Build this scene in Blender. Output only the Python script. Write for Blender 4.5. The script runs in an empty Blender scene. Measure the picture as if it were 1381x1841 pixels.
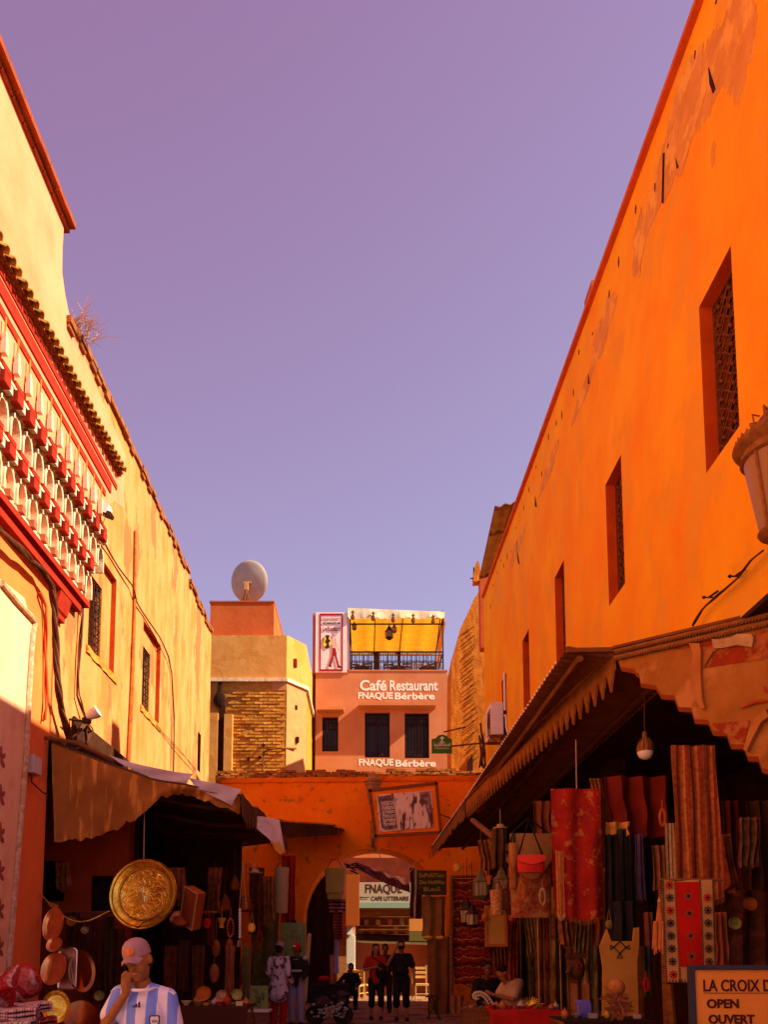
import bpy, bmesh, math, random
from mathutils import Vector, Matrix, Euler, noise
R = math.radians
rnd = random.Random(7)
scene = bpy.context.scene
COL = scene.collection

# ------------------------------------------------------------------ camera, world, sun, exposure
F, TH, CX, HOR, CZ = 1400.0, R(5.5), 660.0, 1720.0, 1.5
CY = HOR - F * math.tan(TH)
cam_d = bpy.data.cameras.new('camera')
cam = bpy.data.objects.new('camera', cam_d); COL.objects.link(cam)
cam_d.sensor_fit = 'VERTICAL'; cam_d.sensor_height = 36.0
cam_d.lens = 36.0 * F / 1841.0
cam_d.shift_x = (690.5 - CX) / 1841.0
cam_d.shift_y = -(920.5 - CY) / 1841.0
cam_d.clip_start = 0.1; cam_d.clip_end = 500
cam.location = (0, 0, CZ); cam.rotation_euler = (R(90) + TH, 0, 0)
scene.camera = cam

SUN = Vector((1.0, -0.20, 0.84)).normalized()
world = bpy.data.worlds.new("World"); scene.world = world; world.use_nodes = True
nt = world.node_tree; nt.nodes.clear()
wo = nt.nodes.new('ShaderNodeOutputWorld'); bg = nt.nodes.new('ShaderNodeBackground')
sky = nt.nodes.new('ShaderNodeTexSky'); sky.sky_type = 'NISHITA'; sky.sun_disc = False
sky.sun_elevation = math.asin(SUN.z); sky.sun_rotation = math.atan2(SUN.x, SUN.y)
sky.air_density = 1.0; sky.dust_density = 0.6; sky.ozone_density = 1.0
hs = nt.nodes.new('ShaderNodeMix'); hs.data_type = 'RGBA'; hs.blend_type = 'MULTIPLY'
hs.inputs[0].default_value = 1.0
bw = nt.nodes.new('ShaderNodeRGBToBW')
gm = nt.nodes.new('ShaderNodeMath'); gm.operation = 'POWER'; gm.inputs[1].default_value = 0.45
tc = nt.nodes.new('ShaderNodeTexCoord'); sx = nt.nodes.new('ShaderNodeSeparateXYZ')
cr = nt.nodes.new('ShaderNodeValToRGB')
cr.color_ramp.elements[0].position = 0.0; cr.color_ramp.elements[0].color = (1.10, 1.16, 1.72, 1)
cr.color_ramp.elements[1].position = 0.85; cr.color_ramp.elements[1].color = (.94, 0.56, 1.12, 1)
e = cr.color_ramp.elements.new(0.45); e.color = (0.97, 0.86, 1.46, 1)
L = nt.links
azm = nt.nodes.new('ShaderNodeMath'); azm.operation = 'MULTIPLY_ADD'; azm.inputs[1].default_value = -0.32
L.new(tc.outputs['Generated'], sx.inputs[0]); L.new(sx.outputs['X'], azm.inputs[0]); L.new(sx.outputs['Z'], azm.inputs[2]); L.new(azm.outputs[0], cr.inputs[0])
L.new(sky.outputs[0], bw.inputs[0]); L.new(bw.outputs[0], gm.inputs[0])
L.new(cr.outputs[0], hs.inputs[6]); L.new(gm.outputs[0], hs.inputs[7])
L.new(hs.outputs[2], bg.inputs[0]); bg.inputs[1].default_value = 0.12
L.new(bg.outputs[0], wo.inputs[0])

sd = bpy.data.lights.new('sun', 'SUN'); sd.energy = 5.0; sd.angle = R(0.5); sd.color = (1.0, 0.86, 0.62)
so = bpy.data.objects.new('sun', sd); COL.objects.link(so)
so.location = (20, -4, 30); so.rotation_euler = SUN.to_track_quat('Z', 'Y').to_euler()

vs = scene.view_settings
vs.view_transform = 'Standard'; vs.look = 'None'; vs.gamma = 1.0; vs.use_curve_mapping = False
vs.exposure = 1.42
scene.render.engine = 'CYCLES'
cy = scene.cycles
cy.max_bounces = 8; cy.diffuse_bounces = 5; cy.glossy_bounces = 3; cy.transmission_bounces = 4
cy.use_denoising = True

# ------------------------------------------------------------------ placing helpers
def ray(px, py):
    x = (px - CX) / F; y = (CY - py) / F
    return Vector((x, math.cos(TH) - y * math.sin(TH), math.sin(TH) + y * math.cos(TH)))
def A(px, py, Y):
    d = ray(px, py); t = Y / d.y
    return Vector((d.x * t, Y, CZ + d.z * t))
def AX(px, py, X):
    d = ray(px, py); t = X / d.x
    return Vector((X, d.y * t, CZ + d.z * t))

# ------------------------------------------------------------------ mesh builder
class MB:
    def __init__(s): s.v = []; s.f = []; s.m = []; s.k = 0
    def add(s, vs_, fs):
        n = len(s.v); s.v += [tuple(p) for p in vs_]
        for f in fs: s.f.append([n + i for i in f]); s.m.append(s.k)
        return s
    def box(s, c, d, rot=None):
        hx, hy, hz = d[0] / 2, d[1] / 2, d[2] / 2
        P = [Vector((x, y, z)) for x in (-hx, hx) for y in (-hy, hy) for z in (-hz, hz)]
        if rot is not None:
            P = [rot @ p for p in P]
        c = Vector(c)
        return s.add([p + c for p in P], [(0,1,3,2),(4,6,7,5),(0,4,5,1),(2,3,7,6),(0,2,6,4),(1,5,7,3)])
    def bb(s, x0, x1, y0, y1, z0, z1):
        return s.box(((x0+x1)/2, (y0+y1)/2, (z0+z1)/2), (abs(x1-x0), abs(y1-y0), abs(z1-z0)))
    def prism(s, pts, ext):
        pts = [Vector(p) for p in pts]; e_ = Vector(ext); n = len(pts)
        fs = [list(range(n)), list(range(2*n-1, n-1, -1))]
        for i in range(n):
            j = (i+1) % n; fs.append([i, i+n, j+n, j])
        return s.add(pts + [p + e_ for p in pts], fs)
    def tube(s, pts, r, seg=8, caps=True):
        pts = [Vector(p) for p in pts]; n = len(pts)
        rr = r if isinstance(r, (list, tuple)) else [r]*n
        up = Vector((0,0,1)); V = []
        prev = None
        for i, p in enumerate(pts):
            d = (pts[min(i+1,n-1)] - pts[max(i-1,0)]).normalized()
            if prev is None:
                a = d.cross(up)
                if a.length < 1e-3: a = d.cross(Vector((1,0,0)))
            else:
                a = prev - d * prev.dot(d)
                if a.length < 1e-4: a = d.cross(up)
            a.normalize(); b = d.cross(a); prev = a
            for k in range(seg):
                t = 2*math.pi*k/seg
                V.append(p + (a*math.cos(t) + b*math.sin(t)) * rr[i])
        fs = []
        for i in range(n-1):
            for k in range(seg):
                k2 = (k+1) % seg
                fs.append([i*seg+k, i*seg+k2, (i+1)*seg+k2, (i+1)*seg+k])
        if caps: fs += [list(range(seg-1,-1,-1)), list(range((n-1)*seg, n*seg))]
        return s.add(V, fs)
    def lathe(s, prof, c, seg=20, rot=None, sx=1, sy=1):
        c = Vector(c); V = []; n = len(prof)
        for r_, z in prof:
            for k in range(seg):
                t = 2*math.pi*k/seg
                p = Vector((r_*math.cos(t)*sx, r_*math.sin(t)*sy, z))
                if rot is not None: p = rot @ p
                V.append(p + c)
        fs = []
        for i in range(n-1):
            for k in range(seg):
                k2 = (k+1) % seg
                fs.append([i*seg+k, i*seg+k2, (i+1)*seg+k2, (i+1)*seg+k])
        if prof[0][0] > 1e-4: fs.append(list(range(seg-1,-1,-1)))
        if prof[-1][0] > 1e-4: fs.append(list(range((n-1)*seg, n*seg)))
        return s.add(V, fs)
    def ball(s, c, r, seg=12, rings=8, rot=None):
        rr = r if isinstance(r, (tuple, list)) else (r, r, r)
        V = []; c = Vector(c)
        for i in range(rings+1):
            t = math.pi*i/rings
            for k in range(seg):
                u = 2*math.pi*k/seg
                p = Vector((rr[0]*math.sin(t)*math.cos(u), rr[1]*math.sin(t)*math.sin(u), -rr[2]*math.cos(t)))
                if rot is not None: p = rot @ p
                V.append(p + c)
        fs = []
        for i in range(rings):
            for k in range(seg):
                k2 = (k+1) % seg
                fs.append([i*seg+k, i*seg+k2, (i+1)*seg+k2, (i+1)*seg+k])
        return s.add(V, fs)
    def grid(s, fn, nu, nv, thick=None):
        """fn(u,v)->Vector; thick = offset vector for a second face"""
        V = [fn(i/nu, j/nv) for i in range(nu+1) for j in range(nv+1)]
        idx = lambda i, j: i*(nv+1)+j
        fs = [[idx(i,j), idx(i+1,j), idx(i+1,j+1), idx(i,j+1)] for i in range(nu) for j in range(nv)]
        if thick is not None:
            n = len(V); t = Vector(thick)
            V += [p + t for p in V[:n]]
            fs += [[q+n for q in reversed(f)] for f in fs[:]]
            for i in range(nu):
                fs += [[idx(i,0), idx(i,0)+n, idx(i+1,0)+n, idx(i+1,0)], [idx(i+1,nv), idx(i+1,nv)+n, idx(i,nv)+n, idx(i,nv)]]
            for j in range(nv):
                fs += [[idx(0,j+1), idx(0,j+1)+n, idx(0,j)+n, idx(0,j)], [idx(nu,j), idx(nu,j)+n, idx(nu,j+1)+n, idx(nu,j+1)]]
        return s.add(V, fs)
    def mesh(s, name, off=Vector((0,0,0)), mats=(), smooth=False):
        me = bpy.data.meshes.new(name)
        me.from_pydata([(p[0]-off.x, p[1]-off.y, p[2]-off.z) for p in s.v], [], s.f)
        for m_ in mats: me.materials.append(m_)
        if len(mats) > 1:
            for p, k in zip(me.polygons, s.m): p.material_index = k
        me.update()
        bm = bmesh.new(); bm.from_mesh(me)
        bmesh.ops.remove_doubles(bm, verts=bm.verts, dist=1e-5)
        bmesh.ops.recalc_face_normals(bm, faces=bm.faces); bm.to_mesh(me); bm.free()
        if smooth:
            for p in me.polygons: p.use_smooth = True
            try: me.set_sharp_from_angle(angle=R(40))
            except Exception: pass
        return me

W = {}
def thing(name, label, cat, loc=(0,0,0), group=None, rz=0):
    o = bpy.data.objects.new(name, None); COL.objects.link(o); o.empty_display_size = .1
    o.location = loc; o.rotation_euler = (0,0,rz); o['label'] = label; o['category'] = cat
    if group: o['group'] = group
    W[o.name] = Vector(loc)
    return o
def part(name, mb, mat, parent=None, smooth=False, label=None, stuff=False, structure=False, loc=None):
    off = W[parent.name] if parent else Vector(loc or (0,0,0))
    mats = mat if isinstance(mat, (list, tuple)) else [mat]
    me = mb.mesh(name, off, mats, smooth) if isinstance(mb, MB) else mb
    o = bpy.data.objects.new(name, me); COL.objects.link(o)
    if parent: o.parent = parent; W[o.name] = W[parent.name]
    else: o.location = off; W[o.name] = off
    if label: o['label'] = label
    if stuff: o['kind'] = 'stuff'
    if structure: o['kind'] = 'structure'
    return o
def solo(name, mb, mat, label, cat, loc, group=None, smooth=False):
    o = part(name, mb, mat, None, smooth, loc=loc)
    o['label'] = label; o['category'] = cat
    if group: o['group'] = group
    return o
def piece(name, me, parent, loc, rot=(0,0,0), sc=(1,1,1)):
    """an instance of shared mesh data, placed in world coordinates under its thing"""
    o = bpy.data.objects.new(name, me); COL.objects.link(o); o.parent = parent
    o.location = Vector(loc) - W[parent.name]; o.rotation_euler = rot; o.scale = sc
    W[o.name] = Vector(loc)
    return o

# ------------------------------------------------------------------ materials
MATS = {}
def N(t, ty, **kw):
    n = t.nodes.new(ty)
    for k, v in kw.items(): setattr(n, k, v)
    return n
def M(name, c1, c2=None, scale=4, lo=.35, hi=.65, rough=.85, metal=0, bump=.15, bscale=40, st=(1,1,1), rv=0.0,
      c3=None, s3=1.2, t3=.58, st3=(1,1,1), spec=.08, detail=8, edge=.04, emit=None, trans=0):
    if name in MATS: return MATS[name]
    if t3 > .56: t3 -= .055
    if max(c1) < .28 and name[:4] not in ('dark', 'blac', 'robe') and not metal:
        c1 = tuple(q*1.55 for q in c1); c2 = tuple(q*1.55 for q in c2) if c2 else None; c3 = tuple(min(.7, q*1.3) for q in c3) if c3 else None
    m = bpy.data.materials.new(name); m.use_nodes = True; t = m.node_tree; b = t.nodes['Principled BSDF']
    b.inputs['Roughness'].default_value = rough; b.inputs['Metallic'].default_value = metal
    b.inputs['Specular IOR Level'].default_value = spec
    tcn = N(t, 'ShaderNodeTexCoord')
    def noise_(sc, st_, dt=detail):
        mp = N(t, 'ShaderNodeMapping'); mp.inputs['Scale'].default_value = st_
        t.links.new(tcn.outputs['Object'], mp.inputs[0])
        n = N(t, 'ShaderNodeTexNoise'); n.inputs['Scale'].default_value = sc; n.inputs['Detail'].default_value = dt
        n.inputs['Roughness'].default_value = .6
        t.links.new(mp.outputs[0], n.inputs['Vector']); return n
    def rng(src, a, b_):
        r_ = N(t, 'ShaderNodeMapRange'); r_.inputs[1].default_value = a; r_.inputs[2].default_value = b_
        t.links.new(src, r_.inputs[0]); return r_.outputs[0]
    def mix(f, a, b_, bt='MIX'):
        x = N(t, 'ShaderNodeMix', data_type='RGBA', blend_type=bt)
        for i, q in ((0, f), (6, a), (7, b_)):
            if isinstance(q, (int, float)): x.inputs[i].default_value = q
            elif isinstance(q, tuple): x.inputs[i].default_value = (*q, 1)
            else: t.links.new(q, x.inputs[i])
        return x.outputs[2]
    out = c1
    if c2: out = mix(rng(noise_(scale, st).outputs[0], lo, hi), c1, c2)
    h3 = None
    if c3:
        f3 = rng(noise_(s3, st3, 10).outputs[0], t3 - edge, t3 + edge)
        out = mix(f3, out, c3); h3 = f3
    if rv:
        oi = N(t, 'ShaderNodeObjectInfo')
        mr = N(t, 'ShaderNodeMapRange'); mr.inputs[3].default_value = 1 - rv; mr.inputs[4].default_value = 1 + rv * .7
        t.links.new(oi.outputs['Random'], mr.inputs[0])
        cc = N(t, 'ShaderNodeCombineColor')
        for i in range(3): t.links.new(mr.outputs[0], cc.inputs[i])
        out = mix(1.0, out, cc.outputs[0], 'MULTIPLY')
    if isinstance(out, tuple): b.inputs['Base Color'].default_value = (*out, 1)
    else: t.links.new(out, b.inputs['Base Color'])
    if bump:
        n1 = noise_(bscale, (1,1,1), 5); bp = N(t, 'ShaderNodeBump'); bp.inputs['Strength'].default_value = bump
        bp.inputs['Distance'].default_value = .02
        n2 = noise_(bscale/8, (1,1,1), 4)
        ad = N(t, 'ShaderNodeMath', operation='MULTIPLY_ADD'); ad.inputs[1].default_value = .35
        t.links.new(n1.outputs[0], ad.inputs[0]); t.links.new(n2.outputs[0], ad.inputs[2])
        src = ad.outputs[0]
        if h3 is not None:
            ad2 = N(t, 'ShaderNodeMath', operation='MULTIPLY_ADD'); ad2.inputs[1].default_value = -.4
            t.links.new(h3, ad2.inputs[0]); t.links.new(src, ad2.inputs[2]); src = ad2.outputs[0]
        t.links.new(src, bp.inputs['Height']); t.links.new(bp.outputs[0], b.inputs['Normal'])
    if emit: b.inputs['Emission Color'].default_value = (*emit[0], 1); b.inputs['Emission Strength'].default_value = emit[1]
    if trans:
        tr = N(t, 'ShaderNodeBsdfTranslucent'); mx = N(t, 'ShaderNodeMixShader'); mx.inputs[0].default_value = trans
        if isinstance(out, tuple): tr.inputs[0].default_value = (*out, 1)
        else: t.links.new(out, tr.inputs[0])
        o_ = t.nodes['Material Output']
        t.links.new(b.outputs[0], mx.inputs[1]); t.links.new(tr.outputs[0], mx.inputs[2]); t.links.new(mx.outputs[0], o_.inputs[0])
    MATS[name] = m; return m
def MS(name, cols, axis, period, rough=.9, wob=.0, nz=.25, phase=0, bump=.1, bscale=120, rot=0.0):
    """woven stripes across one object axis; cols = [(pos, rgb), ...] over one period"""
    if name in MATS: return MATS[name]
    m = bpy.data.materials.new(name); m.use_nodes = True; t = m.node_tree; b = t.nodes['Principled BSDF']
    b.inputs['Roughness'].default_value = rough; b.inputs['Specular IOR Level'].default_value = .15
    tcn = N(t, 'ShaderNodeTexCoord'); sp = N(t, 'ShaderNodeSeparateXYZ')
    mp = N(t, 'ShaderNodeMapping'); mp.inputs['Rotation'].default_value = (0, rot, 0)
    t.links.new(tcn.outputs['Object'], mp.inputs[0])
    if wob:
        n = N(t, 'ShaderNodeTexNoise'); n.inputs['Scale'].default_value = 6
        t.links.new(tcn.outputs['Object'], n.inputs['Vector'])
        va = N(t, 'ShaderNodeVectorMath', operation='MULTIPLY_ADD'); va.inputs[1].default_value = (wob,)*3
        t.links.new(n.outputs['Color'], va.inputs[0]); t.links.new(mp.outputs[0], va.inputs[2]); t.links.new(va.outputs[0], sp.inputs[0])
    else: t.links.new(mp.outputs[0], sp.inputs[0])
    a = N(t, 'ShaderNodeMath', operation='MULTIPLY_ADD'); a.inputs[1].default_value = 1/period; a.inputs[2].default_value = phase + 50
    fr = N(t, 'ShaderNodeMath', operation='FRACT')
    t.links.new(sp.outputs[axis], a.inputs[0]); t.links.new(a.outputs[0], fr.inputs[0])
    r_ = N(t, 'ShaderNodeValToRGB'); r_.color_ramp.interpolation = 'CONSTANT'; el = r_.color_ramp.elements
    while len(el) < len(cols): el.new(.5)
    for q, (p, c) in zip(el, cols): q.position = p
    for q, (p, c) in zip(el, cols): q.color = (*c, 1)
    t.links.new(fr.outputs[0], r_.inputs[0])
    n2 = N(t, 'ShaderNodeTexNoise'); n2.inputs['Scale'].default_value = 25; t.links.new(tcn.outputs['Object'], n2.inputs['Vector'])
    mr = N(t, 'ShaderNodeMapRange'); mr.inputs[1].default_value = .3; mr.inputs[2].default_value = .7
    mr.inputs[3].default_value = 1-nz; mr.inputs[4].default_value = 1+nz
    t.links.new(n2.outputs[0], mr.inputs[0]); vm = N(t, 'ShaderNodeVectorMath', operation='SCALE')
    t.links.new(r_.outputs[0], vm.inputs[0]); t.links.new(mr.outputs[0], vm.inputs['Scale'])
    t.links.new(vm.outputs[0], b.inputs['Base Color'])
    n3 = N(t, 'ShaderNodeTexNoise'); n3.inputs['Scale'].default_value = bscale; t.links.new(tcn.outputs['Object'], n3.inputs['Vector'])
    bp = N(t, 'ShaderNodeBump'); bp.inputs['Strength'].default_value = bump; bp.inputs['Distance'].default_value = .02
    t.links.new(n3.outputs[0], bp.inputs['Height']); t.links.new(bp.outputs[0], b.inputs['Normal'])
    MATS[name] = m; return m

m_peach = M('peach plaster', (.80,.25,.115), (.72,.20,.085), 1.2, rough=.9, bump=.25, bscale=60, c3=(.82,.28,.14), s3=.7, t3=.55, edge=.12)
m_yel = M('old yellow plaster', (.68,.235,.075), (.50,.16,.035), 2.0, rough=.95, bump=.7, bscale=26, c3=(.30,.125,.04), s3=1.1, t3=.63, edge=.015, st3=(1,1,.40), lo=.42, hi=.62, st=(1,1,.35))
m_red = M('red oxide paint', (.22,.015,.005), (.15,.010,.004), 5, bump=.2)
m_redrev = M('red painted reveal', (.42,.06,.008), (.30,.035,.005), 5, bump=.2)
m_white = M('cream white plaster', (.70,.54,.35), (.52,.36,.20), 7, lo=.42, hi=.62, bump=.4, rv=.14)
m_cream = M('cream panel plaster', (.80,.47,.26), (.74,.41,.22), 1.5, bump=.12, c3=(.70,.36,.20), s3=1.6, t3=.64)
m_oran = M('saturated orange plaster', (.88,.42,.006), (.85,.29,.004), .7, lo=.36, hi=.64, st=(1,1,.8), bump=.8, bscale=26, c3=(.78,.35,.018), s3=1.1, t3=.61, edge=.035, st3=(1,1,.6))
m_oran_old = M('bare brown plaster', (.58,.20,.03), (.42,.13,.02), 2.5, bump=.5, bscale=40)
m_patch = M('patched render', (.70,.31,.045), (.60,.24,.03), 3, bump=.4, c3=(.80,.40,.05), s3=2.5, t3=.6)
m_rough = M('rough chiselled plaster', (.60,.20,.020), (.42,.125,.012), 3.5, lo=.42, hi=.6, bump=1.0, bscale=22, st=(2.2,1,.7))
m_arch = M('arch orange plaster', (.92,.23,.005), (.82,.16,.004), 1.3, bump=.8, bscale=26, c3=(.50,.15,.008), s3=3.2, t3=.655, edge=.03)
m_brick = M('worn clay brick', (.70,.37,.06), (.56,.25,.035), 9, bump=.6, bscale=60, rv=.22)
m_mortar = M('earth mortar', (.50,.24,.04), (.36,.15,.02), 5, bump=.8, bscale=40)
m_cope = M('weathered coping', (.34,.11,.02), (.20,.06,.012), 5, bump=.8, bscale=40, rv=.25)
m_tan = M('tan render', (.62,.28,.065), (.54,.23,.05), 2.2, bump=.45, c3=(.55,.22,.04), s3=1.5, t3=.62)
m_cafe = M('salmon painted render', (.52,.19,.075), (.48,.16,.06), 1.2, bump=.08, c3=(.56,.22,.09), s3=.8, t3=.55, edge=.1)
m_terra = M('terracotta render', (.50,.11,.025), (.42,.08,.018), 1.5, bump=.4)
m_tile = M('glazed roof tile', (.46,.30,.06), (.28,.13,.025), 12, rough=.5, bump=.2, rv=.3)
m_iron = M('dark wrought iron', (.022,.010,.006), (.05,.02,.01), 12, rough=.6, bump=.1)
m_rust = M('rusty iron', (.14,.04,.01), (.07,.02,.006), 14, rough=.7, bump=.2)
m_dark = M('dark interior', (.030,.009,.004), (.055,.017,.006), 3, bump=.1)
m_glassd = M('dark window glass', (.02,.010,.006), rough=.25, bump=0, spec=.2)
m_wood = M('brown wood', (.16,.055,.014), (.09,.028,.008), 3, st=(1,1,8), bump=.3, rough=.7)
m_woodl = M('pale wood', (.55,.30,.10), (.42,.20,.06), 3, st=(1,1,6), bump=.2, rough=.6)
m_cable = M('black cable', (.06,.022,.010), (.12,.04,.015), 8, rough=.6, bump=.3)
m_brass = M('hammered brass', (.95,.62,.07), (.60,.30,.02), 7, lo=.42, hi=.6, rough=.27, metal=.8, bump=.5, bscale=50)
m_copper = M('polished copper', (.85,.34,.12), (.70,.24,.06), 6, rough=.2, metal=.75, bump=.1)
m_silver = M('polished tin', (.8,.72,.66), (.6,.5,.42), 6, rough=.25, metal=1, bump=.15)
m_sheet = M('pale tarpaulin', (.70,.60,.62), (.58,.48,.50), 3, bump=.1, trans=.25)
m_tarp = M('brown tarpaulin', (.22,.080,.015), (.15,.052,.010), 2.2, bump=.3, c3=(.44,.18,.03), s3=2, t3=.62, st3=(3,3,.4))
m_corr = M('rusty corrugated sheet', (.14,.042,.014), (.09,.025,.010), 3, bump=.3, rough=.75)
m_thatch = M('straw matting', (.10,.045,.014), (.05,.02,.008), 20, bump=.8, st=(1,4,1))
m_sky_white = M('enamel white', (.78,.72,.68), (.66,.58,.54), 4, bump=.05)
m_black = M('black cloth', (.012,.008,.008), (.022,.014,.014), 8, bump=.2)
m_skin = M('tanned skin', (.40,.165,.055), (.32,.12,.038), 14, rough=.55, bump=.08, bscale=90)
m_skin2 = M('dark tanned skin', (.22,.075,.03), (.17,.055,.02), 14, rough=.6, bump=.08)
m_hair = M('black hair', (.014,.008,.006), (.03,.015,.01), 30, bump=.4)
m_red_cloth = M('red cloth', (.40,.012,.008), (.26,.008,.006), 8, bump=.3)
m_ink = M('dark painted lettering', (.05,.018,.012), bump=0)
m_whitep = M('white painted lettering', (.86,.78,.62), bump=0)

# ------------------------------------------------------------------ wall with real openings
def wall_holes(mb, plane, c, u0, u1, v0, top, holes, depth, back=None, ub=()):
    """wall in plane 'x' (u=y) or 'y' (u=x) at coordinate c; outer face at c, reveals run to c+depth. top: number or fn(u)"""
    tf = top if callable(top) else (lambda u: top)
    def P3(u, v, d=0):
        return Vector((c + d, u, v)) if plane == 'x' else Vector((u, c + d, v))
    us = sorted(set([u0, u1] + [h[0] for h in holes] + [h[1] for h in holes] + [u for u in ub if u0 < u < u1]))
    for a, b in zip(us, us[1:]):
        mid = (a + b) / 2
        hs_ = sorted([h for h in holes if h[0] <= mid <= h[1]], key=lambda h: h[2])
        v = v0
        for h in hs_:
            if h[2] > v: mb.add([P3(a, v), P3(b, v), P3(b, h[2]), P3(a, h[2])], [(0,1,2,3)])
            v = h[3]
        mb.add([P3(a, v), P3(b, v), P3(b, tf(b)), P3(a, tf(a))], [(0,1,2,3)])
        mb.add([P3(a, tf(a)), P3(b, tf(b)), P3(b, tf(b), depth), P3(a, tf(a), depth)], [(0,1,2,3)])
        mb.add([P3(a, v0, depth), P3(b, v0, depth), P3(b, tf(b), depth), P3(a, tf(a), depth)], [(0,1,2,3)]) if back else None
    mb.add([P3(u0, v0), P3(u0, tf(u0)), P3(u0, tf(u0), depth), P3(u0, v0, depth)], [(0,1,2,3)])
    mb.add([P3(u1, v0), P3(u1, tf(u1)), P3(u1, tf(u1), depth), P3(u1, v0, depth)], [(0,1,2,3)])
    mb.add([P3(u0, v0), P3(u1, v0), P3(u1, v0, depth), P3(u0, v0, depth)], [(0,1,2,3)])
def reveal(mb, plane, c, h, depth):
    def P3(u, v, d): return Vector((c + d, u, v)) if plane == 'x' else Vector((u, c + d, v))
    a, b, lo, hi = h
    q = [(a, lo), (b, lo), (b, hi), (a, hi)]
    for i in range(4):
        p, r_ = q[i], q[(i+1) % 4]
        mb.add([P3(*p, 0), P3(*r_, 0), P3(*r_, depth), P3(*p, depth)], [(0,1,2,3)])

def text_mesh(body, size, mat, bold=.0, ext=.004, align='LEFT', sx=1.0, shear=0):
    cu = bpy.data.curves.new('lettering', 'FONT'); cu.body = body; cu.size = size; cu.extrude = ext; cu.offset = bold
    cu.align_x = align; cu.resolution_u = 3; cu.shear = shear
    o = bpy.data.objects.new('tmp', cu); COL.objects.link(o)
    dg = bpy.context.evaluated_depsgraph_get(); me = bpy.data.meshes.new_from_object(o.evaluated_get(dg))
    bpy.data.objects.remove(o)
    me.materials.clear(); me.materials.append(mat)
    if sx != 1:
        for v in me.vertices: v.co.x *= sx
    return me
def text(parent, body, size, mat, pos, rot=(R(90),0,0), width=None, name='lettering', **kw):
    """pos = left end of the baseline, world; width = stretch to this width"""
    me = text_mesh(body, size, mat, **kw)
    if width:
        xs = [v.co.x for v in me.vertices]
        if xs:
            x0 = min(xs); k = width / (max(xs) - x0)
            for v in me.vertices: v.co.x = (v.co.x - x0) * k
    o = piece(name, me, parent, pos, rot); return o
# ================================================================== LARGE STRUCTURE
# ground: one sheet to the horizon, then paving of the street
g = MB()
for i in range(-20, 20):
    pass
g.add([(-200,-60,0),(200,-60,0),(200,320,0),(-200,320,0)], [(0,1,2,3)])
part('ground', g, M('trodden earth ground', (.46,.28,.15), (.38,.22,.11), 1.5, bump=.5, bscale=20), structure=True)
s_ = MB()
def _st(u, v):
    x, y = -4.9 + 8.7*u, -3 + 33*v
    return Vector((x, y, .006 + .012*noise.noise(Vector((x*.9, y*.5, 3)))+.012))
s_.grid(_st, 30, 90)
part('street', s_, M('worn street paving', (.23,.10,.055), (.14,.06,.03), 2.5, bump=.7, bscale=30, c3=(.09,.04,.02), s3=1.4, t3=.6), structure=True, smooth=True)

# ---------------------------------------------------------------- left near building with tiled cornice
XL = -4.75
pb = thing('portal_building', 'peach plastered building on the left with red bands, tiled cornice and white stalactite balcony', 'building', (XL, 6, 0))
def ptop(y):
    return 12.95 + .03*math.sin(y*3)
w = MB()
# upper wall, top edge steps down in a curve at its far end
prof = [(-4, 12.9), (11.15, 12.95), (11.13, 12.5), (11.15, 12.1), (11.3, 11.85), (11.55, 11.62), (12.2, 11.5), (14.42, 11.30), (14.42, 10.2), (13.85, 10.0), (13.4, 9.6), (13.0, 9.0), (12.55, 7.12), (-4, 7.12)]
w.prism([(XL, y, z) for y, z in prof], (-.5, 0, 0))
part('upper_wall', w, m_peach, pb)
w = MB(); w.bb(XL-.45, XL-.03, -4, 11.42, 0, 7.119)
part('lower_wall', w, M('orange portal plaster', (.78,.19,.045), (.68,.15,.035), 1.0, bump=.25, c3=(.60,.12,.03), s3=1.1, t3=.62), pb)
w = MB()
for k in range(46):
    y0 = -3.9 + k*.33; y1 = y0 + .32
    if y1 > 11.45: break
    w.box((XL-.12, (y0+y1)/2, 12.99 + rnd.uniform(-.01,.01)), (.52, y1-y0, .09))
    w.box((XL-.15, (y0+y1)/2, 12.90), (.4, y1-y0-.02, .06))
part('parapet_coping', w, M('red brick coping', (.30,.06,.015), (.2,.04,.01), 6, bump=.5), pb)
# cream panel around the doorway, with pipe along its edge
w = MB()
pts = [(-4, 0), (10.30, 0), (10.42, 3), (10.52, 5.2), (10.62, 6.12), (10.3, 6.42), (9.4, 6.32), (-4, 6.3)]
w.prism([(XL-.028, y, z) for y, z in pts], (.05, 0, 0))
part('portal_panel', w, m_cream, pb)
w = MB(); w.tube([AX(2,1048,XL+.04), AX(28,1080,XL+.04), AX(54,1108,XL+.04), AX(62,1120,XL+.04), AX(58,1140,XL+.04), AX(52,1230,XL+.04), AX(46,1350,XL+.04), AX(34,1500,XL+.04), AX(24,1620,XL+.04), AX(14,1740,XL+.04)], .045, 8)
part('edge_moulding', w, M('chipped cream moulding', (.62,.40,.25), (.40,.18,.08), 14, bump=.5), pb, smooth=True)
w = MB()
for i in range(6):
    c = AX(4 - i*.6, 1365 + i*68, XL+.03)
    for k in range(3):
        a = k*1.1 - .6
        w.ball((XL+.03, c.y + .07*math.cos(a) - .05, c.z + .09*math.sin(a)), (.008, .075, .035), 8, 6, Euler((a,0,0)).to_matrix())
part('painted_leaf_trim', w, M('brown painted ornament', (.20,.05,.03), bump=.1), pb, stuff=True)
# three red bands
for z0, z1, y1, d in ((9.78, 9.89, 13.35, .018), (10.01, 10.21, 13.62, .022), (10.28, 10.38, 13.95, .018)):
    w = MB(); w.bb(XL+.001, XL+d, -4, y1, z0, z1); part('red_band', w, m_red, pb)
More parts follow.
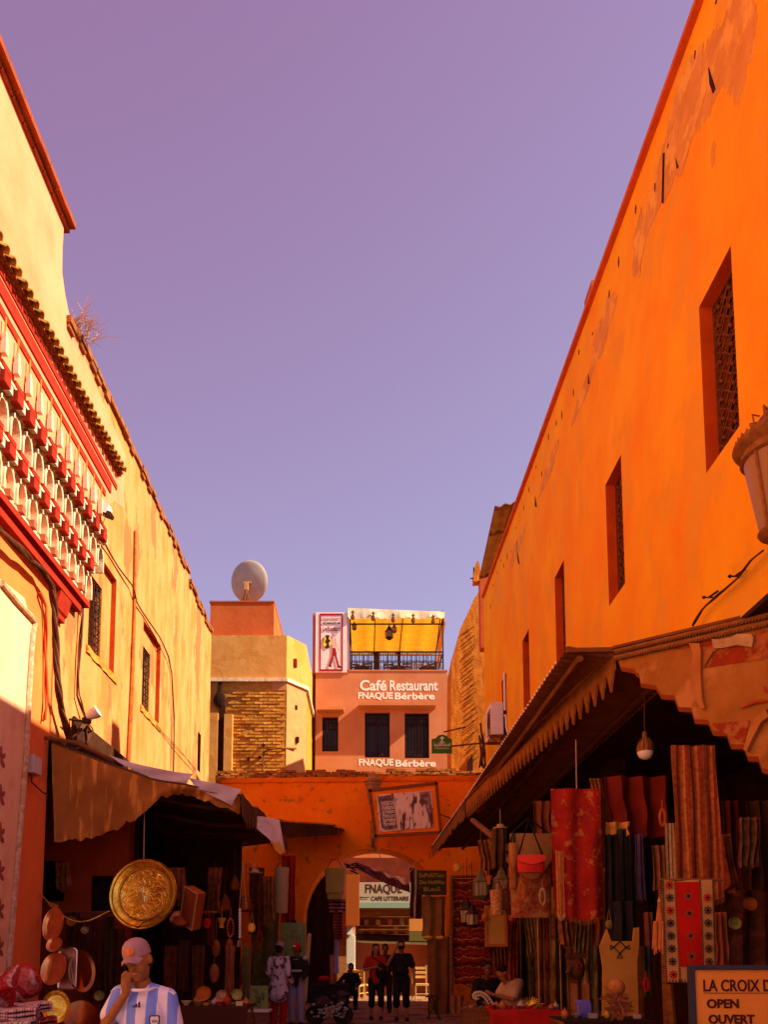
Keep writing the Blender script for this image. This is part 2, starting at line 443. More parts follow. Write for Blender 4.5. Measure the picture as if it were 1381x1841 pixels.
# tile cornice
t_ = MB()
n = 8
for i in range(n+1):
    pass
V = []
for L_, r_ in ((0, .080), (1, .070)):
    for rr in (r_, r_-.016):
        for i in range(9):
            a = math.pi*i/8
            V.append((L_*.22, rr*math.cos(a), rr*math.sin(a)*1.0))
fs = []
for i in range(8):
    fs += [(i, i+1, 9+i+1, 9+i), (18+i, 27+i, 27+i+1, 18+i+1), (i, 18+i, 18+i+1, i+1), (9+i, 9+i+1, 27+i+1, 27+i)]
fs += [(0, 9, 27, 18), (8, 26, 35, 17)]
t_.add(V, fs)
tile_me = t_.mesh('roof_tile', Vector((0,0,0)), [m_tile], True)
_ta, _tb = AX(0,402,XL+.24), AX(222,824,XL+.24)
TZ = lambda y: _ta.z + (_tb.z-_ta.z)*(y-_ta.y)/(_tb.y-_ta.y) + .02
for q in (_ta, _tb): print('tile', q)
y = 3.0; k = 0
while y < 14.0:
    zz = TZ(y)
    piece('roof_tile', tile_me, pb, (XL-.02, y, zz + rnd.uniform(-.008,.008)), (0, R(24)+rnd.uniform(-.05,.05), rnd.uniform(-.06,.06)), (1,1,1)); y += .178
w = MB()
for i in range(62):
    yy = 3.1 + i*.178
    zz = TZ(yy)-.02
    if yy < 14.3: w.box((XL+.05, yy, zz-.03), (.10, .15, .05)); w.box((XL+.03, yy+.05, zz-.07), (.06, .07, .04))
part('cornice_course', w, M('dark cornice brick', (.30,.11,.03), (.2,.06,.015), 6, bump=.4), pb)

# stalactite balcony: two tiers of coved ribs with red blocks
m_grey = M('grey white plaster', (.60,.46,.34), (.50,.36,.25), 8, bump=.2)
def rib_mesh(dep, h):
    r_ = MB(); out = [(0, 0)]
    for i in range(9):
        a = math.pi/2*i/8
        out.append((dep*(1-math.cos(a))*.95 + .04, h*math.sin(a)))
    out += [(dep+.02, h+.02), (0, h+.02)]
    r_.prism([(x, -.055, z) for x, z in out], (0, .11, 0))
    return r_.mesh('arch_rib', Vector((0,0,0)), [m_white])
def niche_mesh(dep, h):
    r_ = MB()
    # coved niche surface between ribs with an arched mouth
    q = [(-.2,0),(-.03,0)] + [(0,0)]
    ins = [(.115*math.cos(a), h*.42 + .115*1.5*math.sin(a)) for a in [math.pi*i/10 for i in range(11)]]
    out = [(.155*math.cos(a), h*.42 + .155*1.5*math.sin(a)) for a in [math.pi*i/10 for i in range(11)]]
    ins = [(.115, 0)] + ins + [(-.115, 0)]; out = [(.155, 0)] + out + [(-.155, 0)]
    for (a, b), (c_, d_) in zip(zip(ins, out), zip(ins[1:], out[1:])):
        r_.prism([(dep*.75, *a), (dep*.75, *c_), (dep*.75, *d_), (dep*.75, *b)], (-dep*.75+.003,0,0))
    return r_.mesh('niche_arch', Vector((0,0,0)), [m_white])
ribs = [(8.16, .19, .48, 12.75), (7.50, .12, .44, 12.45)]
for ti, (z0, dep, h, yend) in enumerate(ribs):
    rm, nm = rib_mesh(dep, h), niche_mesh(dep, h)
    bl = MB(); bl.box((0,0,0), (.10, .17, .15)); blm = bl.mesh('red_block', Vector((0,0,0)), [m_red])
    gb = MB(); gb.box((0,0,0), (.08, .10, .11)); gbm = gb.mesh('white_block', Vector((0,0,0)), [m_grey])
    ed = MB(); ed.box((0,0,0), (.08, .24, .07)); edm = ed.mesh('red_edge_bar', Vector((0,0,0)), [m_red])
    ft = MB(); ft.add([(.04,-.06,0),(.04,.06,0),(-.08,.06,0),(-.08,-.06,0),(-.02,0,.17)], [(0,1,2,3),(0,1,4),(1,2,4),(2,3,4),(3,0,4)])
    ftm = ft.mesh('pyramid_foot', Vector((0,0,0)), [m_white])
    y = 3.25
    while y < yend:
        piece('arch_rib', rm, pb, (XL, y, z0))
        piece('niche_arch', nm, pb, (XL, y+.18, z0))
        piece('red_block', blm, pb, (XL+dep+.03, y, z0+h+.02))
        piece('white_block', gbm, pb, (XL+dep+.0, y+.18, z0+h+.03))
        piece('red_edge_bar', edm, pb, (XL+dep+.01, y+.03, z0+h+.19))
        piece('pyramid_foot', ftm, pb, (XL+dep-.03, y+.2, z0+h+.155))
        y += .363
    w = MB(); w.bb(XL+.001, XL+dep+.04, 3, yend+.05, z0+h+.105, z0+h+.15)
    part('balcony_ledge', w, m_white, pb)
# finials standing on the ledge
fm = MB(); fm.bb(-.035,.035,-.04,.04,0,.16); fm.bb(-.028,.028,-.032,.032,.16,.26); fm.bb(-.018,.018,-.02,.02,.26,.31); fm.k = 1; fm.bb(-.008,.008,-.010,.010,.31,.52)
fmm = fm.mesh('finial', Vector((0,0,0)), [m_grey, M('orange painted spike', (.75,.20,.03), bump=.1)])
for k in range(10): piece('finial', fmm, pb, (XL+.06, 9.72 + .365*k, 9.24))
for k in range(1, 18): piece('finial', fmm, pb, (XL+.06, 9.72 - .365*k, 9.24))
w = MB(); w.prism([(XL+.001, 3, 7.52), (XL+.05, 3, 7.50), (XL+.11, 3, 7.34), (XL+.001, 3, 7.34)], (0, 9.35, 0))
part('white_band', w, m_white, pb)
cb = MB(); cb.box((0,0,0), (.10,.1,.1)); cbm = cb.mesh('band_cube', Vector((0,0,0)), [M('brown red cube', (.36,.10,.05), bump=.1)])
y = 3.4
while y < 12.4: piece('band_cube', cbm, pb, (XL+.09, y, 7.47)); y += .363
for z0, z1, d in ((7.24, 7.335, .15), (7.06, 7.16, .11)):
    w = MB(); w.bb(XL-.02, XL+d, 3, 12.4 if z0 > 7.2 else 12.15, z0, z1); part('red_moulding', w, m_red, pb)
w = MB(); w.prism([(XL+.002, 11.35, 6.76), (XL+.04, 11.35, 6.80), (XL+.10, 11.35, 7.05), (XL+.002, 11.35, 7.05)], (0, .42, 0))
part('red_corbel', w, m_red, pb)
w = MB(); w.bb(XL-.02, XL+.07, 11.35, 11.6, 6.62, 6.70); part('red_corbel', w, m_red, pb)

# ---------------------------------------------------------------- left far building (yellow, flaking)
yb = thing('flaking_building', 'long yellow building with flaking plaster and small barred windows above the left stalls', 'building', (XL, 17, 0))
def ytop(y):
    base = 11.55 + (.12 if 11.5 < y < 20 else -.06)
    return base + .07*noise.noise(Vector((y*1.7, 2, 0))) - .12*max(0, (y-19.5))/3
wins = [(12.78, 14.15, 6.75, 8.6), (15.95, 17.32, 6.75, 8.62), (21.35, 21.75, 6.7, 7.8)]
w = MB(); ub = [11.43 + .25*i for i in range(46)]
wall_holes(w, 'x', XL-.004, 11.425, 22.9, 4.8, ytop, wins, -.45, ub=ub)
o = part('wall', w, m_yel, yb)
w = MB()
for i in range(46):
    y = 11.5 + .25*i
    if y > 22.85: break
    w.box((XL-.19, y, ytop(y)+.02+rnd.uniform(-.02,.02)), (.50+rnd.uniform(-.04,.05), .25, .07+rnd.uniform(0,.05)))
    if rnd.random() < .5: w.box((XL+.02, y, ytop(y)-.06), (.06, .22, .08+rnd.random()*.08))
part('roof_edge', w, M('crumbling roof edge', (.20,.065,.02), (.11,.035,.012), 6, bump=.9), yb, stuff=True)
for (a, b, lo, hi) in wins:
    big = b - a > 1
    w = MB(); reveal(w, 'x', XL-.004, (a, b, lo, hi), -.42)
    fr = part('window', w, m_redrev if big else m_dark, yb)
    if big:
        w = MB(); w.bb(XL-.40, XL-.10, a+.88, b-.003, lo+.003, hi-.003); w.bb(XL-.40, XL-.10, a+.003, a+.88, hi-.42, hi-.003); w.bb(XL-.40, XL-.10, a+.003, a+.88, lo+.003, lo+.10)
        part('plaster_infill', w, m_yel, fr)
    w = MB(); w.bb(XL-.6, XL-.432, a, b, lo, hi); part('pane', w, m_dark, fr)
    w = MB(); e_ = a+.88 if big else b
    for i in range(6):
        y = a + .05 + (e_-a-.08)*i/5; w.tube([(XL-.13, y, lo+.1), (XL-.13, y, hi-.42 if big else hi)], .012, 6)
    for i in range(9):
        z = lo+.15 + (hi-lo-.62)*i/8; w.tube([(XL-.125, a+.02, z), (XL-.125, e_, z)], .011, 6)
    part('grille', w, m_iron, fr)
for sgn in ((12.7, 14.3, 6.62, .10), (15.85, 17.45, 6.62, .08)):
    w = MB(); w.grid(lambda u, v: Vector((XL+.02+.03*noise.noise(Vector((u*9, v*3, 0))), sgn[0]+(sgn[1]-sgn[0])*u, sgn[2]+.13*v+.03*noise.noise(Vector((u*6,1,0))))), 14, 2, (-.05,0,0))
    part('broken_sill', w, m_mortar, yb)
# interior mass behind so nothing shows through
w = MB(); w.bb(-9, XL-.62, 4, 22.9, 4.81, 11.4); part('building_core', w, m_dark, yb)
w = MB(); w.bb(XL-.45, XL-.02, 22.905, 23.0, 4.35, 11.3); part('end_return', w, m_yel, yb)

# ---------------------------------------------------------------- brick tower behind the arch wall
tw = thing('brick_tower', 'low square brick tower with cut corner, tan parapet and terracotta top storey', 'tower', (-3.9, 27, 0))
fx0 = -7.0; fp = A(515, 1212, 26); cp = A(550, 1222, 26.85)
def plan(o_):   # front left, front right, chamfer end, back
    return [(fx0, 26-o_), (fp.x + o_*.4, 26-o_), (cp.x+o_, 26.85-o_*.4), (cp.x+o_, 30), (fx0, 30)]
zt0 = 10.9; ztt = A(450,1142,26).z
w = MB(); w.prism([(x, y, 0) for x, y in plan(0)], (0,0,zt0)); part('core_wall', w, m_mortar, tw)
w = MB(); w.prism([(x, y, zt0+.12) for x, y in plan(0)], (0,0,ztt-zt0-.12)); part('parapet', w, m_tan, tw)
w = MB(); w.prism([(x, y, zt0) for x, y in plan(.10)], (0,0,.12)); part('string_course', w, m_white, tw)
ut = A(440, 1092, 27).z
w = MB(); w.bb(A(382,1100,27).x, A(495,1100,27).x, 26.6, 29.5, ztt-.3, ut)
part('top_room', w, m_terra, tw)
w = MB(); w.bb(A(380,1100,27).x, A(496,1100,27).x, 26.57, 29.52, ut, ut+.05); part('top_room_lip', w, m_terra, tw)
# chamfer face plastered skin
d_ = Vector((cp.x - fp.x, .85, 0)); nrm = Vector((d_.y, -d_.x, 0)).normalized()
w = MB(); a = Vector((fp.x, 26, 0)); b = Vector((cp.x, 26.85, 0))
w.prism([a + nrm*.02 + Vector((0,0,4)), b + nrm*.02 + Vector((0,0,4)), b + nrm*.02 + Vector((0,0,zt0)), a + nrm*.02 + Vector((0,0,zt0))], nrm*-.1)
w.bb(fp.x-.5, fp.x-.001, 25.97, 26.01, zt0-.3, zt0-.001)
part('corner_render', w, M('pale lime render', (.50,.23,.085), (.43,.185,.06), 3, bump=.7), tw)
w = MB()
for (px, py, s1) in ((532, 1272, .08), (535, 1330, .12)):
    c = A(px, py, 26.4); w.box(c, (.1, .12, s1*1.6))
part('putlog_hole', w, m_dark, tw)
w = MB(); c = A(531,1192,26.35); w.box(c, (.12,.16,.26)); part('vent_hole', w, m_red, tw)
# bricks, each its own piece
bmesh_list = []
for k in range(4):
    bb_ = MB(); bb_.box((0,0,0), (.285-.012*k, .12, .068))
    me = bb_.mesh('brick', Vector((0,0,0)), [m_brick])
    for v in me.vertices: v.co += Vector((rnd.uniform(-.008,.008), rnd.uniform(-.008,.008), rnd.uniform(-.008,.008)))
    bmesh_list.append(me)
xl = -4.62; zr = 7.35; row = 0; nb = 0
while zr < zt0-.34:
    x = xl + (.15 if row % 2 else 0)
    while x < fp.x - .12:
        hole = x < -3.9 and zr > 8.0
        dz = .03 if not hole else .045
        if not (hole and rnd.random() < .12) and nb < 300:
            yo = rnd.uniform(-.018, .014) + (rnd.uniform(.0,.04) if hole else 0)
            piece('brick', bmesh_list[rnd.randrange(4)], tw, (x, 26.0 + yo + (0 if hole else .036), zr), (rnd.uniform(-.03,.03), rnd.uniform(-.02,.02), rnd.uniform(-.02,.02)), (1,1,.72 if hole else 1)); nb += 1
        x += .305
    zr += .117; row += 1
w = MB()
for px in (386, 412):
    a = A(px, 1250, 25.9); w.bb(a.x-.18 if px < 400 else a.x-.14, a.x+.14, 25.78, 26.01, 4, A(px, 1287 if px > 400 else 1285, 26).z)
part('brick_pier', w, m_tan, tw)
w = MB(); a = A(398,1300,25.9); w.bb(a.x-.1, a.x+.12, 25.9, 25.97, 4, A(398,1262,26).z); w.ball(A(395,1258,25.9), (.22,.06,.28), 10, 8)
w.prism([A(392,1225,25.93), A(398,1225,25.93), A(397,1240,25.93), A(404,1262,25.93), A(388,1262,25.93)], (0,.04,0))
part('dark_crack', w, m_dark, tw)
w = MB(); w.tube([A(532,1346,26.3), A(505,1345,25.85), A(485,1347,25.8), A(474,1352,25.85), A(472,1385,25.9)], .035, 6); part('stub_pipe', w, m_rust, tw)
w = MB()
for px, py in ((474,1340),(447,1365),(467,1362)): w.box(A(px,py,25.97), (.09,.12,.08))
part('putlog_hole', w, m_dark, tw)

# ---------------------------------------------------------------- satellite dish
dc = A(445, 1044, 27.4); db = A(441, 1090, 27.4)
sd_ = thing('satellite_dish', 'large grey satellite dish on a short lattice stand on top of the tower', 'satellite dish', (db.x, 27.4, ut+.05))
w = MB(); prof = [(0.0, 0.0)] + [(.70*i/8, .15*(i/8)**2) for i in range(1, 9)] + [(.72, .16), (.70, .13)] + [(.70*i/8, .15*(i/8)**2-.02) for i in range(7, 0, -1)] + [(0.0, -.02)]
rt = (Matrix.Rotation(R(-14), 3, 'Z') @ Matrix.Rotation(R(-77), 3, 'X'))
w.lathe(prof, dc, 32, rt, 1.0, 1.06)
part('reflector', w, M('dusty dish grey', (.40,.32,.26), (.34,.26,.20), 3, bump=.05, rough=.6), sd_, smooth=True)
w = MB(); w.tube([db+Vector((0,0,-.2)), dc+Vector((-.03,-.12,-.25))], .045, 8)
for dx in (-.22, .22): w.tube([(db.x+dx, 27.35, ut+.04), dc+Vector((-.02,-.15,-.45))], .025, 6)
w.tube([(db.x-.0, 27.0, ut+.04), dc+Vector((0,-.15,-.3))], .025, 6)
part('stand', w, m_rust, sd_)
w = MB(); w.box(dc+Vector((-.02,-.14,-.28)), (.14,.12,.3)); w.box(dc+Vector((0,-.1,-.12)), (.28,.06,.05)); part('mount_bracket', w, m_woodl, sd_)

# ---------------------------------------------------------------- café building
YC = 30.0
S = lambda px, py, dy=0: A(px, py, YC + dy)
cb_ = thing('cafe_building', 'salmon three storey cafe building with roof terrace and painted white lettering', 'building', (.6, YC, 0))
x0, x1 = S(567,1300).x, S(806,1300).x
zt = S(680,1207).z
cw = [(S(579,1350).x, S(608,1350).x, S(590,1351).z, S(590,1289).z), (S(656,1350).x, S(701,1350).x, S(680,1362).z, S(680,1281).z), (S(728,1350).x, S(772,1350).x, S(750,1363).z, S(750,1282).z)]
w = MB(); wall_holes(w, 'y', YC, x0, x1, 5.3, zt, cw, .25)
part('wall', w, m_cafe, cb_)
w = MB(); w.bb(x0+.01, x1-.01, YC+.5, YC+6, 0, zt-.3); part('building_core', w, m_cafe, cb_)
w = MB(); xe = S(553,1300,.6).x; w.bb(xe-1.5, x0-.002, YC+.6, YC+6, 4, S(560,1200).z); part('side_wing', w, m_terra, cb_)
for i, (a, b, lo, hi) in enumerate(cw):
    w = MB(); reveal(w, 'y', YC, (a, b, lo, hi), .2); fr = part('window', w, m_cafe, cb_)
    w = MB(); w.bb(a, b, YC+.2, YC+.24, lo, hi); part('pane', w, m_glassd, fr)
    w = MB(); t = .045
    w.bb(a, a+t, YC+.12, YC+.19, lo, hi); w.bb(b-t, b, YC+.12, YC+.19, lo, hi); w.bb(a+t, b-t, YC+.12, YC+.19, hi-t, hi); w.bb(a+t, b-t, YC+.12, YC+.19, lo, lo+t)
    w.bb((a+b)/2-.02, (a+b)/2+.02, YC+.13, YC+.18, lo+t, hi-t); w.bb(a+t, (a+b)/2-.02, YC+.13, YC+.18, hi-.45, hi-.41); w.bb((a+b)/2+.02, b-t, YC+.13, YC+.18, hi-.45, hi-.41)
    part('frame', w, M('dark stained joinery', (.05,.016,.008), bump=.1), fr)
    w = MB(); nb_ = 5 if i == 0 else 8
    for k in range(nb_):
        x = a + .06 + (b-a-.12)*k/(nb_-1)
        w.tube([(x, YC+.06, lo+.02), (x, YC+.06, hi-.02)], .011, 5)
    for z in (lo+.25, lo+.8*(hi-lo), hi-.15): w.tube([(a, YC+.055, z), (b, YC+.055, z)], .012, 5)
    for k in range(nb_-1):
        x = a + .06 + (b-a-.12)*(k+.5)/(nb_-1); rr = (b-a-.12)/(nb_-1)/2
        w.tube([(x + rr*math.cos(t2), YC+.05, lo+.8*(hi-lo)-rr*.2+rr*1.6*math.sin(t2)) for t2 in [math.pi*j/6 for j in range(7)]], .008, 4)
        w.tube([(x + rr*.8*math.cos(t2), YC+.05, lo+.12+rr*.8*math.sin(t2)) for t2 in [2*math.pi*j/8 for j in range(9)]], .007, 4)
    part('grille', w, m_iron, fr)
# projecting hoods
a, b = S(571,1280), S(619,1280); zz = S(590,1277).z
w = MB(); w.bb(a.x, b.x, YC-.42, YC-.001, zz-.10, zz+.04); part('window_hood', w, m_cafe, cb_)
a, b = S(645,1275), S(783,1275); zz = S(700,1270).z
w = MB(); w.bb(a.x, b.x, YC-.45, YC-.001, zz-.10, zz+.05); part('window_hood', w, m_cafe, cb_)
# painted lettering
p0 = S(647,1241); text(cb_, "Café", .58, m_whitep, (p0.x, YC-.005, p0.z), width=S(692,0).x-p0.x, bold=.014)
p0 = S(701,1241); text(cb_, "Restaurant", .58, m_whitep, (p0.x, YC-.005, p0.z), width=S(776,0).x-p0.x, bold=.012)
p0 = S(644,1256); text(cb_, "FNAQUE", .36, m_whitep, (p0.x, YC-.005, p0.z), width=S(702,0).x-p0.x, bold=.010)
p0 = S(710,1257); text(cb_, "Bérbère", .37, m_whitep, (p0.x, YC-.005, p0.z), width=S(771,0).x-p0.x, bold=.010)
p0 = S(645,1376); text(cb_, "FNAQUE", .36, m_whitep, (p0.x, YC-.005, p0.z), width=S(703,0).x-p0.x, bold=.010)
p0 = S(711,1378); text(cb_, "Bérbère", .37, m_whitep, (p0.x, YC-.005, p0.z), width=S(772,0).x-p0.x, bold=.010)
w = MB(); w.bb(x0, x1, YC-.02, YC+.24, zt+.001, zt+.06); part('terrace_lip', w, m_cafe, cb_)
w = MB(); w.bb(x0+.01, x1-.01, YC+.25, YC+6, zt-.29, zt-.2); part('terrace_floor', w, m_terra, cb_)
# terrace frame and railing
zr0, zr1 = zt+.06, S(700,1170).z
xa, xb = S(629,1150).x, S(797,1150).x
w = MB()
ztop = S(700,1096).z
for x in (xa, xb):
    for yy in (YC+.12, YC+3.4): w.tube([(x, yy, zr0), (x, yy, ztop)], .035, 6)
w.tube([(xb-.35, YC+.3, zr0), (xb-.1, YC+.12, ztop-.3)], .02, 5)
for z in (ztop-.55, zr1): w.tube([(xa, YC+.12, z), (xb, YC+.12, z)], .03, 6)
w.tube([(xb, YC+.12, zr1), (xb, YC+3.4, zr1)], .03, 6)
part('terrace_posts', w, m_iron, cb_)
rail = MB()
for k in range(40):
    x = xa + (xb-xa)*k/39; rail.tube([(x, YC+.12, zr0), (x, YC+.12, zr1)], .011 if k % 4 else .02, 4)
for z in (zr0+.12, zr0+.45*(zr1-zr0), zr1-.14): rail.tube([(xa, YC+.12, z), (xb, YC+.12, z)], .014, 4)
for k in range(13):
    x = xa + (xb-xa)*(k+.5)/13; rail.tube([(x+.13*math.cos(q), YC+.11, zr0+.3+.13*math.sin(q)) for q in [2*math.pi*j/10 for j in range(11)]], .009, 4)
part('railing', rail, m_iron, cb_)
rail = MB(); zb0, zb1 = zr0, A(700,1172,YC+3.4).z
for k in range(22):
    x = xa + (xb-xa)*k/21; rail.tube([(x, YC+3.4, zb0), (x, YC+3.4, zb1)], .014 if k % 3 else .03, 4)
for q in (.0,.35,.6,.8,1.0): rail.tube([(xa, YC+3.4, zb0+(zb1-zb0)*q), (xb, YC+3.4, zb0+(zb1-zb0)*q)], .018, 4)
rail.bb(xa+1.0, xa+1.25, YC+3.3, YC+3.4, zb0, zb1); rail.bb(xb-1.7, xb-1.55, YC+3.3, YC+3.4, zb0, zb1)
part('rear_railing', rail, m_iron, cb_, stuff=True)
rail = MB(); rail.grid(lambda u, v: Vector((xa+(xb-xa)*u, YC+3.35, zb1+.12-.26*v-.03*abs(math.sin(u*25))*v)), 50, 2, (0,.02,0)); part('rear_valance', rail, M('cream canvas', (.60,.42,.20), (.44,.28,.12), 5, bump=.3), cb_)
# canopy (a thing of its own)
cn = thing('terrace_canopy', 'yellow canvas canopy with scalloped cream valance over the cafe terrace', 'canopy', ((xa+xb)/2, YC+.1, zr1))
m_cny = M('yellow canvas', (.66,.30,.014), (.58,.24,.01), 3, bump=.05, trans=.5)
m_val = M('valance canvas', (.80,.66,.42), (.66,.50,.30), 5, bump=.3, trans=.2)
zf, zbk = S(700,1112).z, S(700,1112).z - 1.15
w = MB()
w.grid(lambda u, v: Vector((xa-.05+(xb-xa+.1)*u, YC+.0+3.3*v, zf+.12-(.10)*v - .05*math.sin(math.pi*((u*5)%1)))), 30, 6)
part('roof_canvas', w, m_cny, cn, smooth=True)
w = MB()
def _val(u, v):
    sc = .07*abs(math.sin(u*math.pi*13))
    x = xa-.08+(xb-xa+.14)*u
    zt_ = S(628,1094).z + (S(798,1101).z - S(628,1094).z)*u
    return Vector((x, YC-.06+.05*math.sin(u*19)*v - .1*v, zt_ + (zf-.02-sc - zt_)*v + .0*u))
w.grid(_val, 78, 5, (0, .012, 0))
part('valance', w, m_val, cn, smooth=True)
w = MB(); w.grid(lambda u, v: Vector((xb+.06+.03*math.sin(v*8), YC+3.2*u, (zf+.15-.1*u) - (.95*v)*(.35+.65*u))), 8, 6, (.012,0,0))
part('side_curtain', w, m_cny, cn, smooth=True)
w = MB()
for k in range(4):
    x = xa + (xb-xa)*k/3 if k in (0,3) else xa+(xb-xa)*(.27 if k == 1 else .57)
    w.tube([(x, YC+.05, zf+.06), (x, YC+3.3, zf-.03)], .022, 5)
w.tube([(xa, YC+3.3, zf-.05), (xb, YC+3.3, zf-.05)], .03, 5)
part('canopy_beam', w, m_rust, cn)
orn = MB(); orn.ball((0,0,0), (.085,.02,.11), 10, 8); orn.prism([(-.05,-.02,.09),(.05,-.02,.09),(.02,-.02,.17),(.07,-.02,.2),(0,-.02,.3),(-.07,-.02,.2),(-.02,-.02,.17)], (0,.03,0))
om = orn.mesh('applique_vase', Vector((0,0,0)), [M('brown applique', (.12,.035,.012), bump=.1)])
for px, py in ((634,1110),(671,1112),(707,1115),(743,1116),(779,1118)): piece('applique_vase', om, cn, A(px, py, YC-.2))
# lanterns hanging under the canopy
def lantern(name, label, pos, h, mat, group=None, seg=6, glass=None, chain=.3):
    """hexagonal pierced lantern hanging by a chain; pos = bottom centre"""
    t = thing(name, label, 'lantern', pos, group); x, y, z = pos; r_ = h*.26
    w = MB(); w.lathe([(r_*.5, 0), (r_*.75, h*.06), (r_, h*.10), (r_*1.02, h*.13)], pos, seg); w.lathe([(r_*1.1, h*.55), (r_*1.12, h*.58), (r_*.7, h*.68), (r_*.6, h*.72), (r_*.55, h*.8), (r_*.2, h*.92), (r_*.12, h)], pos, seg)
    for k in range(seg):
        a = 2*math.pi*k/seg; w.tube([(x+r_*math.cos(a), y+r_*math.sin(a), z+h*.12), (x+r_*1.05*math.cos(a), y+r_*1.05*math.sin(a), z+h*.56)], h*.018, 4)
        a2 = a + math.pi/seg
        w.tube([(x+r_*.93*math.cos(a2), y+r_*.93*math.sin(a2), z+h*.13), (x+r_*.98*math.cos(a2), y+r_*.98*math.sin(a2), z+h*.55)], h*.009, 4)
    part('cage', w, mat, t)
    w = MB(); w.lathe([(r_*.82, h*.12), (r_*.9, h*.55)], pos, seg); part('glass', w, glass or M('amber glass', (.30,.12,.03), rough=.2, bump=0, spec=.5), t)
    if chain:
        w = MB(); n_ = max(2, int(chain/.05))
        w.tube([(x, y, z+h), (x, y, z+h+chain)], h*.012, 4); part('chain', w, mat, t)
    return t
p = S(700,1150,.3); lantern('hanging_lantern', 'large iron lantern hanging in the middle of the cafe terrace', (p.x, p.y, p.z), .62, m_iron, 'lanterns of the cafe terrace', chain=.62)
p = S(637,1133,.2); lantern('hanging_lantern', 'slim lantern at the left post of the cafe terrace', (p.x, p.y, p.z), .36, m_rust, 'lanterns of the cafe terrace', chain=.2)
p = S(709,1138,.1); lantern('hanging_lantern', 'small slim lantern just right of the big terrace lantern', (p.x, p.y, p.z), .38, m_rust, 'lanterns of the cafe terrace', chain=.2)
# terrace furniture
def rail_chair(pos, rz, label, group='chairs on the cafe terrace', mat=None, s=1.0):
    t = thing('cafe_chair', label, 'chair', pos, group); mt = mat or m_wood
    rm_ = Matrix.Rotation(rz, 3, 'Z'); P_ = lambda x, y, z: Vector(pos) + rm_ @ Vector((x*s, y*s, z*s))
    w = MB(); w.box(P_(0,0,.45), (.42*s,.42*s,.05*s), rm_); part('seat', w, mt, t)
    w = MB()
    for k in range(3): w.box(P_(0,.2,.65+.12*k), (.40*s,.03*s,.07*s), rm_)
    part('backrest', w, mt, t)
    for dx in (-.19,.19):
        for dy in (-.19,.2):
            w = MB(); w.tube([P_(dx,dy,0), P_(dx,dy,.97 if dy > 0 else .43)], .022*s, 5); part('leg', w, mt, t)
    w = MB(); w.tube([P_(-.19,-.19,.2), P_(.19,-.19,.2)], .014*s, 5); w.tube([P_(-.19,-.19,.2), P_(-.19,.2,.2)], .014*s, 5); w.tube([P_(.19,-.19,.2), P_(.19,.2,.2)], .014*s, 5)
    part('stretcher', w, mt, t)
    return t
zf_ = zt-.2
for i, (px, rz) in enumerate(((640,.2), (662,3.0), (698,-.2), (733,3.1), (756,.3), (781,2.7))):
    p = S(px, 1200, .9+.3*(i%2))
    rail_chair((p.x, p.y, zf_), rz, ['wooden chair at the left end of the cafe terrace', 'wooden chair second from the left on the cafe terrace', 'wooden chair under the big terrace lantern', 'wooden chair right of the middle of the cafe terrace', 'wooden chair beside the right terrace table', 'wooden chair at the right end of the cafe terrace'][i])
for i, px in enumerate((651, 715, 769)):
    p = S(px, 1200, 1.1); t = thing('terrace_table', ['round table at the left of the cafe terrace', 'round table in the middle of the cafe terrace', 'round table at the right of the cafe terrace'][i], 'table', (p.x, p.y, zf_), 'tables on the cafe terrace')
    w = MB(); w.lathe([(.34,.72),(.34,.75)], (p.x,p.y,zf_), 16); part('tabletop', w, m_wood, t)
    w = MB(); w.lathe([(.2,0),(.2,.02),(.03,.05),(.03,.72)], (p.x,p.y,zf_), 10); part('pedestal', w, m_iron, t)
# banner
p00, p11 = S(567,1211), S(624,1103)
bn = thing('advert_banner', 'tall white banner with red border and walking man beside the cafe terrace', 'banner', ((p00.x+p11.x)/2, YC-.05, p00.z))
wx = p11.x-p00.x; hz = p11.z-p00.z
B_ = lambda u, v, d=0: Vector((p00.x+wx*u, YC-.06-d, p00.z+.03+hz*v))
w = MB(); w.box(B_(.5,.5,-.03), (wx, .05, hz)); part('sheet', w, M('banner vinyl', (.80,.68,.60), (.70,.58,.50), 2, bump=.1), bn)
w = MB(); tt = .05
for (u0,u1,v0,v1) in ((.13,.87,.975-.03,.975),(.13,.87,.02,.05),(.13,.17,.05,.945),(.83,.87,.05,.945)):
    a, b = B_(u0,v0), B_(u1,v1); w.bb(a.x,b.x,YC-.068,YC-.06,a.z,b.z)
part('red_border', w, m_red_cloth, bn)
m_gr = M('faded red print', (.55,.22,.16), bump=0)
for s_t, u, v, sz, wd, mt in (("Fnaque Berbère", .22, .875, .13, .56, m_gr), ("RECOMMANDÉE PAR", .22, .80, .10, .56, m_ink), ("Le Routard", .22, .685, .26, .58, M('maroon print', (.16,.03,.03), bump=0))):
    q = B_(u, v, .01); text(bn, s_t, sz, mt, q, width=wx*wd, bold=.004, ext=.002)
w = MB()
c = B_(.37,.50,.012); w.lathe([(.19,0),(.19,.006)], c, 24, Matrix.Rotation(R(90),3,'X'), 1, 1.25); part('globe_print', w, M('yellow print', (.80,.60,.05), bump=0), bn)
w = MB()
for pts in ([(.31,.61),(.44,.615),(.42,.55),(.48,.52),(.42,.48),(.45,.42),(.36,.385),(.30,.42),(.37,.46),(.30,.5),(.35,.55)], [(.25,.55),(.28,.58),(.27,.50),(.24,.47)]):
    w.prism([B_(u,v,.022) for u, v in pts], (0,.006,0))
w.lathe([(.20,-.006),(.20,-.002),(.185,-.002),(.185,-.006)], c, 24, Matrix.Rotation(R(90),3,'X'), 1, 1.25)
part('globe_land_print', w, m_ink, bn)
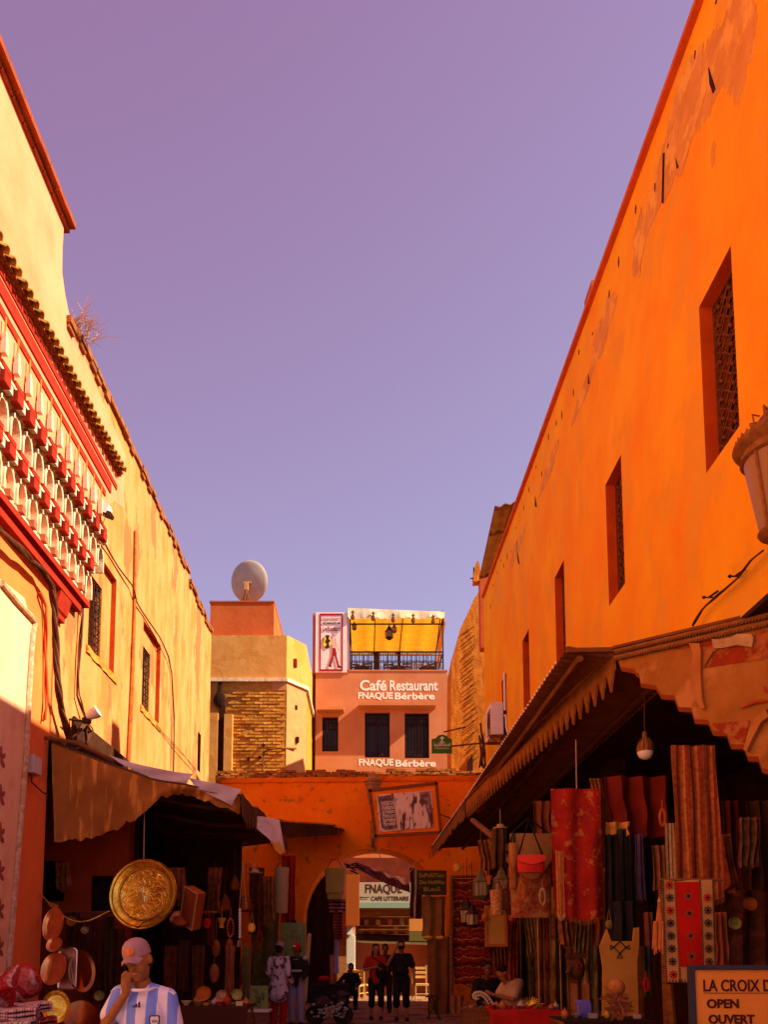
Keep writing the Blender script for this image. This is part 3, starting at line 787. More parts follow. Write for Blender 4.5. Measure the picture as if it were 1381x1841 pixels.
w = MB(); w.prism([B_(u,v,.02) for u, v in [(.54,.395),(.64,.395),(.68,.25),(.76,.1),(.70,.09),(.61,.26),(.58,.28),(.50,.1),(.43,.12),(.53,.28)]], (0,.006,0)); part('trouser_print', w, m_red_cloth, bn)
w = MB(); w.prism([B_(u,v,.02) for u, v in [(.54,.40),(.64,.40),(.66,.52),(.64,.58),(.54,.57),(.50,.50)]], (0,.006,0)); w.prism([B_(u,v,.022) for u, v in [(.64,.57),(.72,.40),(.77,.36),(.75,.34),(.69,.38),(.61,.5)]], (0,.006,0)); w.lathe([(.05,0),(.05,.006)], B_(.62,.625,.02), 12, Matrix.Rotation(R(90),3,'X'))
part('walker_print', w, M('pale pink print', (.66,.42,.34), bump=0), bn)
w = MB(); w.prism([B_(u,v,.024) for u, v in [(.41,.12),(.50,.12),(.52,.075),(.45,.09)]], (0,.006,0)); w.prism([B_(u,v,.024) for u, v in [(.69,.10),(.76,.10),(.83,.095),(.81,.07),(.70,.07)]], (0,.006,0)); part('shoe_print', w, m_ink, bn)
w = MB(); w.bb(p00.x-.12, p00.x-.01, YC+.02, YC+.5, p00.z, p11.z+.02); w.bb(p11.x+.01, p11.x+.06, YC-.02, YC+.1, p00.z, p11.z); part('banner_frame', w, m_terra, bn)

# ---------------------------------------------------------------- arch wall across the street
YA = 24.0
aw = thing('arch_wall', 'orange plastered wall with a round arch closing the street', 'wall', (.2, YA, 0))
ac = A(674, 1652, YA); ar = 2.2; asz = ac.z
AT = lambda x: A(380,1392,YA).z + .13 + .09*(x+4.8)/8.4 - .06
w = MB(); th = 1.3; ns = 24
arc = [(ac.x + ar*math.cos(math.pi*i/ns), asz + ar*math.sin(math.pi*i/ns)) for i in range(ns+1)]   # right to left
xL, xR = -4.75, 4.2
for yy in (YA, YA+th):
    zT = lambda x: AT(x)-.35
    w.add([(xL,yy,0),(ac.x-ar,yy,0),(ac.x-ar,yy,asz),(xL,yy,asz)], [(0,1,2,3)])
    w.add([(xR,yy,0),(ac.x+ar,yy,0),(ac.x+ar,yy,asz),(xR,yy,asz)], [(0,1,2,3)])
    w.add([(xR,yy,asz),(ac.x+ar,yy,asz),(ac.x+ar,yy,zT(ac.x+ar)),(xR,yy,zT(xR))], [(0,1,2,3)])
    w.add([(xL,yy,asz),(ac.x-ar,yy,asz),(ac.x-ar,yy,zT(ac.x-ar)),(xL,yy,zT(xL))], [(0,1,2,3)])
    for i in range(ns):
        (a, za), (b, zb) = arc[i], arc[i+1]
        w.add([(a,yy,za),(b,yy,zb),(b,yy,zT(b)),(a,yy,zT(a))], [(0,1,2,3)])
for i in range(ns):
    (a, za), (b, zb) = arc[i], arc[i+1]; w.add([(a,YA,za),(b,YA,zb),(b,YA+th,zb),(a,YA+th,za)], [(0,1,2,3)])
for x in (ac.x-ar, ac.x+ar): w.add([(x,YA,0),(x,YA+th,0),(x,YA+th,asz),(x,YA,asz)], [(0,1,2,3)])
w.add([(xL,YA,zT(xL)),(xR,YA,zT(xR)),(xR,YA+th,zT(xR)),(xL,YA+th,zT(xL))], [(0,1,2,3)])
part('wall', w, m_arch, aw)
w = MB(); w.grid(lambda u, v: Vector((xL+(xR-xL)*u, YA-.05-.05*v+.02*noise.noise(Vector((u*30,v*3,1))), AT(xL+(xR-xL)*u)-.36+.14*v+.015*noise.noise(Vector((u*22,0,5))))), 80, 2, (0,.3,0))
part('string_course', w, m_arch, aw)
me_c = []
for k in range(3):
    bb_ = MB(); bb_.box((0,0,0), (.30, .5, .075)); me = bb_.mesh('coping_brick', Vector((0,0,0)), [m_cope])
    for v in me.vertices: v.co += Vector((rnd.uniform(-.012,.012), rnd.uniform(-.02,.02), rnd.uniform(-.012,.012)))
    me_c.append(me)
for r_ in range(3):
    x = xL + .15 + (.15 if r_ % 2 else 0)
    while x < xR:
        if not (r_ == 2 and rnd.random() < .35):
            piece('coping_brick', me_c[rnd.randrange(3)], aw, (x, YA+.16+rnd.uniform(-.03,.03)+.04*r_, AT(x)-.17+.083*r_+rnd.uniform(-.008,.008)), (rnd.uniform(-.03,.03), rnd.uniform(-.02,.02), rnd.uniform(-.04,.04)))
        x += .315
w = MB(); w.grid(lambda u, v: Vector((xL+(xR-xL)*u, YA+.12+1.1*v, AT(xL+(xR-xL)*u)-.16+.16*math.sin(math.pi*min(1,v+.15))+.05*noise.noise(Vector((u*40,v*6,0))))), 70, 6)
part('rubble_capping', w, m_cope, aw)

# ---------------------------------------------------------------- right building
XR = 3.6
rb = thing('orange_building', 'tall saturated orange building with narrow deep windows along the right side', 'building', (XR, 14, 0))
def rtop(y): return 11.28 + .052*y
rw = [(7.06, 7.80, 6.60, 8.50), (10.40, 11.12, 6.68, 8.58), (13.60, 14.30, 6.72, 8.72), (16.70, 17.40, 6.75, 8.76), (19.50, 20.20, 6.78, 8.80)]
w = MB(); wall_holes(w, 'x', XR, 1.5, 23.1, 4.75, rtop, rw, .6, ub=[2+1.0*i for i in range(22)])
part('wall', w, m_oran, rb)
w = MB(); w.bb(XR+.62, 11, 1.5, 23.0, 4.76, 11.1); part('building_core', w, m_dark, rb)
w = MB()
for i in range(60):
    y = 1.75 + .5*i
    if y > 23: break
    w.add([], []); w.box((XR+.2, y, rtop(y)+.035), (.56, .505, .07), Matrix.Rotation(R(3),3,'X'))
part('parapet_cap', w, M('orange coping', (.62,.14,.03), (.5,.10,.02), 4, bump=.3), rb)
# bare render patches near the top: thin raised or recessed skins with ragged outlines
def patch(cy_, cz_, ry, rz_, seed, mat, name='bare_patch'):
    w = MB(); n_ = 110; pts = []
    for i in range(n_):
        a = 2*math.pi*i/n_; q = Vector((math.cos(a), math.sin(a), seed*3.1))
        k = 1 + .45*noise.noise(q*1.7) + .22*noise.noise(q*5) + .10*noise.noise(q*16)
        pts.append((XR-.0015-.0004*seed, cy_ + ry*k*math.cos(a), cz_ + rz_*k*math.sin(a)))
    w.prism(pts, (.001,0,0)); return part(name, w, mat, rb)
for (px, py, ry, rz_, sd2) in ((1325,60,.42,.62,1),(1270,150,.50,.42,2),(1225,225,.60,.50,8),(1203,300,.40,.30,6),(1165,395,.42,.22,3),(1150,440,.25,.45,9),(1085,590,.6,.28,4),(1283,278,.05,.13,5),(1050,705,.7,.15,7),(985,850,.8,.16,10),(930,985,.9,.2,11)):
    c = AX(px, py, XR); patch(c.y, c.z, ry, rz_, sd2, m_patch)
w = MB()
for pts in ([(1192,275),(1195,275),(1193,365),(1190,365)], [(1274,122),(1283,150),(1286,160),(1282,168),(1276,150)], [(1215,285),(1220,300),(1217,304)], [(1058,672),(1060,690),(1057,690)], [(962,893),(965,912),(962,910)], [(929,972),(931,1010),(934,1015),(930,990)]):
    w.prism([AX(a, b, XR-.012) for a, b in pts], (.012,0,0))
part('crack', w, m_dark, rb, stuff=True)
w = MB()
for k in range(26):
    y = 6.5 + k*.62 + rnd.uniform(-.2,.2); z = rtop(y) - rnd.uniform(.15, .7); hh = rnd.uniform(.04,.16)
    w.prism([(XR-.011, y, z), (XR-.011, y+.03, z-hh*.5), (XR-.011, y+.012, z-hh), (XR-.011, y-.015, z-hh*.5)], (.01,0,0))
part('plaster_chips', w, m_rust, rb, stuff=True)
for i, (a, b, lo, hi) in enumerate(rw):
    w = MB(); reveal(w, 'x', XR, (a, b, lo, hi), .30)
    fr = part('window', w, M('orange red reveal', (.62,.085,.006), (.5,.06,.005), 3, bump=.2), rb)
    w = MB(); w.bb(XR+.30, XR+.34, a, b, lo, hi); part('pane', w, m_dark, fr)
    w = MB(); X_ = XR+.16; t = .03
    w.bb(X_-.02, X_+.03, a, a+t, lo, hi); w.bb(X_-.02, X_+.03, b-t, b, lo, hi); w.bb(X_-.02, X_+.03, a+t, b-t, lo, lo+t); w.bb(X_-.02, X_+.03, a+t, b-t, hi-t, hi)
    part('frame', w, m_rust, fr)
    w = MB(); rows = 9 if i < 2 else 6; cols = 3
    cw_, ch = (b-a)/cols, (hi-lo)/rows
    for r_ in range(rows):
        for c_ in range(cols):
            yc, zc = a + cw_*(c_+.5), lo + ch*(r_+.5)
            q = [(yc+cw_*.5*math.cos(t2)*(1-.28*math.sin(2*t2)**2), zc+ch*.5*math.sin(t2)*(1-.28*math.sin(2*t2)**2)) for t2 in [2*math.pi*j/12 for j in range(13)]]
            w.tube([(X_, y, z) for y, z in q], .011, 4)
            w.tube([(X_+.01, yc-cw_*.5, zc-ch*.5), (X_+.01, yc+cw_*.5, zc+ch*.5)], .009, 4)
            w.tube([(X_+.01, yc-cw_*.5, zc+ch*.5), (X_+.01, yc+cw_*.5, zc-ch*.5)], .009, 4)
            w.ball((X_-.005, yc, zc), .026, 6, 4)
    part('grille', w, m_rust, fr)
# little chimney block on the roof
w = MB(); w.grid(lambda u, v: Vector((3.66+.22*math.cos(u*6.283), 13.1+.28*math.sin(u*6.283), rtop(13)-.1+1.05*v)), 4, 1)
c = A(1059, 545, 12.6)
w = MB(); w.bb(c.x, c.x+.7, 12.4, 12.85, rtop(12.4)-.3, A(1062,512,12.5).z)
part('chimney', w, m_terra, rb)
# rooftop shelter
zsh = AX(900, 930, 3.3)
rs = thing('rooftop_shelter', 'corrugated lean-to shelter with rusty posts on the orange building roof', 'shelter', (4.0, 20, rtop(20)))
a1, a2 = A(892,912,21.5), A(865,1035,23.6)
w = MB()
def _sh(u, v):
    base = A(890,912,19.6).lerp(A(862,1040,22.8), u)
    top = A(945,911,19.6).lerp(A(900,1040,22.8), u) + Vector((.3,0,.25))
    p = base.lerp(top, v); p.z += .03*math.cos(v*math.pi*2*4); return p
w.grid(_sh, 6, 40, (0,0,.02)); part('sheet_roof', w, M('pale corrugated plastic', (.34,.22,.07), (.24,.13,.04), 4, bump=.2, trans=.25), rs)
w = MB()
for u in (.02, .35, .98):
    b = _sh(u, .0); b2 = _sh(u, .95); w.tube([b+Vector((.0,0,-.05)), b2+Vector((0,0,-.05))], .04, 6)
w.tube([_sh(0,.5)+Vector((0,0,-.08)), _sh(1,.5)+Vector((0,0,-.08))], .045, 6)
for u in (.2, .9): b = _sh(u, .55); w.tube([b, (b.x, b.y, b.z-1.4)], .04, 6)
part('frame', w, m_rust, rs)
# old rough wall with a curved shoulder beyond the orange building
ow = thing('rough_wall', 'rough chiselled orange wall with curved shoulder between orange building and cafe', 'wall', (3.2, 24.4, 0))
pts = [(812,1387),(811,1330),(811,1230),(812,1195),(818,1165),(828,1130),(842,1100),(852,1078),(862,1062)]
fr_ = [A(a, b, 24.35) for a, b in pts]
fr_[0].z = 6.5
w = MB(); w.prism(fr_ + [Vector((5.5,24.35,fr_[-1].z)), Vector((5.5,24.35,6.5))], (0,1.2,0))
part('wall', w, m_rough, ow)
w = MB()
for k in range(46):
    a = A(rnd.uniform(836,848)+k*.22, 1130+k*5.3, 24.33)
    w.box(a, (.26,.03,.035), Matrix.Rotation(R(-38),3,'Y'))
part('chisel_marks', w, M('dark gouges', (.30,.09,.010), bump=.3), ow, stuff=True)
w = MB(); w.bb(2.75, 5.5, 24.3, 25.5, 0, 6.49); part('lower_wall', w, m_arch, ow)
w = MB(); a = A(846,1375,24.3); w.prism([a+Vector((-.1,0,-.3)), a+Vector((.08,0,-.3)), a+Vector((.08,0,.35)), a+Vector((-.1,0,.1))], (0,.02,0)); part('niche', w, m_dark, ow)
pt = thing('red_roof_post', 'square orange red pillar at the far end of the orange building roof', 'pillar', (A(871,1040,23.3).x, 23.4, 11))
w = MB(); a, b = A(864,1110,23.3), A(882,1040,23.3); w.bb(a.x, b.x, 23.25, 23.6, 11.0, b.z); part('shaft', w, m_terra, pt)
w = MB(); w.grid(lambda u, v: A(852+12*u, 1045-38*v*math.sin(.3+u*2.2), 23.4)+Vector((0,0,.03*noise.noise(Vector((u*9,v*9,0))))), 6, 6, (0,.3,0)); part('rubble_head', w, m_rough, pt)
w = MB(); w.tube([A(852,1046,23.5), A(852,1020,23.5)], .02, 5); w.tube([A(846,1040,23.5), A(864,1040,23.5)], .02, 5); part('iron_hook', w, m_iron, pt)
# AC unit
p = A(893,1310,19.0)
acu = thing('air_conditioner', 'white air conditioner unit on a bracket under the last window of the orange building', 'air conditioner', (XR-.2, 18.2, 7.1))
a = AX(880,1310,XR-.05); zz0, zz1 = AX(893,1313,XR-.3).z, AX(893,1252,XR-.3).z
yA = AX(908,1290,XR-.01).y
w = MB(); w.bb(XR-.38, XR-.06, yA-.05, yA+.85, zz0, zz1); part('casing', w, m_sky_white, acu)
w = MB()
for k in range(9): w.bb(XR-.39, XR-.381, yA+.02, yA+.5, zz0+.06+k*.075, zz0+.10+k*.075)
w.lathe([(.22,0),(.22,.012),(.19,.012),(.19,0)], (XR-.381, yA+.3, (zz0+zz1)/2), 20, Matrix.Rotation(R(-90),3,'Y'))
part('fan_grille', w, m_rust, acu)
w = MB(); w.bb(XR-.42, XR-.001, yA, yA+.06, zz0-.06, zz0-.003); w.bb(XR-.42, XR-.001, yA+.7, yA+.76, zz0-.06, zz0-.003); w.tube([(XR-.38,yA+.03,zz0-.05),(XR,yA+.03,zz0-.4)], .02, 5); part('bracket', w, m_rust, acu, stuff=True)
w = MB(); w.tube([(XR-.03,yA-.02,zz0+.5),(XR-.03,yA-.25,zz0+.45),(XR-.03,yA-.3,zz0+.1),(XR-.03,yA-.5,zz0-.1)], .02, 6)
w.tube([(XR-.03,yA-.15,zz0+.6),(XR-.03,yA-.15,zz0+1.6)], .03, 6); part('pipe', w, m_whitep, acu)

# shop bays under both buildings: floor level dark rooms
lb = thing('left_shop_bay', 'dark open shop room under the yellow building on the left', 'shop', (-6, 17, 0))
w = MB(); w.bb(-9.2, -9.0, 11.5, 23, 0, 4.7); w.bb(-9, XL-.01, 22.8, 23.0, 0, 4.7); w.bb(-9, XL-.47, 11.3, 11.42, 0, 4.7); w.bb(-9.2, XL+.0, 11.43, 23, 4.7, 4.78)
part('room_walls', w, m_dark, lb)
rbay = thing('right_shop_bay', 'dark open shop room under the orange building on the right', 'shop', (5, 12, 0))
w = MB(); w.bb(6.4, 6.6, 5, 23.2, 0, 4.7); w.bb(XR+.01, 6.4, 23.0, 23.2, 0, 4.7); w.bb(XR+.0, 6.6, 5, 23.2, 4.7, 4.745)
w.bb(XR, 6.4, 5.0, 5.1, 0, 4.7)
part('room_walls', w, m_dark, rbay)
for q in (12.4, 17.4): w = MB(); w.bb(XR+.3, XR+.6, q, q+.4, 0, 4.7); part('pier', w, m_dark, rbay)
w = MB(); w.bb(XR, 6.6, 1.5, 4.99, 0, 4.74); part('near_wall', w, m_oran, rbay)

pg = thing('passage_dark_block', 'dark block added just inside the arch on the left to darken the passage', 'building', (-3.5, 27, 0))  # dark block added to darken the passage behind the arch
w = MB(); w.bb(-4.7, -1.22, YA+th+.02, 27.1, 0, 6.2); part('wall', w, m_dark, pg)
# ================================================================== STREET FITTINGS
def strands(w, pts, n, r, spread, seed=0, seg=6):
    rr = random.Random(seed)
    fine = []
    for a, b in zip(pts, pts[1:]):
        for k in range(4): fine.append(a.lerp(b, k/4))
    fine.append(pts[-1])
    for i in range(n):
        ph = rr.uniform(0, 6.28); w.tube([p + Vector((spread*math.cos(ph+j*.5), spread*.6*math.sin(ph+j*.5), spread*.6*math.sin(ph*2+j*.4))) for j, p in enumerate(fine)], r*rr.uniform(.7,1.2), seg)
XC = XL + .13
def cab(name, label, pxs, X, n, r, spread, mat, seed=0, cat='cable', grp=None):
    w = MB(); pts = [AX(a, b, X) for a, b in pxs]; strands(w, pts, n, r, spread, seed)
    return solo(name, w, mat, label, cat, pts[0], grp, True)
cab('cable_bundle', 'thick dark cable bundle sagging under the white balcony and down the orange pillar', [(-8,948),(25,978),(52,1003),(78,1028),(92,1056),(98,1100),(100,1160),(102,1220),(108,1268),(118,1305),(128,1345)], XC, 6, .022, .035, m_cable, 1)
cab('wall_cable', 'thin cables looping from balcony end across the first barred window', [(168,945),(192,985),(215,1022),(236,1052),(245,1082),(262,1108),(285,1145),(302,1180),(310,1210),(312,1290),(310,1392)], XL+.05, 2, .014, .02, m_cable, 2)
cab('wall_cable', 'dark cable falling straight beside the first barred window', [(152,990),(150,1040),(146,1110),(142,1180),(140,1250),(150,1285),(155,1338)], XL+.06, 3, .016, .022, m_cable, 3)
cab('wall_cable', 'slanting wire pair from second barred window down to arch wall', [(282,1302),(300,1325),(325,1355),(352,1386)], XL+.05, 2, .010, .03, m_rust, 4)
cab('wall_cable', 'tangle of black wires above the near corner of the left awning', [(112,1310),(130,1335),(118,1345),(140,1322),(150,1300),(165,1312),(158,1340),(128,1350)], XL+.1, 3, .012, .04, m_cable, 5)
cab('wall_cable', 'red brown wires fastened down the middle of the orange pillar', [(72,1065),(80,1090),(82,1140),(83,1200),(82,1260),(78,1295)], XL+.02, 2, .018, .02, M('red brown wire', (.40,.06,.012), bump=.1), 6)
w = MB(); w.tube([AX(243,955,XL+.03), AX(241,1100,XL+.03), AX(236,1240,XL+.03), AX(229,1390,XL+.03)], [.03,.035,.05,.055], 8)
solo('drain_pipe', w, M('rust red pipe', (.40,.12,.02), (.25,.07,.015), 8, bump=.3), 'rust red drain pipe down the yellow wall between the two barred windows', 'pipe', AX(229,1390,XL+.03), None, True)
bx = thing('junction_box', 'white plastic junction box on the orange pillar', 'junction box', AX(60,1376,XL))
w = MB(); c = AX(60,1376,XL+.04); w.box(c, (.1,.26,.26)); part('box_body', w, M('pale grey plastic', (.55,.40,.34), bump=.03), bx)
w = MB(); w.box(c+Vector((.055,0,0)), (.012,.24,.24)); part('cover', w, M('pale grey plastic', (.55,.40,.34)), bx)
w = MB(); w.tube([c+Vector((0,-.05,-.13)), c+Vector((0,-.05,-.25)), c+Vector((0,.35,-.32)), c+Vector((0,.5,-.3))], .012, 5); part('lead', w, m_cable, bx)
fl = thing('floodlight', 'small white floodlight on the yellow wall right of the balcony end', 'floodlight', AX(190,920,XL))
c = AX(190,918,XL+.12); w = MB(); w.box(c, (.12,.2,.16), Matrix.Rotation(R(20),3,'Y')); part('housing', w, m_sky_white, fl)
w = MB(); w.box(c+Vector((.05,0,-.08)), (.13,.19,.06), Matrix.Rotation(R(20),3,'Y')); part('lens', w, m_iron, fl)
w = MB(); w.tube([c+Vector((0,0,-.1)), c+Vector((-.05,.02,-.22)), c+Vector((-.12,.05,-.1))], .008, 5); part('bracket', w, m_iron, fl)
fl = thing('wall_spotlight', 'small white spotlight on an arm just above the left awning', 'spotlight', AX(150,1300,XL))
c = AX(166,1284,XL+.35); w = MB(); w.lathe([(.05,-.1),(.09,.02),(.10,.1),(.09,.1)], c, 14, Matrix.Rotation(R(60),3,'Y')); part('lamp_head', w, m_sky_white, fl, True)
w = MB(); w.tube([c, c+Vector((-.12,0,-.12)), c+Vector((-.35,-.05,-.1))], .02, 6); w.box(c+Vector((-.1,.02,-.1)), (.12,.1,.08)); part('arm', w, m_iron, fl)
# dry weed on the roof edge
c = AX(142,606,XL+.05); c.z = ytop(c.y)+.0; pl = thing('dry_weed', 'dry pale weed growing on the edge of the yellow roof', 'weed', c); w = MB(); rr = random.Random(3)
for i in range(70):
    a = rr.uniform(0,6.28); l = rr.uniform(.15,.52); tl = rr.uniform(.1,.9)
    d = Vector((abs(math.cos(a))*.9, math.sin(a)*.7, 1.1-tl)).normalized()
    m_ = c + Vector((rr.uniform(-.1,.15), rr.uniform(-.25,.25), 0)); p2 = m_+d*l*.55; p3 = m_+d*l+Vector((rr.uniform(-.08,.1),rr.uniform(-.1,.1),-.12*tl))
    w.tube([m_, p2, p3], [.006,.004,.0015], 3, False)
part('stalks', w, M('dry pale straw', (.55,.36,.24), (.40,.26,.18), 8, bump=0), pl, stuff=True)

# ------------------------------------------------------------ street lamps
m_lampmetal = M('bronze lamp metal', (.20,.07,.018), (.12,.04,.01), 14, rough=.55, bump=.2)
m_lglass = M('frosted lamp glass', (.29,.125,.035), (.20,.08,.02), 2, rough=.4, bump=0, spec=.5, st=(1,1,.3))
def street_lamp(label, c, r_, pole, m_lampmetal=m_lampmetal):
    """c = centre of the glass bottom"""
    t = thing('street_lamp', label, 'street lamp', c, 'old bronze street lamps')
    h = r_*2.35
    w = MB(); w.lathe([(r_*.60, .0), (r_*.97, h)], c, 28); part('glass', w, m_lglass, t, True)
    w = MB()
    for k in range(4):
        a = R(25) + math.pi*k/2; w.tube([(c.x+r_*.62*math.cos(a), c.y+r_*.62*math.sin(a), c.z), (c.x+r_*1.0*math.cos(a), c.y+r_*1.0*math.sin(a), c.z+h)], r_*.05, 6)
    part('glazing_bar', w, m_lampmetal, t, stuff=True)
    w = MB(); w.lathe([(r_*1.0,h-.0),(r_*1.08,h+r_*.05),(r_*1.0,h+r_*.12),(r_*1.02,h+r_*.3),(r_*1.22,h+r_*.42),(r_*1.28,h+r_*.52),(r_*1.2,h+r_*.58),(r_*1.22,h+r_*.66),(r_*.9,h+r_*.8),(r_*.55,h+r_*1.3),(r_*.35,h+r_*1.55),(r_*.3,h+r_*1.7),(r_*.12,h+r_*1.8),(r_*.05,h+r_*2.0),(.001,h+r_*2.05)], c, 32); part('hood', w, m_lampmetal, t, True)
    w = MB()
    for k in range(36):
        a = 2*math.pi*k/36; ca, sa = math.cos(a), math.sin(a)
        w.add([(c.x+r_*1.2*ca-sa*r_*.12, c.y+r_*1.2*sa+ca*r_*.12, c.z+h+r_*.6),(c.x+r_*1.2*ca+sa*r_*.12, c.y+r_*1.2*sa-ca*r_*.12, c.z+h+r_*.6),(c.x+r_*1.22*ca, c.y+r_*1.22*sa, c.z+h+r_*.76)], [(0,1,2)])
    for k in range(10):
        a = 2*math.pi*k/10; ca, sa = math.cos(a), math.sin(a)
        w.tube([(c.x+r_*.66*ca, c.y+r_*.66*sa, c.z+h+r_*1.1),(c.x+r_*.72*ca, c.y+r_*.72*sa, c.z+h+r_*1.5),(c.x+r_*.5*ca, c.y+r_*.5*sa, c.z+h+r_*1.45)], r_*.035, 4)
    part('crown', w, m_lampmetal, t, stuff=True)
    w = MB(); w.lathe([(.01,-r_*.6),(r_*.12,-r_*.55),(r_*.2,-r_*.35),(r_*.34,-r_*.22),(r_*.62,-r_*.1),(r_*.68,0),(r_*.62,.02)], c, 24); part('base_cup', w, m_lampmetal, t, True)
    w = MB(); pole(w, c, r_); part('bracket', w, m_lampmetal, t, True)
    return t
street_lamp('large bronze street lamp cut by the right edge, on the orange wall', A(1406,955,5.4), .235,
    lambda w, c, r_: (w.tube([c+Vector((0,0,-.15)), c+Vector((.05,.05,-.4)), c+Vector((.4,.3,-.5)), (XR, c.y+.4, c.z-.35)], .03, 8), w.tube([c+Vector((.02,.0,-.3)), c+Vector((.25,.1,-.2)), (XR, c.y+.4, c.z+.1)], .018, 6), w.box((XR-.02, c.y+.4, c.z-.15), (.04,.12,.7))))
street_lamp('bronze street lamp on the arch wall beside the tilted framed poster', A(671,1444,23.2), .23,
    lambda w, c, r_: (w.tube([c+Vector((0,0,-.1)), c+Vector((0,0,-1.05)), (c.x, YA-.0, c.z-1.2)], .05, 8), w.tube([c+Vector((0,.0,-.6)), (c.x, YA, c.z-.6)], .03, 6), w.box((c.x, YA-.02, c.z-.9), (.18,.05,.9))), M('sun bleached bronze', (.46,.22,.07), (.30,.12,.03), 10, bump=.2))  # lighter copy of the lamp bronze, its sunlight put into the colour
# cable from near lamp to the awning, with its two wall pins
cb2 = thing('lamp_cable', 'twisted brown cable pinned to orange wall below the large near lamp', 'cable', AX(1300,1050,XR-.1))
w = MB(); strands(w, [AX(a,b,XR-.08) for a, b in ((1372,990),(1352,1008),(1328,1038),(1290,1070),(1265,1095),(1246,1125))], 3, .010, .010, 4)
part('wire', w, m_cable, cb2, True)
for a, b in ((1332,1036),(1284,1074)):
    w = MB(); q = AX(a,b,XR-.01); w.tube([q, q+Vector((-.12,-.0,-.0))], .008, 5); w.ball(q+Vector((-.1,0,0)), .018, 6, 5); w.tube([q+Vector((-.05,0,0)), q+Vector((-.02,-.14,0))], .012, 5); part('pin', w, m_iron, cb2)
cab('wall_wire', 'thin wire and fixings on rough wall near the green sign', [(826,1128),(836,1180),(845,1230),(848,1300)], 2.75, 1, .012, .01, m_cable, 9) if False else None

# ------------------------------------------------------------ green street sign
c = A(795,1340,22.0); sg = thing('green_street_sign', 'small green arched sign with white arrow and Arabic lettering', 'sign', c)
sc_ = 22.0/1400
o_ = [(-19,-15),(18.5,-15),(18,12.5),(13,13),(9,18),(0,20.5),(-7,18.5),(-12,13),(-19,12)]
w = MB(); w.prism([c+Vector((a*sc_,0,b*sc_)) for a, b in o_], (0,.03,0)); part('plate', w, M('green enamel', (.035,.10,.008), bump=.02, rough=.5), sg)
w = MB(); w.prism([c+Vector((a*sc_,-.006,b*sc_)) for a, b in [(-1.2,8.5),(1.2,8.5),(1.2,13),(3.6,12.2),(3.6,13.6),(0,17),(-3.6,13.6),(-3.6,12.2),(-1.2,13)]], (0,.005,0)); part('arrow', w, m_whitep, sg)
def ar(cps): return ''.join(chr(k) for k in reversed(cps))
for body_, yy, wd, sz in ((ar([0xFEE3,0xFEA0,0xFEE4,0xFECA]), 4.6, 8, .13), (ar([0xFE8D,0xFEDF,0xFEBC,0xFEE8,0xFE8E,0xFECB,0xFE94,0x20,0xFE8D,0xFEDF,0xFE98,0xFED8,0xFEE0,0xFEF4,0xFEAA,0xFEF3,0xFE94]), -1.5, 30, .13)):
    try: text(sg, body_, sz, m_whitep, c+Vector((-wd/2*sc_,-.008,yy*sc_)), width=wd*sc_, bold=.003, ext=.001, name='arabic_lettering')
    except Exception as ex: print('arabic', ex)
text(sg, "ENSEMBLE ARTISANAL", .06, m_whitep, c+Vector((-13*sc_,-.008,-7*sc_)), width=26*sc_, ext=.001)
w = MB()
w.tube([c+Vector((18*sc_,.015,-.02)), A(866,1336,22.0)], .025, 6); w.tube([A(798,1316,22.0), A(838,1307,22.0)], .022, 6); part('bracket_arm', w, m_rust, sg)
w = MB(); q = A(866,1340,22.05)
for a, b in (((862,1322),(868,1375)),((864,1300),(874,1385)),((870,1330),(862,1380))): w.tube([A(*a,22.05), A(*b,22.1)], .03, 5)
part('wall_clamp', w, m_cable, sg)
cab('wall_wire', 'black wires gathered on the wall behind the green sign bracket', [(866,1322),(872,1352),(868,1378),(880,1392),(893,1384)], 3.35, 4, .016, .05, m_cable, 9)

# ------------------------------------------------------------ tilted framed poster
YP = 22.6; fp_ = [A(665,1421,YP), A(785,1408,YP), A(793,1496,YP), A(675,1503,YP)]
ps = thing('framed_poster', 'large weathered black and white poster in a tilted brown frame over the arch', 'poster', A(729,1457,YP))
w = MB()
for i in range(4):
    a, b = fp_[i], fp_[(i+1)%4]; d = (b-a).normalized()*.03; n_ = Vector((0,1,0)).cross(b-a).normalized()*.045
    w.prism([a-d+n_, b+d+n_, b+d-n_, a-d-n_], (0,.06,0))
part('frame', w, m_wood, ps)
w = MB(); w.prism([p+Vector((0,.03,0)) for p in fp_], (0,.02,0)); part('board', w, m_arch, ps)
ip = [A(677,1429,YP), A(776,1421,YP), A(780,1487,YP), A(683,1496,YP)]
w = MB(); w.prism([p+Vector((0,.008,0)) for p in ip], (0,.016,0)); part('poster_sheet', w, M('bleached photo print', (.78,.58,.46), (.66,.46,.36), 2, bump=.1, c3=(.10,.05,.045), s3=3.2, t3=.56, edge=.03, st3=(2.2,1,.55)), ps)
w = MB(); rr = random.Random(11)
ipt = lambda u, v: (ip[0].lerp(ip[1], u)).lerp(ip[3].lerp(ip[2], u), v)
m_dp = M('dark faded print', (.12,.06,.055), (.34,.20,.17), 5, lo=.45, hi=.6, bump=0)
for pl in ([(.02,.05),(.30,.03),(.31,.45),(.33,.95),(.10,.96),(.04,.9)], [(.78,.02),(.97,.02),(.99,.6),(.92,.72),(.88,.5),(.86,.35),(.80,.45)]):
    w = MB(); w.prism([ipt(u,v)+Vector((0,-.003,0)) for u, v in pl], (0,.007,0)); part('dark_print', w, m_dp, ps)
for k, s_t in enumerate(("EXPOSITION", "Artisanat", "& Produits", "Marocains", "Berbère", "Marrakech")):
    q = ipt(.08, .30+.11*k); me = text(ps, s_t, .17, m_whitep, q+Vector((0,-.012,0)), (R(90),R(-5),0), width=.36, ext=.001, name='print_lettering')
w = MB()
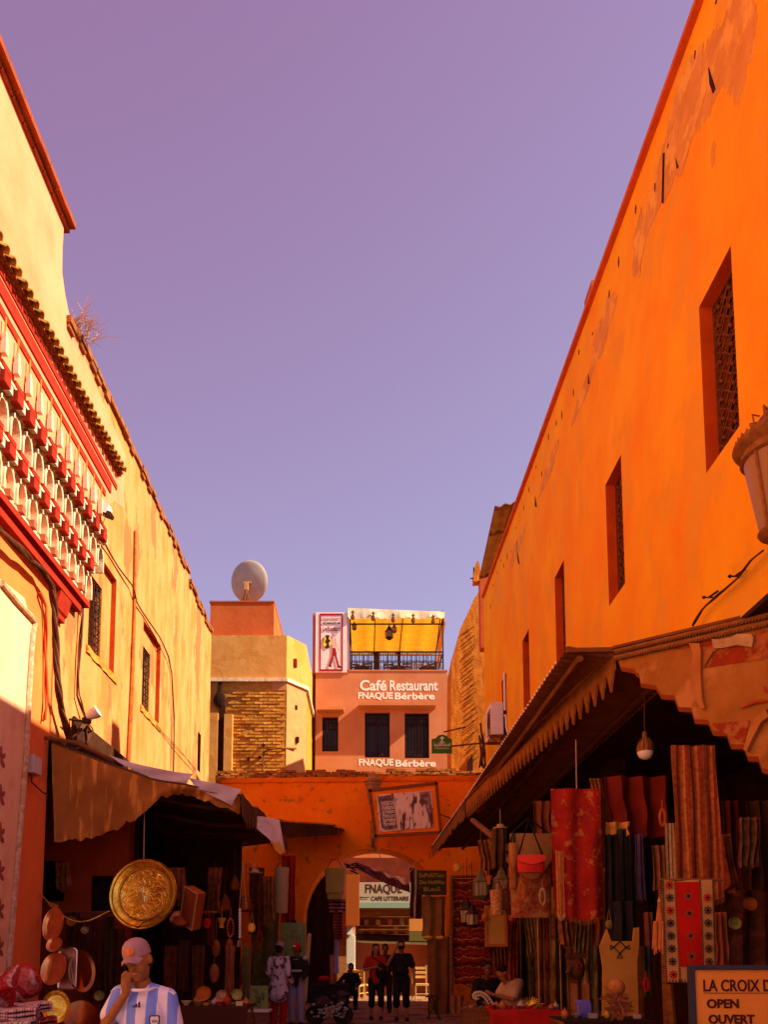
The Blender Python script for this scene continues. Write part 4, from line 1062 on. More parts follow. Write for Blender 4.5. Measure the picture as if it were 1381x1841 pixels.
for u, v in ((.02,.03),(.5,.02),(.98,.03),(.02,.97),(.5,.98),(.98,.97),(.0,.5),(1.,.5)): w.ball(ipt(u,v)+Vector((0,-.004,0)), .018, 6, 4)
part('nail', w, m_iron, ps, stuff=True)
w = MB(); w.tube([A(786,1462,YP+.05), A(812,1472,YA)], .025, 5); w.tube([A(672,1470,YP+.05), A(668,1478,YA)], .025, 5); part('strut', w, m_rust, ps, stuff=True)
c = A(778,1588,20.5); eb = thing('exposition_board', 'small dark painted board reading exposition des hommes bleus beside the arch', 'sign', c)
a, b = A(752,1609,20.5), A(803,1565,20.5)
w = MB(); w.bb(a.x,b.x,20.5,20.54,a.z,b.z); part('board', w, M('dark olive board', (.075,.045,.010), (.05,.03,.008), 6, bump=.1), eb)
m_yl = M('yellow chalk paint', (.42,.27,.03), bump=0)
for s_t, px, py, wd in (("ExPoSiTion", 754, 1577, 45), ("Des HoMMes", 755, 1589.5, 45), ("BLeuS", 762, 1602, 30)):
    q = A(px,py,20.49); text(eb, s_t, .15, m_yl, q, width=wd*20.5/1400, ext=.001, bold=.002)

# ------------------------------------------------------------ left awning: dark roof, brown tarp, white sheets
Ba = Vector((-2.14, 13.0, 4.20))
la = thing('left_awning', 'dark patched tarpaulin awning over the near left stalls', 'awning', (-3.6, 13, 4.3))
nA, nB = AX(93,1336,XL+.05), A(432,1432,13.0)
fB = A(512,1506,21.5); fA = Vector((XL+.05, 22.4, nA.z+.1))
def _la(u, v):
    a = nA.lerp(nB, u); b = fA.lerp(fB, u); p = a.lerp(b, v)
    p.z += -.10*math.sin(math.pi*v*5)*u*.4 - .12*math.sin(math.pi*u)*(1 if v < .1 else .6) + .05*noise.noise(Vector((u*5,v*9,2))); return p
w = MB(); w.grid(_la, 20, 24, (0,0,.04)); part('roof_sheet', w, m_thatch, la)
w = MB()
def _cu(u, v):
    a = _la(u, 0) + Vector((.0,-.02,0))
    low = [(0,1512),(.18,1512),(.32,1488),(.42,1478),(.5,1462),(.58,1434),(.68,1424),(.8,1440),(1,1462)]
    for (u0,y0),(u1,y1) in zip(low, low[1:]):
        if u0 <= u <= u1: yy = y0+(y1-y0)*(u-u0)/(u1-u0); break
    px = 93 + (432-93)*u
    b = A(px, yy+9*noise.noise(Vector((u*14,3,0)))+5*noise.noise(Vector((u*40,7,0))), a.y); b.y = a.y
    p = a.lerp(b, v); p.y += .09*math.sin(u*17+v*2)*v; return p
w.grid(_cu, 80, 10, (0,.02,0)); part('hanging_tarp', w, m_tarp, la, smooth=True)
w = MB()
for v in (.25,.5,.75,.98): w.tube([_la(0,v)+Vector((0,0,-.08)), _la(.5,v)+Vector((0,0,-.08)), _la(1,v)+Vector((0,0,-.08))], .045, 6)
w.tube([_la(1,k/6)+Vector((0,0,-.1)) for k in range(7)], .045, 6)
part('support_pole', w, m_wood, la)
w = MB(); w.tube([nA+Vector((-.1,-.1,.06)), nA.lerp(nB,.12)+Vector((0,-.05,.10)), nA.lerp(nB,.3)+Vector((0,0,.0))], .03, 6); part('front_pole', w, m_wood, la)
w = MB(); w.bb(XL+.012, XL+.05, 12.2, 22.7, 4.3, 5.35); part('back_board', w, m_dark, la)  # dark strip added for the shade under the awning, hides the bright wall
w = MB()
for k in range(26):   # ragged brush fringe along the street edge
    p = _la(1, k/25); w.prism([p+Vector((.03,-.12,.03)), p+Vector((.03,.14,.03)), p+Vector((.05,.1,-.25-rnd.random()*.25)), p+Vector((.05,-.08,-.2-rnd.random()*.3))], (.02,0,0))
part('ragged_fringe', w, m_thatch, la, stuff=True)
def sheet(label, pts, Ys, mat, grp='white sheets laid over the left awnings', name='white_sheet', sag=.05):
    P4 = [A(a, b, y) for (a, b), y in zip(pts, Ys)]
    def fn(u, v):
        p = P4[0].lerp(P4[1], u).lerp(P4[3].lerp(P4[2], u), v); p.z -= sag*math.sin(math.pi*u); p.y += .03*math.sin(u*9+v*4); return p
    w = MB(); w.grid(fn, 14, 6, (0,.012,.006)); return solo(name, w, mat, label, 'sheet', P4[0], grp, True)
sheet('long narrow white sheet along the near edge of the left awning', [(196,1358),(347,1391),(333,1413),(215,1372)], [12.1,12.55,12.5,12.1], m_sheet)
sheet('short white sheet with pointed corner at the end of the left awning', [(338,1398),(433,1419),(416,1448),(352,1416)], [12.6,12.9,12.8,12.6], m_sheet, sag=.0)
sheet('crumpled white cloth hanging over the street edge of left awning', [(437,1469),(502,1474),(513,1534),(488,1512)], [14.6,15.2,15.2,14.8], M('creased white cloth', (.74,.60,.50), (.58,.44,.36), 5, bump=.5), sag=-.03)
sheet('small brown rag tied below the crumpled white cloth', [(483,1508),(500,1512),(512,1532),(496,1530)], [14.5,14.6,14.6,14.5], m_patch)
a2_ = thing('small_awning', 'row of dark sheets forming a small awning against the arch wall', 'awning', A(560,1480,22.5))
for (xa_, xb_, ya_) in ((446,505,1472),(505,546,1477),(546,601,1480),(601,616,1487)):
    w = MB(); p1, p2 = A(xa_,ya_,22.2), A(xb_,ya_+3,22.2)
    w.prism([p1, p2, p2+Vector((0,1.85,.25)), p1+Vector((0,1.85,.25))], (0,0,.04)); part('roof_sheet', w, m_tarp, a2_)
w = MB(); p1, p2 = A(446,1476,22.25), A(606,1487,22.25)
w.grid(lambda u, v: p1.lerp(p2,u)+Vector((0,.03*math.sin(u*20),-v*(.22+.35*(1-u)))), 20, 3, (0,.02,0)); part('valance', w, m_dark, a2_)
# red cloth strip and hanging red panel next to arch
def cloth(name, label, cat, x0, y0, x1, y1, Y, mat, folds=3, amp=.04, grp=None, slant=0, thick=.015, rag=0, taper=0, nv=10):
    a, b = A(x0, y0, Y), A(x1, y1, Y); w = MB(); sd = rnd.random()*9; amp *= 1.35
    def fn(u, v):
        x = a.x + (b.x-a.x)*(u + taper*v*(.5-u)); z = a.z + (b.z-a.z)*v
        wd_ = b.x-a.x
        z += (rag+.05*abs(a.z-b.z))*noise.noise(Vector((u*3, sd, 0)))*v**3
        x += wd_*.10*noise.noise(Vector((v*2.2, sd*3, u*.6)))*(.3+v) - wd_*.07*math.sin(v*2.6)*(u-.5)
        return Vector((x + slant*v, Y + amp*math.sin(u*folds*2*math.pi + sd + v*.7)*(.5+.5*v) + .4*amp*noise.noise(Vector((u*4, v*3, sd))), z))
    w.grid(fn, max(8, folds*6), nv, (0, thick, 0))
    return solo(name, w, mat, label, cat, Vector(((a.x+b.x)/2, Y, b.z)), grp, True)
cloth('hanging_cloth', 'dark red cloth hanging left of the arch', 'cloth', 506, 1538, 530, 1660, 21.8, m_red_cloth, 2, .05)
# partition wall inside left stall: lit red plaster with dark opening
pw = thing('stall_partition', 'red plastered partition wall with dark square hole at the back of the near left stall', 'wall', (-4.4, 15, 0))
a, b = A(72,1500,13.4), A(232,1500,13.4)
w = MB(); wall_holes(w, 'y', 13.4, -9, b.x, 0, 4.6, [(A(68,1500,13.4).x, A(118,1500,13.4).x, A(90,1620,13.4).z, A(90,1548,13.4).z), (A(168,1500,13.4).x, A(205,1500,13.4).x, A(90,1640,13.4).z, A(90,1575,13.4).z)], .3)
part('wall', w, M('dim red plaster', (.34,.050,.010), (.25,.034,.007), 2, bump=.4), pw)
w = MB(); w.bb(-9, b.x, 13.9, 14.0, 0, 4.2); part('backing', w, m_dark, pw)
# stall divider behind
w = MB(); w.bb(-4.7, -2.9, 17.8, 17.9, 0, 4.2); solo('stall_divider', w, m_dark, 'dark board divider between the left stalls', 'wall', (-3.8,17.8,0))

# ------------------------------------------------------------ right awning
ra = thing('right_awning', 'long dark corrugated awning with toothed wooden valance along the right stalls', 'awning', (2.8, 12, 4.8))
EO = [A(1020,1166,8.55), A(835,1440,16.8), A(775,1525,21.9)]          # outer edge
EI = [Vector((XR, 8.55, 4.78)), Vector((XR, 16.8, 4.72)), Vector((XR, 21.9, 4.65))]
def edge(E_, y):
    a, b = (E_[0], E_[1]) if y < E_[1].y else (E_[1], E_[2])
    return a.lerp(b, (y-a.y)/(b.y-a.y))
y = 8.55; n_sh = 0
while y < 21.7:
    y2 = min(y + .82, 21.9)
    def _c(u, v, y=y, y2=y2):
        yy = y + (y2-y)*u; p = edge(EO, yy).lerp(edge(EI, yy), v); p.z += .018*math.cos(u*math.pi*2*6) + .01*(n_sh % 2); return p
    w = MB(); w.grid(_c, 48, 2, (0,0,.012)); part('corrugated_sheet', w, m_corr, ra); y = y2 - .02 if y2 < 21.9 else 22; n_sh += 1
w = MB()
for k in range(3):
    w.tube([edge(EO, yy).lerp(edge(EI, yy), .12+.38*k)+Vector((0,0,-.07)) for yy in (8.6,12,16.8,21.8)], .045, 6)
part('purlin', w, m_wood, ra, stuff=True)
w = MB(); yy = 9
while yy < 21.5: p = edge(EO, yy); w.ball(p+Vector((-.01,0,.01)), .016, 5, 4); yy += .137
part('rim_glint_dots', w, m_whitep, ra, stuff=True)  # white dots stand in for light caught along the sheet rims
# toothed valance boards
VL = [A(1103,1174,8.56), A(1022,1252,9.9), A(932,1338,12.3), A(838,1438,16.6)]
def vline(t):
    ys = [p.y for p in VL]; y_ = ys[0] + (ys[-1]-ys[0])*t
    for a, b in zip(VL, VL[1:]):
        if a.y <= y_ <= b.y + 1e-6: return a.lerp(b, (y_-a.y)/(b.y-a.y))
    return VL[-1]
m_val2 = M('weathered orange valance wood', (.36,.12,.022), (.24,.07,.014), 5, bump=.35)
nt_ = 36
for k in range(nt_):
    a, b = vline(k/nt_), vline((k+1)/nt_); m_ = (a+b)/2; h1, h2 = .20, .42
    dn = Vector((0,0,-1)); q = lambda f, d: a.lerp(b, f) + dn*d
    w = MB(); w.prism([a, b, q(1,h1), q(.93,h1-.03), q(.80,h1+.02), q(.72,h1+.09), q(.62,h1+.12), q(.5,h2), q(.38,h1+.12), q(.28,h1+.09), q(.20,h1+.02), q(.07,h1-.03), q(0,h1)], (.03,.0,0))
    part('valance_tooth', w, m_val2, ra)
w = MB(); w.tube([vline(k/12)+Vector((-.01,0,-.0)) for k in range(13)], .03, 6); part('valance_rail', w, m_val2, ra)
# lower far valance, straw edged
fl_ = [A(834,1447,16.9), A(812,1472,18.6), A(776,1524,21.9)]
w = MB()
for k in range(60):
    t_ = k/59; y_ = 16.9+5*t_; a = fl_[0].lerp(fl_[1], (y_-16.9)/1.7) if y_ < 18.6 else fl_[1].lerp(fl_[2], (y_-18.6)/3.3)
    l = .22 + rnd.random()*.12
    w.prism([a+Vector((0,-.05,.03)), a+Vector((0,.05,.03)), a+Vector((0.02,.05+rnd.uniform(-.03,.03),-l)), a+Vector((.02,-.03,-l))], (.015,0,0))
part('straw_fringe', w, M('dull straw', (.30,.12,.03), (.2,.07,.02), 20, bump=.3), ra, stuff=True)
w = MB(); w.prism([A(832,1443,16.8), A(876,1432,16.9), A(876,1452,16.9), A(860,1462,16.9), A(846,1452,16.9), A(838,1466,16.9), A(832,1458,16.9)], (0,.03,0)); part('stepped_board', w, m_val2, ra)
# near corner front: stepped scalloped painted board with two rope trims
FB0, FB1 = A(1110,1166,8.5), A(1392,1098,6.95)
def fb(px, py):   # a pixel on the board's vertical plane
    n_ = Vector((FB1.y-FB0.y, -(FB1.x-FB0.x), 0)); d = ray(px, py); o_ = Vector((0,0,CZ)); t = (FB0-o_).dot(n_)/d.dot(n_); return o_+d*t
fbn = Vector((FB1.y-FB0.y, -(FB1.x-FB0.x), 0)).normalized()
if fbn.y > 0: fbn = -fbn
fbd = thing('carved_shop_board', 'stepped painted wooden shop board with twisted rope trim over the near right stall', 'shop board', fb(1250,1200))
m_fb = M('faded tan signboard', (.38,.145,.026), (.27,.09,.015), 2.6, bump=.4, c3=(.46,.19,.05), s3=1.6, t3=.6)
steps = [(1111,1182),(1118,1199),(1142,1203),(1144,1208),(1150,1211),(1153,1228),(1180,1232),(1190,1249),(1213,1250),(1221,1271),(1244,1272),(1250,1293),(1274,1294),(1283,1314),(1307,1315),(1315,1338),(1338,1338),(1346,1360),(1364,1360),(1372,1381),(1392,1384)]
w = MB(); up = [fb(1392,1128), fb(1111,1178)]
bs = [fb(*p) for p in steps]
# strips between the top edge and the stepped edge
def topat(px): return fb(px, 1168 + (1112-1168)*(px-1111)/281)
for (p, q) in zip(steps, steps[1:]):
    if q[0]-p[0] < 1: continue
    w.prism([topat(p[0]), topat(q[0]), fb(*q), fb(*p)], fbn*-.04)
part('board', w, m_fb, fbd)
w = MB()
for (p, q) in zip(steps, steps[1:]):
    a, b = fb(*p), fb(*q); w.prism([a, b, b+Vector((0,0,-.05)), a+Vector((0,0,-.05))], fbn*-.16)
part('stepped_edging', w, M('dark red edging', (.26,.05,.010), (.18,.035,.008), 5, bump=.3), fbd)
w = MB(); w.prism([fb(1145,1176)+fbn*.004, fb(1392,1131)+fbn*.004, fb(1392,1182)+fbn*.004, fb(1265,1202)+fbn*.004, fb(1272,1162)+fbn*.004, fb(1180,1170)+fbn*.004], fbn*.004)
w.prism([fb(1282,1302)+fbn*.004, fb(1292,1312)+fbn*.004, fb(1340,1336)+fbn*.004, fb(1350,1295)+fbn*.004, fb(1280,1302)+fbn*.004], fbn*.004)
part('red_painted_field', w, M('faded red paint', (.30,.035,.009), (.20,.022,.006), 4, lo=.4, hi=.6, bump=.3, c3=(.38,.12,.03), s3=4, t3=.6), fbd)
m_cur = M('tan painted letter', (.46,.18,.045), (.36,.12,.028), 4, bump=.25)
w = MB()
cr1 = [(1252,1158,16),(1257,1175,12),(1256,1195,13),(1254,1215,16),(1256,1240,15),(1260,1258,10),(1268,1275,4)]
pl_, pr_ = [], []
for px, py, hw in cr1: pl_.append(fb(px-hw*.5, py)+fbn*.012); pr_.append(fb(px+hw*.5+3, py)+fbn*.012)
w.prism(pl_ + pr_[::-1], fbn*.035); part('carved_letter', w, m_cur, fbd)
w = MB(); q = [(1290,1168),(1278,1182),(1270,1200),(1272,1194),(1282,1176),(1296,1167)]; w.prism([fb(*p)+fbn*.012 for p in q], fbn*.02); part('carved_letter', w, m_cur, fbd)
w = MB(); q = [(1384,1276),(1366,1292),(1352,1320),(1344,1350),(1350,1352),(1360,1330),(1376,1300),(1390,1290)]; w.prism([fb(*p)+fbn*.012 for p in q], fbn*.05); part('carved_letter', w, m_cur, fbd)
w = MB(); w.tube([fb(*p)+fbn*.02 for p in ((1336,1275),(1348,1268),(1364,1262),(1388,1260))], [.004,.014,.018,.012], 6)
w.tube([fb(*p)+fbn*.02 for p in ((1376,1236),(1380,1242),(1390,1244))], [.01,.016,.012], 6); part('painted_stroke', w, M('red brown stroke', (.24,.035,.01), bump=.1), fbd)
w = MB(); q = [(1284,1150),(1298,1151),(1320,1147),(1330,1141),(1356,1141),(1360,1148),(1357,1165),(1330,1161),(1300,1167),(1288,1166)]; w.prism([fb(*p)+fbn*.010 for p in q], fbn*.03); part('torn_paper', w, M('torn pale paper', (.52,.32,.15), (.36,.20,.08), 6, bump=.6), fbd)
for off_ in (0, .075):   # two twisted ropes
    for s_ in range(3):
        w = MB(); pts = []
        for k in range(181):
            t_ = k/180; p = FB0.lerp(FB1, t_) + Vector((0,0,-.045-off_)) + fbn*.03; a_ = t_*120 + s_*2.094
            pts.append(p + Vector((0,0,1))*.019*math.sin(a_) + fbn*.019*math.cos(a_))
        w.tube(pts, .0125, 5); part('rope_strand', w, M('brown rope moulding', (.34,.13,.035), (.25,.09,.02), 10, bump=.2), fbd, True)
w = MB(); w.prism([FB0+Vector((-.05,0,0)), FB1, FB1+fbn*-.9+Vector((0,0,.15)), FB0+fbn*-1.2+Vector((0,0,.2))], (0,0,.03)); part('roof_sheet', w, m_corr, fbd)
# side closing board joining corrugated roof to the front board
w = MB(); w.prism([EO[0]+Vector((0,-.02,0)), A(1110,1163,8.52), A(1110,1163,8.52)+Vector((0,0,-.05)), EO[0]+Vector((0,-.02,-.05))], (0,.05,0)); part('edge_batten', w, m_wood, fbd)

# bulb
c = A(1161,1352,9.0); bu = thing('light_bulb', 'white globe light bulb in a wire cage hanging under the near right awning', 'light bulb', c)
r_ = .092
w = MB(); w.lathe([(.001,-r_)]+[(r_*math.cos(a), r_*math.sin(a)) for a in [R(-75+15*k) for k in range(6)]]+[(r_,0)], c, 20); part('globe', w, M('frosted bulb', (.85,.72,.62), rough=.3, bump=0), bu, True)
w = MB(); w.lathe([(r_*1.0,.0),(r_*1.02,.04),(r_*.85,.10),(r_*.45,.16),(r_*.3,.18),(r_*.3,.24),(.01,.25)], c, 20); part('bulb_body', w, M('brown bulb body', (.22,.09,.03), (.12,.04,.015), 10, bump=.1), bu, True)
w = MB()
for k in range(12):
    a = 2*math.pi*k/12; w.tube([(c.x+r_*1.03*math.cos(a)*f, c.y+r_*1.03*math.sin(a)*f, c.z+z) for f, z in ((1,.0),(1.04,.05),(.88,.11),(.5,.165))], .004, 4)
w.tube([c+Vector((0,0,.24)), c+Vector((0,0,.33)), c+Vector((.02,0,.9))], .006, 4); part('cage', w, m_rust, bu)
w = MB(); w.tube([A(1036,1330,9.6), A(1037,1400,9.6), A(1038,1440,9.6)], .008, 4); solo('string', w, m_woodl, 'thin cord hanging from the toothed valance above the red carpet', 'cord', A(1036,1330,9.6))
# ================================================================== STALL GOODS
def tray(name, label, px, py, Y, rpx, mat, rz=0, rx=80, sx=1.0, sy=1.0, rim=.10, cat='tray', grp=None, inner=None, depth=.045):
    c = A(px, py, Y); r_ = rpx*Y/F
    t = thing(name, label, cat, c, grp); rt = Matrix.Rotation(R(rz),3,'Z') @ Matrix.Rotation(R(rx),3,'X')
    w = MB(); w.lathe([(r_*(1-rim)*.0,-depth*.4),(r_*(1-rim*1.6),-depth*.4),(r_*(1-rim*1.3),-depth*.2),(r_*(1-rim*.6),.0),(r_,depth*.3),(r_*1.01,0),(r_*(1-rim*.7),-depth*.3),(r_*(1-rim*1.2),-depth*.8),(0,-depth*.8)], c, 40, rt, sx, sy); part('dish', w, mat, t, True)
    w = MB()
    for q, rr in ((.0,.55),(.0,.80)): w.tube([c + rt @ Vector((r_*rr*math.cos(a)*sx, r_*rr*math.sin(a)*sy, -depth*.4+.004)) for a in [2*math.pi*k/32 for k in range(33)]], r_*.007, 4)
    part('engraved_ring', w, inner or mat, t, stuff=True)
    return t, c, r_, rt
t, c, r_, rt = tray('hanging_tray', 'very large round hammered brass tray hanging in front of the dark left stall', 257, 1607, 12.0, 64, m_brass, -10, 84, rim=.14, depth=.09)
w = MB(); rr = random.Random(5)
for k in range(16):
    a = 2*math.pi*k/16
    pts = [c + rt @ Vector((r_*q*math.cos(a+e_), r_*q*math.sin(a+e_), -.030)) for q, e_ in ((.05,0),(.22,.2),(.3,-.1),(.45,.15),(.52,0))]
    w.tube(pts, .009, 4)
    pts = [c + rt @ Vector((r_*q*math.cos(a+e_), r_*q*math.sin(a+e_), -.030)) for q, e_ in ((.58,.1),(.68,.2),(.72,0),(.66,-.12),(.58,.1))]
    w.tube(pts, .009, 4)
part('engraving', w, M('bright engraved brass', (1.0,.80,.20), rough=.2, metal=.7, bump=0), t, stuff=True)
w = MB()
for q, rr_ in ((.74,.012),(.80,.008),(.93,.010)): w.tube([c + rt @ Vector((r_*q*math.cos(u), r_*q*math.sin(u), -.032 if q < .9 else .012)) for u in [2*math.pi*k/48 for k in range(49)]], rr_, 5)
part('rim_band', w, M('tarnished brass', (.40,.16,.02), rough=.4, metal=.6, bump=.1), t, stuff=True)
w = MB(); w.tube([c + rt @ Vector((r_*1.0*math.cos(R(q)), r_*1.0*math.sin(R(q)), .02)) + Vector((0,-.02,0)) for q in (-20,-32,-45)]+[c + rt @ Vector((r_*.78*math.cos(R(q)), r_*.82*math.sin(R(q)), .03)) for q in (-50,-68,-82)]+[c + rt @ Vector((r_*.98*math.cos(R(-96)), r_*.98*math.sin(R(-96)), .02))], .009, 5); part('carry_handle', w, m_rust, t)
w = MB(); w.tube([A(258,1412,12.5), A(259,1480,12.2), A(258,1544,12.02)], .007, 4); part('hanging_string', w, m_woodl, t)
w = MB(); pts = [A(70,1606,11.3), A(110,1628,11.5), A(155,1641,11.8), A(196,1638,12.0)]
w.tube([pts[0].lerp(pts[3], k/30)+Vector((0,0,-.28*math.sin(math.pi*k/30)**1.1)) for k in range(31)], .010, 5)
for k in range(6): q = A(86+k*3.4, 1620+k*1.3, 11.4); w.tube([q, q+Vector((0,0,-.07))], .006, 4)
solo('brass_chain', w, m_brass, 'thin brass chain slung from the orange pillar to the large hanging tray', 'chain', pts[0])
tray('hanging_tray', 'tall oval copper tray with bright reflection, topmost on the left post', 95, 1662, 10.9, 25, m_copper, -16, 80, .85, 1.25, .2, grp='copper trays on the left post')
tray('hanging_tray', 'small copper bowl overlapping the bottom of the tall oval tray', 97, 1698, 10.8, 15, m_copper, -10, 66, 1, 1, .2, grp='copper trays on the left post')
tray('hanging_tray', 'round copper tray below the small copper bowl on the left post', 96, 1742, 10.9, 24, m_copper, -8, 74, 1, 1.25, .2, grp='copper trays on the left post')
tray('hanging_tray', 'round gold rimmed brass tray lowest on left beside the folded textiles', 100, 1810, 9.6, 26, m_brass, 24, 72, .9, 1.15, .16, grp='copper trays on the left post')
tray('hanging_tray', 'dark narrow copper tray seen edge-on right of the tin tray', 146, 1746, 11.2, 26, M('dark copper', (.34,.10,.03), rough=.3, metal=1, bump=.1), 50, 82, 1, 1.45, .12, grp='copper trays on the left post')
tray('brass_bowl', 'dim copper bowl lying low behind the patterned cushions', 142, 1825, 11.0, 28, M('dark copper', (.34,.10,.03)), 10, 60, 1, 1, .2, cat='bowl')
c = A(121,1742,11.1); t = thing('tin_tray', 'rectangular tin tray with rounded rim behind the copper trays', 'tray', c)
def rrect(c, hw, hh, r_, n=5):
    P = []
    for (sx_, sz_, a0) in ((1,1,0),(-1,1,90),(-1,-1,180),(1,-1,270)):
        for k in range(n+1): a = R(a0+90*k/n); P.append(Vector((c.x+sx_*(hw-r_)+r_*math.cos(a), c.y, c.z+sz_*(hh-r_)+r_*math.sin(a))))
    return P
w = MB(); w.prism(rrect(c, .125, .29, .05), (0,.012,0)); part('dish', w, m_silver, t)
w = MB(); q = rrect(c, .125, .29, .05); w.tube([p+Vector((0,-.012,0)) for p in q+[q[0]]], .014, 6); part('rim', w, m_silver, t, True)
# patterned cushions and folded textiles, bottom left
def kilim(name, seed): return MS(name, [(0,(.38,.022,.02)),(.12,(.42,.16,.15)),(.2,(.30,.018,.016)),(.34,(.36,.07,.06)),(.42,(.48,.25,.22)),(.5,(.24,.014,.014)),(.62,(.40,.08,.07)),(.78,(.36,.20,.18)),(.86,(.30,.02,.02))], 0, .30, wob=.07, nz=.5, phase=seed, bump=.5, rot=R(20))
def roll(name, label, a, b, r_, mat, grp, seg=22, cat='cushion', capm=None):
    t = thing(name, label, cat, (a+b)/2, grp); w = MB(); n = 8
    w.tube([a.lerp(b, k/n) for k in range(n+1)], [r_*(.90 if k in (0,n) else 1+.03*math.sin(k*2.1)) for k in range(n+1)], seg); part('cover', w, mat, t, True)
    w = MB(); d = (b-a).normalized()
    for e_, s_ in ((a,-1),(b,1)):
        q = Matrix.Rotation(0,3,'X'); ax = d.orthogonal().normalized(); ay = d.cross(ax)
        w.tube([e_ + (ax*math.cos(u)+ay*math.sin(u))*r_*.9 for u in [2*math.pi*k/20 for k in range(21)]], .02, 6)
    part('piping', w, capm or m_red_cloth, t, stuff=True)
    return t
roll('kilim_cushion', 'round red patterned kilim cushion leaning at the far left', A(-6,1790,6.6), A(48,1762,6.9), .155, kilim('kilim red', .1), 'patterned cushions on the left', capm=m_red_cloth)
roll('kilim_cushion', 'dark red cushion cut by the left edge of the photo', A(-40,1775,6.2), A(2,1800,6.1), .12, kilim('kilim dark', .4), 'patterned cushions on the left')
m_pink = MS('pink striped textile', [(0,(.52,.34,.33)),(.18,(.38,.12,.14)),(.32,(.56,.42,.40)),(.5,(.30,.07,.09)),(.66,(.50,.26,.27)),(.82,(.20,.05,.05))], 0, .055, wob=.02, nz=.4, bump=.3)
m_pink2 = MS('grey striped textile', [(0,(.42,.32,.30)),(.25,(.12,.06,.05)),(.4,(.50,.40,.37)),(.6,(.22,.10,.09)),(.8,(.46,.33,.32))], 0, .07, wob=.02, nz=.4, bump=.3)
for i, (px, py, Y, wd, hh, mt, rz, lab) in enumerate(((22,1822,6.0,.36,.09,m_pink,.3,'folded pink striped textile on top of the pile at the left'), (50,1810,6.5,.34,.07,m_pink,.5,'folded pink woven textile touching the gold rimmed tray'), (10,1848,5.8,.40,.10,m_pink2,.2,'folded grey striped textile under the pink one'), (76,1840,6.6,.22,.10,kilim('kilim rose',.7),.4,'small folded rose patterned textile below the gold rimmed tray'))):
    c = A(px, py, Y); t = thing('folded_textile', lab, 'textile', c, 'folded textiles on the left'); rm_ = Matrix.Rotation(rz,3,'Z')
    for k in range(3):
        w = MB()
        n = 14; pts = [Vector((-wd/2+wd*j/n, 0, 0)) for j in range(n+1)]
        def fz(u, v, k=k): 
            rr_ = hh/6; x = (u-.5)*wd; a = v*2*math.pi; yy = .17*math.copysign(abs(math.cos(a))**.35, math.cos(a)); zz_ = rr_*math.copysign(abs(math.sin(a))**.6, math.sin(a))
            return c + rm_ @ Vector((x, yy, zz_ + (k-1)*rr_*2 + .008*math.sin(u*7+k)))
        w.grid(fz, 16, 20); part('fold', w, mt, t, True)
tb = thing('left_goods_table', 'low wooden table under the folded textiles at the left edge', 'table', A(10,1841,6.4))
c = A(20,1862,6.3); w = MB(); w.box(c, (1.0,.8,.04)); part('tabletop', w, m_wood, tb)
for dx in (-.45,.45):
    for dy in (-.35,.35): w = MB(); w.box((c.x+dx, c.y+dy, c.z/2), (.05,.05,c.z)); part('leg', w, m_wood, tb)
for dx in (0,): 
    w = MB(); q = A(142,1850,11.0); w.bb(q.x-.9, q.x+.7, 10.9, 11.7, q.z-.35, q.z-.3); solo('display_board', w, m_wood, 'low dark shelf board under the copper trays', 'shelf', (q.x,11,q.z-.3))
# dark hangings in the left stall
hb = [(118,1640,140,1700,'dull brown scarf'),(143,1650,160,1760,'dark brown strap bundle'),(163,1655,180,1800,'dark red brown scarf'),(184,1648,200,1820,'faded brown cloth strip'),(203,1670,222,1790,'maroon scarf'),(296,1700,318,1800,'dark ochre cloth'),(322,1690,340,1780,'dim red scarf'),(345,1700,366,1800,'dark woven strip'),(372,1640,384,1700,'narrow rust strap')]
for i, (x0_, y0_, x1_, y1_, lb_) in enumerate(hb):
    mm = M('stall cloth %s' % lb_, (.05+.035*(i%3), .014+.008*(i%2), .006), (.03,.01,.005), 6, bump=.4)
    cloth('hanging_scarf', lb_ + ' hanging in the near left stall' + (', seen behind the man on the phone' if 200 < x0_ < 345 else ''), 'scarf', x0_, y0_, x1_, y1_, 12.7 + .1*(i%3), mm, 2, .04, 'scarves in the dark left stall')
w = MB(); w.tube([A(100,1640,12.8), A(390,1640,12.8)], .02, 5); solo('hanging_rail', w, m_wood, 'long rail holding the dim scarves of the near left stall', 'rail', A(240,1640,12.8))
c = A(346,1632,12.4); t = thing('leather_pouf', 'tilted square orange leather pouf hanging right of the large tray', 'pouf', c)
rt2 = Euler((R(10),R(24),R(-38))).to_matrix(); w = MB()
w.box(c, (.34,.16,.62), rt2); part('cover', w, M('orange brown leather', (.34,.07,.015), (.24,.045,.01), 6, rough=.45, bump=.2), t)
w = MB(); P_ = [c + rt2 @ Vector((sx_*.17, -.085, sz_*.31)) for sx_, sz_ in ((-1,-1),(1,-1),(1,1),(-1,1))]; w.tube(P_+[P_[0]], .012, 5); part('seam', w, m_woodl, t)
c = A(325,1600,12.5); w = MB()
tray('copper_dish', 'small orange copper dish tucked between the large tray and pouf', 325, 1652, 12.45, 20, M('dark copper', (.34,.10,.03)), 0, 50, 1, 1, .2, cat='dish')
